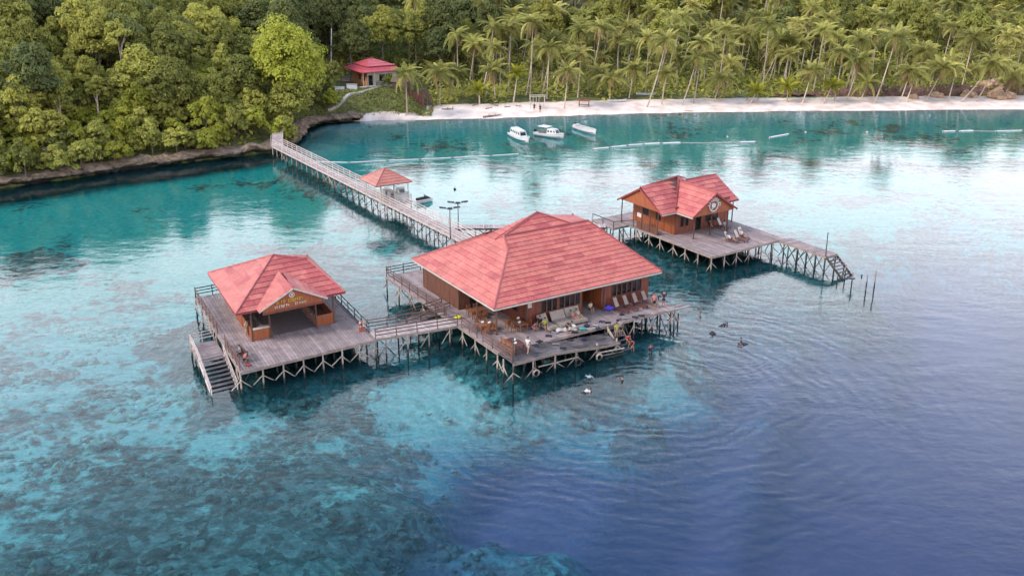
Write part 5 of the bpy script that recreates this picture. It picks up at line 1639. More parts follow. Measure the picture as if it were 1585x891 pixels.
def ok_palm(x, y, d, z):
    return (d > 15) & (d < 95) & ~((x < -17) & (y < 236)) & visible(x, y, z + 14, 30) & (y - 215 < 70 + (x + 20) * .32)
taken = [(x, y) for x, y in PALM_XY]
pp = scatter(265, (-24, 170), (222, 312), 3.25, ok_palm, taken)
for x, y, d, z in pp:
    hh = random.choice((random.uniform(4, 8), random.uniform(8, 12), random.uniform(11, 17))) * (0.8 if x > 90 else 1)
    ln = random.uniform(-.05, .22) * hh
    row = 'behind the front row' if d < 26 else ('amid the grove' if d < 45 else 'at the back of the grove')
    part = 'left beach' if x < 15 else ('middle beach' if x < 60 else 'right beach')
    size = 'tall' if hh > 13 else ('mid-height' if hh > 10 else 'low')
    palm((x, y, z), (x + ln, y + random.uniform(-1, 1), z + hh), '%s palm %s, %s' % (size, row, part), '%s palms %s, %s' % (size, row, part), random.uniform(.85, 1.2), False, detail=False)
# broadleaf wood
def ok_left(x, y, d, z):
    return (d > 11.5) & ~((np.abs(x + 45.2) < 2.2) & (y < 192)) & (x < -36) & ~((x > -48) & (y > 196) & (y < 236)) & visible(x, y, z + 9, 55)
taken = []
lt = scatter(235, (-150, -36), (130, 275), 3.8, ok_left, taken)
for x, y, d, z in lt:
    kind = random.choices(('green', 'yellow', 'thin', 'dark'), (.58, .12, .14 if d < 30 else .02, .16))[0]
    if x > -52 and y > 215: kind = 'dark'
    where = 'low on the left hillside' if d < 24 else ('halfway up the left hillside' if d < 45 else ('high on the left hillside' if d < 62 else 'near the crest of the left hillside'))
    col_ = {'green': 'olive green', 'yellow': 'yellow-green', 'thin': 'slender pale-trunked', 'dark': 'dark green'}[kind]
    put_tree(kind, x, y, random.uniform(.68, 1.08), '%s broadleaf tree %s' % (col_, where), 'tree', '%s trees %s' % (col_, where))
def ok_back(x, y, d, z):
    lim = np.where(x < -14, 26, np.where(x < 0, 36, np.where(x < 60, 52, 42)))
    return (x > -38) & (d > lim) & visible(x, y, z + 11, 40)
bt = scatter(128, (-40, 185), (226, 345), 5.4, ok_back, taken)
for x, y, d, z in bt:
    kind = random.choices(('green', 'yellow', 'dark'), (.62, .08, .3))[0] if x > 5 else random.choices(('green', 'dark'), (.25, .75))[0]
    col_ = {'green': 'olive green', 'yellow': 'yellow-green', 'dark': 'dark green'}[kind]
    where = 'behind the beach house' if x < -10 else ('behind the middle of the palm grove' if x < 60 else 'behind the right end of the beach')
    put_tree(kind, x, y, random.uniform(.75, 1.15), '%s broadleaf tree %s' % (col_, where), 'tree', '%s trees %s' % (col_, where))
# the great rounded tree on the point and its neighbours
q = un(450, 178, 4)
tm, cm = make_tree(777, 15.0, 7.0, 7.0, 190, 110, .28, M_LEAFY)
def solo(tm, cm, x, y, label, name='broadleaf_tree', s=1.0):
    t = thing(name, (x, y, gz(x, y)), label, 'tree')
    Mx = Matrix.Translation((x, y, gz(x, y))) @ Matrix.Diagonal((s, s, s, 1))
    piece('trunk', tm, t, Mx); piece('crown', cm, t, Mx)
solo(tm, cm, -43.3, 196.0, 'great rounded yellow-green tree on the point where the jetty lands')
tm, cm = make_tree(778, 10, 3.8, 4.2, 70, 80, .3, M_LEAF)
solo(tm, cm, -49.5, 189, 'bushy green tree left of the shore steps, beside the great tree')
tm, cm = make_tree(779, 8, 3.6, 3.8, 80, 85, .26, M_LEAF)
solo(tm, cm, -41.6, 187.5, 'low leafy tree overhanging the water right of the shore steps')
for i, (px, py, lab, s) in enumerate(((95, 205, 'slender pale-trunked tree leaning over the path at left', 1.0), (275, 185, 'slender pale-trunked tree with a forked stem above the hillside path', .95), (22, 180, 'bare-trunked pale tree at the far left edge of the hillside', 1.15), (345, 180, 'slim yellowish tree standing right of the hillside path', .8))):
    q = un(px, py, 5); put_tree('thin', q.x, q.y, s, lab)
for i, (x, y, s) in enumerate(((-41.5, 209, 1.3), (-43.5, 213, 1.6), (-41, 216.5, 1.4), (-37.5, 208.5, 1.0), (-26.5, 218.5, .8), (-38.6, 219.5, 1.1))):
    put_tree('bush', x, y, s, 'garden shrub on the terrace slope by the beach house, %s from the left' % ('second', 'first', 'third', 'fifth', 'sixth', 'fourth')[i], 'shrub', 'garden shrubs on the terrace', 'shrub')
# shrubs crowding the cliff edge
cl = [Vector((*c, 0)) for c in CLIFF[2:11]]
k = 0
SH = []
for A, B in zip(cl, cl[1:]):
    n = int((B - A).length / 0.62)
    for i in range(n):
        q = A.lerp(B, (i + random.random()) / n)
        d = (B - A).normalized(); nrm = Vector((-d.y, d.x, 0))
        q += nrm * (random.uniform(.5, 7.5) if random.random() < .62 else random.uniform(11, 19))
        if abs(q.x + 44.4) < 1.5 and q.y < 192: continue
        SH.append((q.x, q.y))
SH.sort()
for x, y in SH:
    big = dist_in(x, y) > 5
    yel = random.random() < .32
    seg = 'left end' if x < -70 else ('middle' if x < -57 else 'jetty end')
    put_tree('bush', x, y, random.uniform(.8, 1.35) * (1.3 if big else .95), '%s shrub %s, %s of the cliff' % ('bright' if yel else 'olive', 'near the hillside path' if big else 'on the rock edge', seg), 'shrub', '%s shrubs %s, %s of the cliff' % ('bright' if yel else 'olive', 'below the path' if big else 'on the rock edge', seg), 'shrub', idx=1 if yel else random.choice((0, 2)))
# rough lawn on the terrace slope
rng = np.random.default_rng(15)
n = 26000
X = rng.uniform(-52, -17, n); Y = rng.uniform(200, 236, n)
d = sdist(X, Y, LAND)
keep = (d > 2.4 + rng.uniform(0, 1.2, n)) & ~((X > -40) & (X < -22) & (Y > 219) & (Y < 232))
X, Y = X[keep], Y[keep]
tuft = np.clip(fbm(X, Y, .55, 4.0) * .35 + .35, .05, 1)
Z = ground_h(X, Y) + rng.uniform(.0, .6, len(X)) * tuft
c = np.stack([X, Y, Z], -1)
nn = rng.normal(size=(len(X), 3)) * .7 + np.array([0, -.2, .8]); nn /= np.linalg.norm(nn, axis=1, keepdims=True)
t_ = np.cross(nn, rng.normal(size=(len(X), 3))); t_ /= np.linalg.norm(t_, axis=1, keepdims=True)
b_ = np.cross(nn, t_); s = rng.uniform(.12, .34, len(X))[:, None]
lw = link(bpy.data.objects.new('lawn', quads_mesh('lawn', np.stack([c - t_ * s, c - b_ * s * .5, c + t_ * s, c + b_ * s * .5], 1), M_GRASS)))
tag(lw, 'rough olive lawn on the slope below the little beach house', 'lawn', kind='stuff')
# undergrowth: nobody could count it
rng = np.random.default_rng(5)
n = 120000
X = rng.uniform(-125, 175, n); Y = rng.uniform(135, 320, n)
d = sdist(X, Y, LAND)
wl = X < -40
path_ok = ~((np.abs(X + 44.4) < 1.4) & (Y < 192))
keep = np.where(wl, d > 3.0, d > np.where(X < -20, 24, 13.5 + 3 * np.sin(X * .5))) & path_ok & ~((X > -52) & (X < -19) & (Y > 203) & (Y < 234)) & (d < 95)
keep &= ~((d > 8.2) & (d < 11.2) & wl & (X < -44))
X, Y = X[keep], Y[keep]
Z = ground_h(X, Y) + rng.uniform(.05, 1.0, len(X)) ** 2 * np.where(X < -40, 1.8, 2.4)
c = np.stack([X, Y, Z], -1)
nn = rng.normal(size=(len(X), 3)) * .6 + np.array([0, -.2, 1]); nn /= np.linalg.norm(nn, axis=1, keepdims=True)
t_ = np.cross(nn, rng.normal(size=(len(X), 3))); t_ /= np.linalg.norm(t_, axis=1, keepdims=True)
b_ = np.cross(nn, t_); s = rng.uniform(.25, .7, len(X))[:, None]
ug = link(bpy.data.objects.new('undergrowth', quads_mesh('undergrowth', np.stack([c - t_ * s, c - b_ * s * .55, c + t_ * s, c + b_ * s * .55], 1), M_LEAF)))
tag(ug, 'dense green undergrowth covering the wooded slopes behind the shore', 'undergrowth', kind='stuff')

# ------------------------------------------------------------------ beach house on its terrace
hc = un(561, 113, 8.3); hr = un(618, 108.5, 8.3); hl = un(531, 104.5, 8.3)
ta = math.degrees(math.atan2(hr.y - hc.y, hr.x - hc.x)); tb_ = math.degrees(math.atan2(hl.y - hc.y, hl.x - hc.x))
FH = Frame((hc.x, hc.y), ta, tb_)
WA, WB = (hr - hc).length + .8, (hl - hc).length
HZ = 5.3
bh = thing('beach_house', FH(4, 4, HZ), 'small beach house with bright crimson two-tier roof on the terrace', 'house')
M_CRIM = mat('bright_crimson_sheet', (0.56, 0.085, 0.10), (0.46, 0.065, 0.085), .45, (.8, .8, .8), .1, .1)
M_CREAM = mat('cream_render', (0.62, 0.56, 0.46), (0.52, 0.46, 0.38), .8)
M_ORANGE = mat('orange_render', (0.55, 0.24, 0.10), (0.45, 0.19, 0.08), .8)
e0, e1, e2, e3 = FH(0, 0, 8.3), FH(WA, 0, 8.3), FH(WA, WB, 8.3), FH(0, WB, 8.3)
i0, i1, i2, i3 = FH(2.0, 1.7, 9.1), FH(WA - 1.2, 1.7, 9.1), FH(WA - 1.2, WB - 1.5, 9.1), FH(2.0, WB - 1.5, 9.1)
u0, u1, u2, u3 = FH(1.8, 1.5, 9.25), FH(WA - 1.0, 1.5, 9.25), FH(WA - 1.0, WB - 1.3, 9.25), FH(1.8, WB - 1.3, 9.25)
rA, rB = FH(3.6, WB * .48, 10.5), FH(5.0, WB * .48, 10.5)
for q in ((e0, e1, i1, i0), (e1, e2, i2, i1), (e2, e3, i3, i2), (e3, e0, i0, i3), (u0, u1, rB, rA), (u1, u2, rB), (u2, u3, rA, rB), (u3, u0, rA)):
    roof_face(q, bh, 1.2, 2.2, (M_CRIM, M_CRIM), 0, .03)
ridge(rA, rB, bh, M_RIDGE, .2)
MB().fbox(FH, 5.3, 6.0, WB * .36, WB * .42, 9.7, 10.05).build('roof_vent', M_WHITE, bh)
for a_, b_ in ((e0, e1), (e3, e0)): fascia(a_, b_, bh, M_CRIM, .14)
wall(FH, 'a', 1.4, 1.6, WA - .8, HZ - .3, 8.6, bh, M_CREAM, [(2.0, 2.9, HZ, HZ + 2.1, 'door'), (4.6, 7.6, HZ + .8, HZ + 2.1)], batten=0)
wall(FH, 'b', 1.6, 1.4, WB - 1, HZ - .3, 8.6, bh, M_ORANGE, [(2.4, 3.3, HZ + .9, HZ + 2.0), (4.6, 5.5, HZ + .9, HZ + 2.0)], batten=0)
wall(FH, 'b', WA - .8, 1.52, WB - 1, HZ - .3, 8.6, bh, M_CREAM, batten=0, out=1)
wall(FH, 'a', WB - 1, 1.6, WA - .8, HZ - .3, 8.6, bh, M_CREAM, batten=0, out=1)
MB().fbox(FH, -.3, WA, -.2, 1.35, HZ - 1.2, HZ - .05).build('veranda_floor', M_STONE, bh)
for a in (.2, 2.9, 5.4, WA - .3): pole('post', FH(a, .15, HZ - .1), FH(a, .15, 8.3), .07, M_TRIM, bh)
railing(FH(3.2, .0, HZ - .05), FH(WA - .2, .0, HZ - .05), bh, M_RAILD, 4, h=.9)
# plank deck with benches left of the house
bd = thing('terrace_deck', un(540, 124, 5.2), 'small brown plank terrace with rails left of the beach house', 'terrace')
q0, q1 = un(527, 127, 5.2), un(556, 127, 5.2)
FD = Frame((q0.x, q0.y), 4, 94)
deck_planks(FD, 0, 4.4, 0, 3.6, 5.25, bd, M_FURN, along='a', w=.36)
rim(FD, 0, 4.4, 0, 3.6, 5.25, bd, M_RAILB)
for a in (.1, 2.2, 4.3): pole('post', FD(a, .1, 3.2), FD(a, .1, 6.2), .08, M_RAILB, bd)
for z in (5.6, 6.0): plank('rail', FD(0, .1, z), FD(4.4, .1, z), .08, .16, M_JETTY, bd)
plank('rail', FD(0, 3.5, 6.0), FD(4.4, 3.5, 6.0), .08, .16, M_JETTY, bd)
# pale terrace path with low wall, stepping down towards the point
def strip(name, pts, w_, m, dz=.05, thick=.35, parent=None):
    vs_, fs_ = [], []
    P = [Vector(p) for p in pts]
    for i, p_ in enumerate(P):
        d = (P[min(i + 1, len(P) - 1)] - P[max(i - 1, 0)]); d.z = 0; d.normalize()
        s = Vector((d.y, -d.x, 0)) * w_ / 2
        vs_ += [p_ - s + Vector((0, 0, dz)), p_ + s + Vector((0, 0, dz)), p_ + s + Vector((0, 0, dz - thick)), p_ - s + Vector((0, 0, dz - thick))]
    for i in range(len(P) - 1):
        a = 4 * i
        for k in range(4): fs_.append((a + k, a + (k + 1) % 4, a + 4 + (k + 1) % 4, a + 4 + k))
    fs_ += [(3, 2, 1, 0), tuple(range(4 * len(P) - 4, 4 * len(P)))]
    return MB().add(vs_, fs_).build(name, m, parent)
def on_ground(pxs, z0=4, lift=0.0):
    o = []
    for px, py in pxs:
        z = z0
        for _ in range(5):
            q = un(px, py, z); z = .5 * z + .5 * gz(q.x, q.y)
        o.append((q.x, q.y, gz(q.x, q.y) + lift))
    return o
tp = on_ground([(505, 160), (520, 154), (540, 147), (560, 143), (578, 138), (598, 133), (614, 131)])
tag(strip('terrace_path', tp, 1.1, M_STONE, .18, .8), kind='structure')
for i, (px, py, lab) in enumerate(((526, 141, 'low white wall block left of the terrace path'), (545, 139, 'white stepped wall block in the middle of the terrace path'), (600, 128, 'white garden wall in front of the beach house veranda'))):
    q = on_ground([(px, py)])[0]
    t = thing('garden_wall', q, lab, 'wall')
    w_ = (1.0, 1.1, 3.0)[i]
    MB().box(q[0] - w_, q[0] + w_, q[1] - .25, q[1] + .25, q[2] - .6, q[2] + (.8, 1.1, .7)[i]).build('wall_block', M_WHITE, t)
    MB().box(q[0] - w_ - .05, q[0] + w_ + .05, q[1] - .3, q[1] + .3, q[2] + (.8, 1.1, .7)[i] + .002, q[2] + (.8, 1.1, .7)[i] + .1).build('coping', M_STONE, t)
# hillside path at left and shore steps
hp = []
for x in np.linspace(-90, -47.5, 40):
    lo, hi = 130.0, 215.0
    for _ in range(40):
        md_ = (lo + hi) / 2
        if dist_in(x, md_) > 9.6: hi = md_
        else: lo = md_
    hp.append((x, lo, gz(x, lo)))
tag(strip('hillside_path', hp, 2.2, M_STONE, .3, 1.0), kind='structure')
ss = thing('shore_steps', (-44.2, 174.5, D), 'pale straight stepped ramp climbing from the jetty end into the trees', 'steps')
s0, s1 = FJ(0, JL, D), Vector((-44.9, 194.5, 6.2))
sdv = Vector((1, 0, 0))
n = 44
for i in range(n):
    t0 = (i + .5) / n
    q = s0.lerp(s1, t0); q.z = max(q.z, gz(q.x, q.y) + .12)
    plank('tread', q - sdv * .95, q + sdv * .95, (s1 - s0).xy.length / n * .96, .22, M_JETTY, ss, .01)
for s in (-1, 1):
    for i in range(1):
        pa, pb = s0.lerp(s1, i * .1), s0.lerp(s1, i * .1 + .1)
        pole('railing_post', pa + sdv * s - Vector((0, 0, .2)), pa + sdv * s + Vector((0, 0, 1.0)), .05, M_RAILW, ss)
        plank('rail', pa + sdv * s + Vector((0, 0, 1.0)), pb + sdv * s + Vector((0, 0, 1.0)), .06, .09, M_RAILW, ss)
# beach stairs beside the terrace
st = thing('beach_stairs', un(650, 163, 1), 'wooden stairs with handrail climbing from the sand to the terrace', 'stairs')
sb_ = Vector(on_ground([(662, 163)], 1)[0]); stp = un(651, 136, 5.2)
sb_.z -= .05
stair(stp, sb_, 2.2, (1, 0, 0), 15, st, M_DECK, M_RAILB)
for t0 in (.1, .4):
    for s in (-1, 1):
        q = stp.lerp(sb_, t0) + Vector((s * 1.1, 0, 0)); pole('post', (q.x, q.y, gz(q.x, q.y) - .3), (q.x, q.y, q.z), .08, M_RAILB, st)
# red-brown hut under the first palm
q = Vector(on_ground([(622, 168)], 1)[0])
ht = thing('beach_hut', q, 'open red-brown wooden shelter on the sand left of the stairs', 'shelter')
for dx in (-1.6, 1.6):
    for dy in (-1.1, 1.3): pole('post', (q.x + dx, q.y + dy, q.z - .3), (q.x + dx, q.y + dy, q.z + 2.0), .08, M_FURND, ht)
MB().slab([(q.x - 2, q.y - 1.5, q.z + 1.9), (q.x + 2, q.y - 1.5, q.z + 1.9), (q.x + 2, q.y + 1.7, q.z + 2.35), (q.x - 2, q.y + 1.7, q.z + 2.35)], .1).build('roof', M_FURND, ht)
MB().box(q.x - 1.5, q.x + 1.5, q.y + .5, q.y + 1.2, q.z + .42, q.z + .5).build('bench_seat', M_FURND, ht)
for z in (.5, .95): plank('rail', (q.x - 1.6, q.y - 1.1, q.z + z), (q.x + 1.6, q.y - 1.1, q.z + z), .07, .12, M_RAILB, ht)
# retaining wall of the terrace beside the stairs
rw = thing('retaining_wall', (-20.6, 216, 1), 'dark brown plank retaining wall under the terrace beside the stairs', 'wall')
for i in range(9):
    MB().box(-24.4 + i * .62, -24.4 + i * .62 + .58, 214.6 + i * .12, 214.8 + i * .12, .4, 4.6 + .3 * math.sin(i * 2)).build('plank', M_FURND, rw)
# swing frame, red table, benches, canoe, driftwood
q = Vector(on_ground([(832, 168)], 1)[0])
sf = thing('swing_frame', q, 'tall pink-white timber frame with uprights on the sand, like a swing', 'frame')
for dx in (-1.6, -.95, -.3, .3, 1.55): pole('upright', (q.x + dx, q.y, q.z - .3), (q.x + dx, q.y, q.z + 2.6), .06, M_RAILW, sf)
for dx in (-1.6, 1.55): pole('upright', (q.x + dx, q.y + 1.8, q.z - .3), (q.x + dx, q.y + 1.8, q.z + 2.6), .06, M_RAILW, sf)
plank('beam', (q.x - 1.8, q.y, q.z + 2.66), (q.x + 1.8, q.y, q.z + 2.66), .12, .12, M_RAILW, sf)
plank('beam', (q.x - 1.8, q.y + 1.8, q.z + 2.66), (q.x + 1.8, q.y + 1.8, q.z + 2.66), .12, .12, M_RAILW, sf)
plank('seat', (q.x + .45, q.y, q.z + .55), (q.x + 1.35, q.y, q.z + .55), .3, .06, M_RAILW, sf)
for dx in (.5, 1.3): pole('rope', (q.x + dx, q.y, q.z + .55), (q.x + dx, q.y, q.z + 2.6), .02, M_DRIFT, sf)
q = Vector(on_ground([(904, 164)], 1)[0])
rt = thing('picnic_table', q, 'low table with a bright red top on the sand', 'table')
MB().box(q.x - 1.2, q.x + 1.2, q.y - .6, q.y + .6, q.z + 1.12, q.z + 1.24).build('tabletop', mat('red_table_paint', (.5, .06, .05), (.42, .05, .04), .5), rt)
for dx in (-1.05, 1.05):
    for dy in (-.5, .5): pole('leg', (q.x + dx, q.y + dy, q.z - .1), (q.x + dx, q.y + dy, q.z + 1.14), .06, M_FURND, rt)
MB().box(q.x - 1.1, q.x + 1.1, q.y - 1.05, q.y - .75, q.z + .42, q.z + .5).build('bench', M_FURND, rt)
q = Vector(on_ground([(955, 158)], 1)[0])
def canoe(loc, L_, rz, label, m=M_WHITE):
    t = thing('canoe', loc, label, 'canoe', None, rz)
    vs_, fs_ = [], []
    ns = 11
    for i in range(ns):
        u = -1 + 2 * i / (ns - 1)
        w_ = .42 * (1 - abs(u) ** 2.4); zz = .42 + .22 * abs(u) ** 3
        for k, (f, zf) in enumerate(((-1, 1), (-.75, .3), (0, 0), (.75, .3), (1, 1))):
            vs_.append((u * L_ / 2, f * w_, zz * zf + (.12 * abs(u) ** 3 if zf < 1 else 0)))
    for i in range(ns - 1):
        for k in range(4): fs_.append((i * 5 + k, (i + 1) * 5 + k, (i + 1) * 5 + k + 1, i * 5 + k + 1))
    B = WM[t.name]
    o = MB().add(vs_, fs_).build('hull', m, t, B); md_ = o.modifiers.new('thickness', 'SOLIDIFY'); md_.thickness = .05
    mb = MB()
    for u in (-.45, .1, .5): mb.box(u * L_ / 2 - .1, u * L_ / 2 + .1, -.36, .36, .34, .38)
    mb.build('thwarts', M_RAILB, t, B)
canoe((q.x, q.y, q.z + .02), 4.2, .15, 'pale canoe drawn up on the sand under the palms')
canoe((Vector(on_ground([(1000, 148)], 1)[0]) + Vector((0, 0, .05))), 4.6, -.08, 'narrow white canoe lying behind the palms at the back of the beach')
# driftwood logs and litter of branches
def drift(px, py, L_, rz, label, r=.16, branches=4, z=None):
    q = Vector(on_ground([(px, py)], 1)[0])
    if z is not None: q = un(px, py, z)
    t = thing('driftwood', q, label, 'driftwood', None, rz)
    B = WM[t.name]
    MB().tube([(-L_ / 2, 0, r * .8), (-L_ * .1, .1, r * 1.0), (L_ * .25, -.08, r * 1.2), (L_ / 2, .05, r * 1.8)], [r, r * .9, r * .7, r * .3], 6).build('log', M_DRIFT, t, B)
    for k in range(branches):
        u = random.uniform(-.4, .45) * L_
        MB().tube([(u, 0, r), (u + random.uniform(-.5, .5), random.uniform(-.9, .9), r + random.uniform(.1, .7))], [r * .4, r * .12], 5).build('branch', M_DRIFT, t, B)
drift(762, 181, 4.2, .45, 'dark driftwood log at the edge of the wet sand', .2, 5)
drift(693, 170, 2.6, -.1, 'tangled driftwood on the sand below the palm left of the bright one', .14, 7)
for i, (px, py) in enumerate(((736, 163), (768, 164), (786, 166), (803, 165), (757, 168))):
    drift(px, py, random.uniform(1.2, 2.4), random.uniform(-1, 1), 'small driftwood branch among the litter right of the bright young palm, %s from the left' % ORD[i], .09, 3)
drift(788, 189, 1.8, -.75, 'thin dark branch sticking out of the shallows above the leftmost boat', .06, 0, 0.05)
for i, (px, py) in enumerate(((1018, 178), (1066, 172), (1345, 182), (1392, 184))):
    drift(px, py, 4.0 if i in (0, 2, 3) else 2.0, -.5, ('long dark pole slanting in the shallows in the middle of the beach', 'dark branch at the waterline in the middle of the beach', 'left one of two dark poles lying in the shallows at right', 'right one of two dark poles lying in the shallows at right')[i], .07, 0, .03 if i != 1 else None)
for i, (px, py, s) in enumerate(((1545, 152, 2.2), (1530, 143, 3.0), (1572, 140, 3.4), (1500, 150, 1.6), (1562, 152, 1.5), (1450, 150, 1.4), (1415, 152, 1.2))):
    q = Vector(on_ground([(px, py)], 1)[0])
    lab = ('round ochre boulder on the sand near the right edge', 'large ochre rock under the strongly leaning palm', 'broad ochre rock bank at the right edge of the beach', 'small rock left of the ochre boulder', 'small ochre rock right of the round boulder', 'low brown rock under the palms left of the ochre bank', 'brown rock at the back of the sand, leftmost of the rocks')[i]
    t = thing('boulder', q, lab, 'boulder')
    mb = MB().ball((0, 0, 0), (s, s * .8, s * .72), 22, 14)
    mb.v = [tuple(Vector(v) * (1 + .5 * mnoise.noise(Vector(v) * .6 + Vector((i * 7, 0, 0))) + .28 * mnoise.noise(Vector(v) * 1.6 + Vector((i * 3, 0, 0)))) + Vector((q.x, q.y, q.z + s * .2))) for v in mb.v]
    mb.build('stone', M_ROCKO, t)
# low earth bank behind the sand at right
mb_line = [(60, 231.0), (75, 232), (90, 232.0), (105, 233), (122, 234.5), (140, 236)]
vs_, fs_ = [], []
prof = [(-1.0, -.3), (-.6, .3), (-.2, .7), (.4, 1.1), (1.5, 1.5), (4, 1.4)]
pts = []
for (x0, y0), (x1, y1) in zip(mb_line, mb_line[1:]):
    for i in range(24): pts.append((x0 + (x1 - x0) * i / 24, y0 + (y1 - y0) * i / 24))
for x, y in pts:
    k = float(smooth(np.array(x), 60, 85))
    for u, z in prof:
        w_ = Vector((x, y + u, 1.4 + z * k)); nz = Vector(mnoise.noise_vector(w_ * .5)) * .9 + Vector(mnoise.noise_vector(w_ * 1.5)) * .5
        vs_.append(w_ + nz)
for i in range(len(pts) - 1):
    for j in range(len(prof) - 1):
        a = i * len(prof) + j; fs_.append((a, a + len(prof), a + len(prof) + 1, a + 1))
tag(MB().add(vs_, fs_).build('earth_bank', mat('red_earth', (.22, .12, .085), (.09, .045, .035), .95, (.8, .8, 1.6), .1, .7, fine=4), None), kind='structure')
# masts
for px, py, top, lab in ((513, 108, 45, 'thin white mast rising behind the great tree near the beach house'), (768, 66, 22, 'bare white trunk rising above the palms in the middle')):
    y = 232 if px < 600 else 262
    b0, t0 = un_at(px, py + 20, y), un_at(px, top, y)
    t = thing('mast', b0, lab, 'mast')
    pole('shaft', (b0.x, b0.y, gz(b0.x, b0.y) - .3), t0, .11 if px < 600 else .2, M_WHITE if px < 600 else M_TRIM, t)
    MB().ball(t0, .14, 6, 4).build('finial', M_TRIM, t)

# ------------------------------------------------------------------ boats
def boat(bow, stern, W_, label, style):
    bow, stern = Vector(bow), Vector(stern)
    c = (bow + stern) / 2; d = bow - stern; L_ = d.length
    t = thing('motor_boat', (c.x, c.y, 0), label, 'boat', 'white boats moored off the beach', math.atan2(d.y, d.x))
    B = WM[t.name]
    ns = 13
    vs_, fs_ = [], []
    for i in range(ns):
        u = i / (ns - 1)
        w_ = W_ / 2 * (1 if u < .5 else (1 - ((u - .5) / .5) ** 2.3)) * (.88 + .12 * min(1, u * 4))
        sh_ = .62 + .42 * u ** 2
        x = -L_ / 2 + L_ * u
        for f, zf in ((-1, sh_), (-1.0, sh_ * .55), (-.82, .08), (0, -.25 + .3 * u ** 4), (.82, .08), (1.0, sh_ * .55), (1, sh_)):
            vs_.append((x + (.15 * zf if u > .8 else 0), f * max(w_, .03), zf))
    for i in range(ns - 1):
        for k in range(6): fs_.append((i * 7 + k, i * 7 + k + 1, (i + 1) * 7 + k + 1, (i + 1) * 7 + k))
    fs_.append(tuple(range(7)))
    MB().add(vs_, fs_).build('hull', M_WHITE, t, B, True)
    dv, df = [], []
    for i in range(ns):
        a, b_ = vs_[i * 7], vs_[i * 7 + 6]
        dv += [(a[0], a[1] * .96, a[2] - .06), (b_[0], b_[1] * .96, b_[2] - .06)]
    for i in range(ns - 1): df.append((2 * i, 2 * i + 2, 2 * i + 3, 2 * i + 1))
    MB().add(dv, df).build('deck', M_WHITE if style != 2 else M_TRIM, t, B)
    mb = MB()
    for s in (0, 6):
        for i in range(ns - 1): mb.bar(Vector(vs_[i * 7 + s]) + Vector((0, 0, .02)), Vector(vs_[(i + 1) * 7 + s]) + Vector((0, 0, .02)), .07)
    mb.build('gunwale', M_WHITE, t, B)
    mb = MB()
    for k in (1, 5):
        for i in range(ns - 2): mb.bar(Vector(vs_[i * 7 + k]) * 1.0 + Vector((0, .02 if k == 5 else -.02, -.16)), Vector(vs_[(i + 1) * 7 + k]) + Vector((0, .02 if k == 5 else -.02, -.16)), .03, .12)
    mb.build('stripe', M_BLACK if style == 0 else M_STEEL, t, B)
    def cabin(x0, x1, w0, w1, z0, z1, rake0, rake1, nwin):
        P = [(x0, -w0, z0), (x1, -w1, z0), (x1, w1, z0), (x0, w0, z0), (x0 + rake0, -w0 * .84, z1), (x1 - rake1, -w1 * .84, z1), (x1 - rake1, w1 * .84, z1), (x0 + rake0, w0 * .84, z1)]
        MB().hexa(P).build('cabin', M_WHITE, t, B)
        MB().hexa([(p[0] * 1.0 + (-.1 if k in (0, 3, 4, 7) else .1), p[1] * .9, z1 + .004 + (.08 if k > 3 else 0)) for k, p in enumerate([P[4], P[5], P[6], P[7], P[4], P[5], P[6], P[7]])]).build('cabin_roof', M_WHITE, t, B)
        for s in (-1, 1):
            for k in range(nwin):
                f0, f1 = (k + .25) / nwin, (k + .78) / nwin
                def pt(f, h): 
                    xb, xt = x0 + (x1 - x0) * f, x0 + rake0 + (x1 - rake1 - x0 - rake0) * f
                    wb = w0 + (w1 - w0) * f
                    return Vector((xb + (xt - xb) * h, s * (wb * (1 - .16 * h) + .012), z0 + (z1 - z0) * h))
                MB().add([pt(f0, .45), pt(f1, .45), pt(f1, .8), pt(f0, .8)], [(0, 1, 2, 3)]).build('window', M_GLASS, t, B)
        MB().add([Vector((x1 - rake1 * h + .012, yy * w1 * (1 - .16 * h), z0 + (z1 - z0) * h)) for h, yy in ((.35, -.8), (.35, .8), (.85, .8), (.85, -.8))], [(0, 1, 2, 3)]).build('windscreen', M_GLASS, t, B)
    if style == 0:
        cabin(-L_ * .38, L_ * .22, W_ * .40, W_ * .33, .6, 1.75, .2, .7, 5)
    elif style == 1:
        cabin(-L_ * .02, L_ * .34, W_ * .40, W_ * .28, .6, 1.6, .1, .7, 3)
        MB().box(-L_ * .34, L_ * .0, -W_ * .40, W_ * .40, 1.86, 1.94).build('canopy', M_WHITE, t, B)
        for x in (-L_ * .33, -L_ * .02):
            for y in (-W_ * .38, W_ * .38): pole('canopy_post', B @ Vector((x, y, .55)), B @ Vector((x, y, 1.87)), .035, M_STEEL, t)
        MB().box(-L_ * .33, -L_ * .03, -W_ * .30, W_ * .30, .56, 1.1).build('bench', M_STEEL, t, B)
    else:
        MB().box(-L_ * .30, L_ * .12, -W_ * .30, W_ * .30, .585, .60).build('cockpit', mat('faded_rust', (.42, .2, .16), (.5, .34, .3), .7), t, B)
        for x in (-L_ * .2, L_ * .02): MB().box(x - .15, x + .15, -W_ * .36, W_ * .36, .66, .74).build('bench', M_WHITE, t, B)
        MB().box(-L_ * .5, -L_ * .40, -W_ * .3, W_ * .3, .6, .85).build('motor_well', M_WHITE, t, B)
    mb = MB().box(-L_ / 2 - .45, -L_ / 2 - .05, -.18, .18, .55, 1.05).box(-L_ / 2 - .3, -L_ / 2 - .15, -.08, .08, -.5, .55)
    mb.build('outboard_motor', M_BLACK, t, B)
    return t
boat(un(818, 220, .3), un(793, 207, .3), 2.3, 'white cabin boat with a row of side windows, leftmost of three', 0)
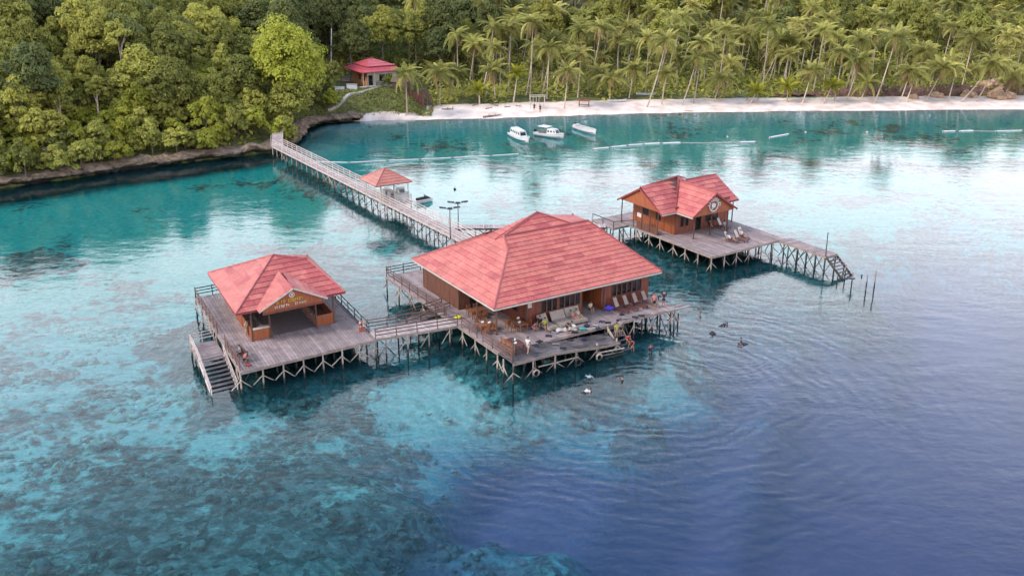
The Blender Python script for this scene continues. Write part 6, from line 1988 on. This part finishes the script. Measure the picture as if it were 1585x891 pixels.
boat(un(872, 213, .3), un(830, 206, .3), 2.3, 'white boat with rear canopy and short cabin, middle of three', 1)
boat(un(922, 207, .3), un(891, 196, .3), 1.9, 'open white boat with a rusty cockpit, rightmost of three', 2)
# swim-line floats
def floats(p0, p1, label, r=.16):
    p0, p1 = un(*p0, .06), un(*p1, .06)
    t = thing('float_tube', (p0 + p1) / 2, label, 'float', 'white floating barrier tubes')
    MB().tube([p0, p0.lerp(p1, .5), p1], r, 8).build('tube', M_WHITE, t)
    for e_ in (0.02, .98):
        q = p0.lerp(p1, e_); MB().tube([p0.lerp(p1, e_ - .015), p0.lerp(p1, e_ + .015)], r * 1.15, 8).build('end_cap', M_STEEL, t)
def rope(pts, label):
    P = [un(*p, .03) for p in pts]
    t = thing('float_rope', P[0], label, 'rope')
    MB().tube(P, .05, 5).build('line', M_TRIM, t)
for i, (a, b_) in enumerate((((917, 231), (943, 228.5)), ((945, 228), (970, 225.5)), ((972, 225), (995, 223.5)), ((997, 223), (1022, 222)), ((1025, 222), (1054, 221)))):
    floats(a, b_, 'white float tube in the unbroken row off the boats, %s from the left' % ORD[i])
floats((1144, 220.5), (1170, 219.5), 'lone white float tube right of the unbroken row')
floats((1191, 213), (1221, 207.5), 'tilted white float tube angled away from the line')
floats((1459, 203.5), (1479, 203), 'short white float tube, left of the pair at far right')
floats((1485, 203), (1507, 202.5), 'short white float tube, right of the pair at far right')
floats((1541, 203), (1583, 202), 'white float tube at the right edge of the picture', .12)
rope([(1054, 221), (1100, 221.5), (1144, 220.5)], 'thin line joining the float row to the lone tube')
rope([(1507, 202.5), (1525, 203), (1541, 203)], 'thin line between the far right float tubes')
pl = [(488, 250), (540, 251.5), (600, 248.5), (650, 246.5), (700, 244), (760, 241), (805, 238)]
for i, (a, b_) in enumerate(zip(pl, pl[1:])):
    floats(a, b_, 'thin white barrier pipe between jetty and boats, %s piece from the jetty' % ORD[i], .085)
for i, (px, py) in enumerate(((1126, 212), (1247, 205), (1342, 205))):
    q = un(px, py, .05); t = thing('buoy', q, 'small pale buoy off the beach, %s of three from the left' % ORD[i], 'buoy'); MB().ball(q, .2, 8, 6).build('ball', M_TRIM, t); pole('stem', q, q + Vector((0, 0, .35)), .03, M_TRIM, t)
q = un(704, 293, .05); t = thing('buoy', q, 'small dark buoy alone in open water right of the gazebo', 'buoy'); MB().ball(q, .22, 8, 6).build('ball', M_BLACK, t); pole('stem', q, q + Vector((0, 0, .4)), .03, M_BLACK, t)
# water scooter moored at the jetty
q = un(656, 313, 0)
ws = thing('water_scooter', (q.x, q.y, 0), 'small dark and white water scooter moored behind the jetty lamps', 'scooter', None, .5)
B = WM[ws.name]
vs_, fs_ = [], []
for i in range(7):
    u = i / 6; w_ = .5 * (1 if u < .5 else 1 - ((u - .5) * 2) ** 2 * .95)
    for f, z in ((-1, .42), (-.9, .05), (0, -.1), (.9, .05), (1, .42)): vs_.append((-1.4 + 2.8 * u, f * w_, z + .15 * u * u))
for i in range(6):
    for k in range(4): fs_.append((i * 5 + k, i * 5 + k + 1, i * 5 + k + 6, i * 5 + k + 5))
    fs_.append((i * 5, i * 5 + 5, i * 5 + 9, i * 5 + 4))
fs_.append((0, 1, 2, 3, 4))
MB().add(vs_, fs_).build('hull', M_WHITE, ws, B)
MB().hexa([(-1.2, -.22, .43), (.1, -.22, .5), (.1, .22, .5), (-1.2, .22, .43), (-1.15, -.16, .75), (.1, -.16, .85), (.1, .16, .85), (-1.15, .16, .75)]).build('seat', M_BLACK, ws, B)
MB().hexa([(.15, -.28, .5), (1.1, -.16, .6), (1.1, .16, .6), (.15, .28, .5), (.15, -.2, 1.0), (.6, -.1, .85), (.6, .1, .85), (.15, .2, 1.0)]).build('cowl', M_BLACK, ws, B)
MB().bar((.2, -.42, 1.08), (.2, .42, 1.08), .05).build('handlebar', M_BLACK, ws, B)

# ------------------------------------------------------------------ furniture and gear on the decks
def table(loc, rz, label, L_=1.6, W_=.9, m=M_FURN, items=True):
    t = thing('dining_table', loc, label, 'table', None, rz); B = WM[t.name]
    MB().box(-L_ / 2, L_ / 2, -W_ / 2, W_ / 2, .70, .76).build('tabletop', m, t, B)
    for x in (-L_ / 2 + .08, L_ / 2 - .08):
        for y in (-W_ / 2 + .08, W_ / 2 - .08): MB().box(x - .04, x + .04, y - .04, y + .04, 0, .698).build('leg', m, t, B)
    MB().box(-L_ / 2 + .1, L_ / 2 - .1, -W_ / 2 + .06, -W_ / 2 + .09, .6, .698).build('apron', m, t, B)
def chair(loc, rz, label, group, m=M_FURN):
    t = thing('dining_chair', loc, label, 'chair', group, rz); B = WM[t.name]
    MB().box(-.24, .24, -.24, .24, .42, .47).build('seat', m, t, B)
    for x in (-.2, .2):
        MB().box(x - .025, x + .025, -.23, -.18, 0, .418).build('leg', m, t, B)
        MB().hexa([(x - .025, .19, 0), (x + .025, .19, 0), (x + .025, .24, 0), (x - .025, .24, 0), (x - .025, .25, 1.0), (x + .025, .25, 1.0), (x + .025, .30, 1.0), (x - .025, .30, 1.0)]).build('leg', m, t, B)
    for z in (.6, .76, .9): MB().box(-.18, .18, .23, .26, z, z + .08).build('back_slat', m, t, B)
def bench(loc, rz, label, L_=1.6, m=M_FURN, back=True):
    t = thing('wooden_bench', loc, label, 'bench', None, rz); B = WM[t.name]
    for y in (-.2, -.06, .08): MB().box(-L_ / 2, L_ / 2, y, y + .12, .42, .46).build('seat_slat', m, t, B)
    for x in (-L_ / 2 + .08, L_ / 2 - .08): 
        for y in (-.16, .16): MB().box(x - .035, x + .035, y - .035, y + .035, 0, .418).build('leg', m, t, B)
    if back:
        for x in (-L_ / 2 + .08, L_ / 2 - .08): MB().box(x - .03, x + .03, .2, .25, .2, .95).build('back_post', m, t, B)
        for z in (.58, .74, .88): MB().box(-L_ / 2, L_ / 2, .185, .199, z, z + .1).build('back_slat', m, t, B)
def mug(loc, label, m=M_WHITE):
    t = thing('pale_bundle', loc, label, 'bundle'); B = WM[t.name]
    mb = MB().ball((0, 0, .09), (.16, .12, .10), 8, 6); mb.v = [tuple(Vector(v) * (1 + .25 * mnoise.noise(Vector(v) * 9))) for v in mb.v]
    mb.build('cloth', m, t, B)
    MB().ball((.06, .03, .2), (.06, .06, .05), 6, 4).build('knot', m, t, B)
ta = FM.ta
def at(px, py, z=D): return un(px, py, z) + Vector((0, 0, .004))
T1, T2_, T3, T4 = at(738, 490), at(752, 512), at(802, 508), at(796, 541)
table(T1, ta, 'orange-brown dining table at the inner end of the veranda corner')
table(T2_, ta, 'orange-brown dining table at the veranda rail with white cups')
table(T3, ta + 1.57, 'long dining table beside the veranda corner post', 2.2)
table(T4, ta + 1.57, 'dark red-brown table near the front corner of the big deck', 2.0, .9, M_FURND)
for T_, nm, rz0, L_ in ((T1, 'inner veranda table', ta, 1.6), (T2_, 'table at the veranda rail', ta, 1.6), (T3, 'long table by the corner post', ta + 1.57, 2.2)):
    X_ = Vector((math.cos(rz0), math.sin(rz0), 0)); Y_ = Vector((-math.sin(rz0), math.cos(rz0), 0))
    for i, (x, y, r) in enumerate(((-.4, .75, 0), (.4, .75, 0), (-.4, -.75, math.pi), (.4, -.75, math.pi))):
        lab = ('far side, left', 'far side, right', 'near side, left', 'near side, right')[i]
        chair(T_ + X_ * x * L_ / 1.6 + Y_ * y, rz0 + r + random.uniform(-.15, .15), 'orange-brown slatted chair at the %s, %s' % (nm, lab), 'chairs round the veranda tables')
bench(T4 + Vector((-.75, -.35, 0)), ta - 1.57, 'slatted bench along the rail at the front corner of the big deck', 2.4, M_FURN)
bench(T4 + Vector((.75, .35, 0)), ta + 1.57, 'backless dark bench on the seaward side of the dark table', 1.9, M_FURND, False)
for i, (T_, dx, dy) in enumerate(((T2_, -.3, .1), (T2_, .35, 0), (T3, 0, .5), (T3, .1, -.6), (T4, 0, .2), (T4, .1, -.5))):
    mug(T_ + Vector((dx, dy, .765)), ('white bundle on the left of the rail table', 'white bundle on the right of the rail table', 'white bundle at the far end of the long table', 'white bundle at the near end of the long table', 'pale bundle at the far end of the dark table', 'pale bundle at the near end of the dark table')[i], M_WHITE)
# two-seat wicker day beds against the front wall
def daybed(loc, rz, label, W_=1.5, cm=M_WICKER):
    t = thing('wicker_daybed', loc, label, 'day bed', None, rz); B = WM[t.name]
    MB().box(-W_ / 2, W_ / 2, -1.1, .5, .18, .36).build('base', M_WICKER, t, B)
    MB().hexa([(-W_ / 2, .35, .362), (W_ / 2, .35, .362), (W_ / 2, .52, .362), (-W_ / 2, .52, .362), (-W_ / 2, .85, 1.15), (W_ / 2, .85, 1.15), (W_ / 2, .98, 1.12), (-W_ / 2, .98, 1.12)]).build('backrest', M_WICKER, t, B)
    MB().box(-W_ / 2 + .05, W_ / 2 - .05, -1.05, .33, .362, .44).build('cushion', cm, t, B)
    for x in (-W_ / 2 + .06, W_ / 2 - .06):
        for y in (-1.03, .43): MB().box(x - .04, x + .04, y - .04, y + .04, 0, .178).build('leg', M_FURND, t, B)
for i, (a, b_) in enumerate(((7.0, 5.2), (8.7, 5.25), (10.4, 5.3))):
    daybed(FM(a, b_, D + .004), ta + (.12, 0, -.05)[i], ('pale wicker day bed standing askew, leftmost under the windows', 'pale wicker day bed in the middle under the first windows', 'pale wicker day bed nearest the dark entry recess')[i], (1.1, 1.6, 1.6)[i])
def mattress(loc, rz, label):
    t = thing('lounger_pad', loc, label, 'cushion', None, rz); B = WM[t.name]
    mb = MB(); n = 9
    vs_, fs_ = [], []
    for i in range(n):
        x = -1 + 2 * i / (n - 1); z = .12 + .16 * math.sin(i * .8 + .5) ** 2
        vs_ += [(x, -.36, z), (x, .36, z), (x, .36, z - .11), (x, -.36, z - .11)]
    for i in range(n - 1):
        a = 4 * i
        for k in range(4): fs_.append((a + k, a + (k + 1) % 4, a + 4 + (k + 1) % 4, a + 4 + k))
    fs_ += [(3, 2, 1, 0), (4 * n - 4, 4 * n - 3, 4 * n - 2, 4 * n - 1)]
    MB().add(vs_, fs_).build('pad', M_CUSH, t, B)
    MB().box(.62, .95, -.28, .28, .34, .42).build('pillow', M_WHITE, t, B)
mattress(FM(8.2, 3.7, D + .005), ta - .25, 'wavy off-white lounger pad lying in front of the day beds')
# reclining wooden loungers along the right room
def recliner(loc, rz, label, group, m=M_FURND, cush=M_WICKER):
    t = thing('sun_lounger', loc, label, 'lounger', group, rz); B = WM[t.name]
    for x in (-.3, .3): MB().box(x - .03, x + .03, -1.1, .55, .26, .33).build('side_rail', m, t, B)
    for i in range(7): MB().box(-.27, .27, -1.05 + i * .2, -1.05 + i * .2 + .14, .332, .355).build('slat', m, t, B)
    MB().hexa([(-.3, .35, .36), (.3, .35, .36), (.3, .42, .34), (-.3, .42, .34), (-.27, .85, 1.15), (.27, .85, 1.15), (.27, .92, 1.12), (-.27, .92, 1.12)]).build('backrest', m, t, B)
    MB().hexa([(-.25, .30, .40), (.25, .30, .40), (.25, .345, .37), (-.25, .345, .37), (-.22, .80, 1.2), (.22, .80, 1.2), (.22, .845, 1.17), (-.22, .845, 1.17)]).build('headrest_pad', cush, t, B)
    for x in (-.28, .28):
        for y in (-.95, .4): MB().box(x - .03, x + .03, y - .03, y + .03, 0, .258).build('leg', m, t, B)
for i in range(4):
    recliner(FM(15.6 + i * 1.2, 5.0, D + .004), ta + .1, 'dark wooden lounger under the right-hand windows, %s from the entry recess' % ORD[i], 'loungers by the right-hand windows')
for i, (a, b_, r) in enumerate(((5.9, 2.9, .3), (7.2, 2.6, .1), (8.3, 3.2, -.2), (7.9, 8.0, 1.5), (9.2, 7.6, .2))):
    lab = ('front left lounger of the group on the grey far deck', 'middle lounger of the group on the grey far deck', 'front right lounger of the group on the grey far deck', 'lounger against the wall on the far porch', 'lounger at the right end of the far porch')[i]
    recliner(FT(a, b_, D + .004), FT.ta + r, lab, 'loungers on the far right deck', M_FURND, M_CUSH)
# corner bench and plants on the left deck
q = FL(.8, 2.6, D + .004); bench(q, FL.ta - 1.57, 'dark slatted bench at the railing of the left deck', 1.8, M_FURND)
def sack(loc, label, m, s=.35):
    t = thing('gear_bag', loc, label, 'bag', 'bags and gear lying on the decks'); B = WM[t.name]
    mb = MB().ball((0, 0, s * .45), (s, s * .6, s * .5), 10, 7)
    mb.v = [tuple(Vector(v) * (1 + .2 * mnoise.noise(Vector(v) * 4 + Vector(loc)))) for v in mb.v]
    mb.build('bag_body', m, t, B)
    MB().tube([(-s * .5, 0, s * .85), (0, 0, s * 1.15), (s * .5, 0, s * .85)], .025, 5).build('handle', M_BLACK, t, B)
C_NAVY, C_TEAL, C_VIO, C_RED = cloth('navy', (.02, .025, .06)), cloth('teal', (.05, .35, .30)), cloth('violet', (.10, .06, .55)), cloth('red', (.55, .03, .06))
sack(FL(1.0, 3.9, D + .004), 'dark bag leaning on the left deck bench', C_NAVY, .4)
sack(FL(.9, .9, D + .004), 'small red bag at the front corner of the left deck', cloth('brick', (.4, .08, .06)), .3)
sack(at(709, 493), 'bright yellow bundle where the footbridge meets the big deck', cloth('yellow', (.7, .6, .05)), .42)
sack(at(942, 480), 'violet-blue bundle of inflatables beside the entry recess', C_VIO, .55)
sack(at(902, 511), 'teal folded float on the lower terrace edge', C_TEAL, .35)
# lifebuoy box on the left deck
q = FL(12.4, 2.6, D + .004)
t = thing('lifebuoy_stand', q, 'orange lifebuoy on a small stand at the right rail of the left deck', 'lifebuoy', None, FL.ta); B = WM[t.name]
MB().box(-.28, .28, -.05, .05, 0, .5).build('stand', M_ROOF, t, B)
P8 = [(.27 * math.cos(k * .5236), -.09, .75 + .27 * math.sin(k * .5236)) for k in range(13)]
MB().tube(P8, .07, 6).build('ring', cloth('orange', (.7, .2, .06)), t, B)
for k in (1, 4, 7, 10): MB().tube([P8[k], P8[k + 1]], .078, 6).build('white_band', M_WHITE, t, B)
# fins, tanks and wet clothing left about
def fins(loc, rz, label, m=M_BLACK):
    t = thing('swim_fins', loc, label, 'fins', 'fins lying on the wet terrace', rz); B = WM[t.name]
    for s in (-1, 1):
        MB().hexa([(s * .13 - .06, -.1, 0), (s * .13 + .06, -.1, 0), (s * .16 + .12, .5, 0), (s * .16 - .12, .5, 0), (s * .13 - .05, -.1, .09), (s * .13 + .05, -.1, .09), (s * .16 + .12, .5, .025), (s * .16 - .12, .5, .025)]).build('fin', m, t, B)
def tank(loc, rz, label):
    t = thing('dive_tank', loc, label, 'tank', 'dive tanks on the terrace', rz); B = WM[t.name]
    MB().tube([(-.34, 0, .11), (-.3, 0, .11), (.24, 0, .11), (.31, 0, .11)], [.06, .10, .10, .045], 9).build('cylinder', M_STEEL, t, B)
    MB().tube([(.30, 0, .11), (.40, 0, .11)], [.03, .03], 6).build('valve', M_BLACK, t, B)
GS = [(893, 515), (908, 506), (921, 505), (930, 499), (944, 500), (957, 497), (968, 494), (980, 491), (990, 489), (951, 505), (915, 512), (870, 522), (886, 527), (903, 526), (858, 516), (846, 520), (837, 528), (848, 509), (860, 534), (925, 508), (938, 506), (962, 488), (1001, 487), (830, 536), (875, 539)]
for i, (px, py) in enumerate(GS):
    q = at(px, py, D)
    rel = q - FM.O; b_ = rel.dot(FM.b)
    if b_ < 2.7:
        a_ = rel.dot(FM.a); q = un(px, py, tz(a_, 0)); q.z += .006
    lab = 'on the deck edge above the lower terrace' if b_ > 2.7 else 'on the wet lower terrace'
    k = i % 4
    if k == 0: fins(q, random.uniform(0, 6), 'black fins %s, %s from the left' % (lab, ORD[sorted(g[0] for g in GS).index(px)]))
    elif k == 1: sack(q, 'dark gear bag %s, %s from the left' % (lab, ORD[sorted(g[0] for g in GS).index(px)]), random.choice((C_NAVY, M_BLACK, cloth('plum', (.08, .03, .06)))), random.uniform(.22, .34))
    elif k == 2: tank(q, random.uniform(0, 6), 'dive tank %s, %s from the left' % (lab, ORD[sorted(g[0] for g in GS).index(px)]))
    else: fins(q, random.uniform(0, 6), 'navy fins %s, %s from the left' % (lab, ORD[sorted(g[0] for g in GS).index(px)]), C_NAVY)
# tyres hung as fenders on the front pilings
for i, a in enumerate((2.25, 6.85, 9.25)):
    c = FM(a, -.32, .62 - .05 * i)
    t = thing('tyre', c, 'old tyre hung as a fender on the front pilings, %s from the corner' % ORD[i], 'tyre', 'tyre fenders')
    P = [c + FM.a * .30 * math.cos(k * .3927) + Vector((0, 0, .30 * math.sin(k * .3927))) for k in range(17)]
    MB().tube(P, .085, 7, False).build('tread', M_PILE if i != 1 else M_BLACK, t)
    pole('rope', c + Vector((0, 0, .3)), c + Vector((0, 0, 1.3)) + FM.b * .25, .02, M_DRIFT, t)

# ------------------------------------------------------------------ people
W_ = ('white', (.75, .72, .72)); BK = ('black', (.015, .015, .02)); PK = ('pink', (.6, .12, .22)); RD = ('scarlet', (.65, .03, .06)); YL = ('lime', (.45, .45, .06)); NV = ('dark_navy', (.02, .025, .07)); BG = ('beige', (.6, .45, .33)); GY = ('grey', (.3, .3, .32)); MG = ('magenta', (.55, .04, .2)); CY = ('pale_blue', (.3, .45, .55))
person('walk', at(817, 548), 2.6, W_, ('pale_pink', (.65, .4, .38)), 'person in white walking on the front corner of the big deck')
person('crouch', at(824, 512), 1.0, MG, NV, 'person in magenta crouching by the dark bundle near the windows')
person('sit', at(843, 510), .4, YL, BK, 'person in lime shirt sitting on the deck boards near the windows')
person('sit', at(836, 507), -.5, BK, BK, 'person in black sitting beside the one in lime')
person('bend', at(877, 516), .9, BK, NV, 'person in black bending over in front of the day beds')
person('recline', FM(10.1, 5.1, D + .16), ta + .1, None, PK, 'bare-chested person reclining on the day bed nearest the recess', skin=0)
person('recline', FM(10.7, 5.15, D + .16), ta - .1, BG, GY, 'person in beige reclining beside the bare-chested one')
person('sit', at(913, 484), .6, BG, BK, 'person in beige sitting at the edge of the entry recess')
person('sit', FM(19.2, 4.0, D + .01), .3, BK, W_, 'person in black top and white shorts sitting at the end of the lounger row')
person('stand', at(1012, 478), .2, ('salmon', (.6, .22, .2)), BK, 'person in salmon top and dark shorts standing at the deck end')
person('akimbo', at(1027, 474), -.3, NV, NV, 'person in dark clothes standing rightmost on the big deck')
person('stand', FM(12.6, 1.5, .95), .5, YL, GY, 'person in lime vest standing on the ladder, leftmost of the four')
person('stand', FM(13.2, 1.7, 1.1), -.2, GY, BK, 'person in grey standing on the ladder behind the lime vest')
person('crouch', FM(13.5, .9, .62), .3, RD, BK, 'person in red and white crouching on the ladder steps')
person('bend', FM(13.6, .15, -.1), -.6, RD, BK, 'person in scarlet bending down at the foot of the ladder')
person('float', un(1007, 537, 0), .5, MG, BK, 'swimmer in magenta in the water just off the ladder')
for i, (px, py, pz, sh_, lab) in enumerate(((963, 587, 'float', BK, 'swimmer in black in front of the lower terrace'), (912, 586, 'swim', CY, 'swimmer in pale blue splashing left of the other near the lower terrace'), (905, 607, 'swim', W_, 'pale swimmer furthest from the deck in front'), (1103, 514, 'swim', BK, 'left swimmer of the pair beyond the deck end'), (1117, 504, 'swim', NV, 'right swimmer of the pair beyond the deck end'), (1147, 527, 'float', BK, 'swimmer in black in the cluster furthest right'), (1153, 532, 'swim', NV, 'lower swimmer of the cluster furthest right'), (1084, 487, 'float', GY, 'lone swimmer near the deck end below the far house'))):
    person(pz, un(px, py, .02), random.uniform(0, 6.28), sh_, BK, lab, 'swimmers in the bay', skin=i % 2)
person('stand', at(383, 521), 1.2, BG, BG, 'person wrapped in beige standing at the counter of the left pavilion')
person('crouch', FL(.75, 1.9, D + .004), 2.0, ('rose', (.5, .18, .18)), BK, 'person crouching at the railing of the left deck')
person('sit', FL(.75, 3.0, D + .004), -1.0, GY, NV, 'person sitting on the bench at the left deck railing')
person('recline', FT(5.9, 2.9, D + .08), FT.ta + .3, W_, BK, 'person in white lying on the front left lounger of the far deck')
person('recline', FT(8.3, 3.2, D + .08), FT.ta - .2, ('cream', (.6, .5, .45)), NV, 'person in cream lying on the front right lounger of the far deck')
person('sit', FT(8.9, 7.1, D + .004), .5, CY, GY, 'person in pale blue sitting on the far porch')
for i, (px, py, pz, sh_, lab) in enumerate(((827, 172, 'walk', BK, 'person in black walking past the swing frame on the sand'), (836, 174, 'stand', NV, 'person in dark blue standing in front of the swing frame'))):
    q = Vector(on_ground([(px, py)], 1)[0]); person(pz, q, .4 * i, sh_, BK, lab)

# ------------------------------------------------------------------ things that look alike are told apart by their place in the row
_T = ['', '', 'twenty', 'thirty', 'forty', 'fifty', 'sixty', 'seventy', 'eighty', 'ninety']
_TT = {20: 'twentieth', 30: 'thirtieth', 40: 'fortieth', 50: 'fiftieth', 60: 'sixtieth', 70: 'seventieth', 80: 'eightieth', 90: 'ninetieth'}
def ORDW(i):
    if i > 98: return 'last but ' + str(i)
    if i < 20: return ORD[i]
    k = i + 1
    return _TT[k] if k in _TT else _T[k // 10] + '-' + ORD[k % 10 - 1]
_same = {}
for o in COL.objects:
    if o.parent is None and 'label' in o:
        _same.setdefault(o['label'], []).append(o)
def _px(o):
    p_ = o.matrix_basis.translation
    return p_.x / (p_.y * math.cos(PITCH) - (p_.z - HC) * math.sin(PITCH))
for lab, os_ in _same.items():
    if len(os_) > 1:
        os_.sort(key=_px)
        for i, o in enumerate(os_):
            o['label'] = lab + ', %s from the left' % ORDW(i)
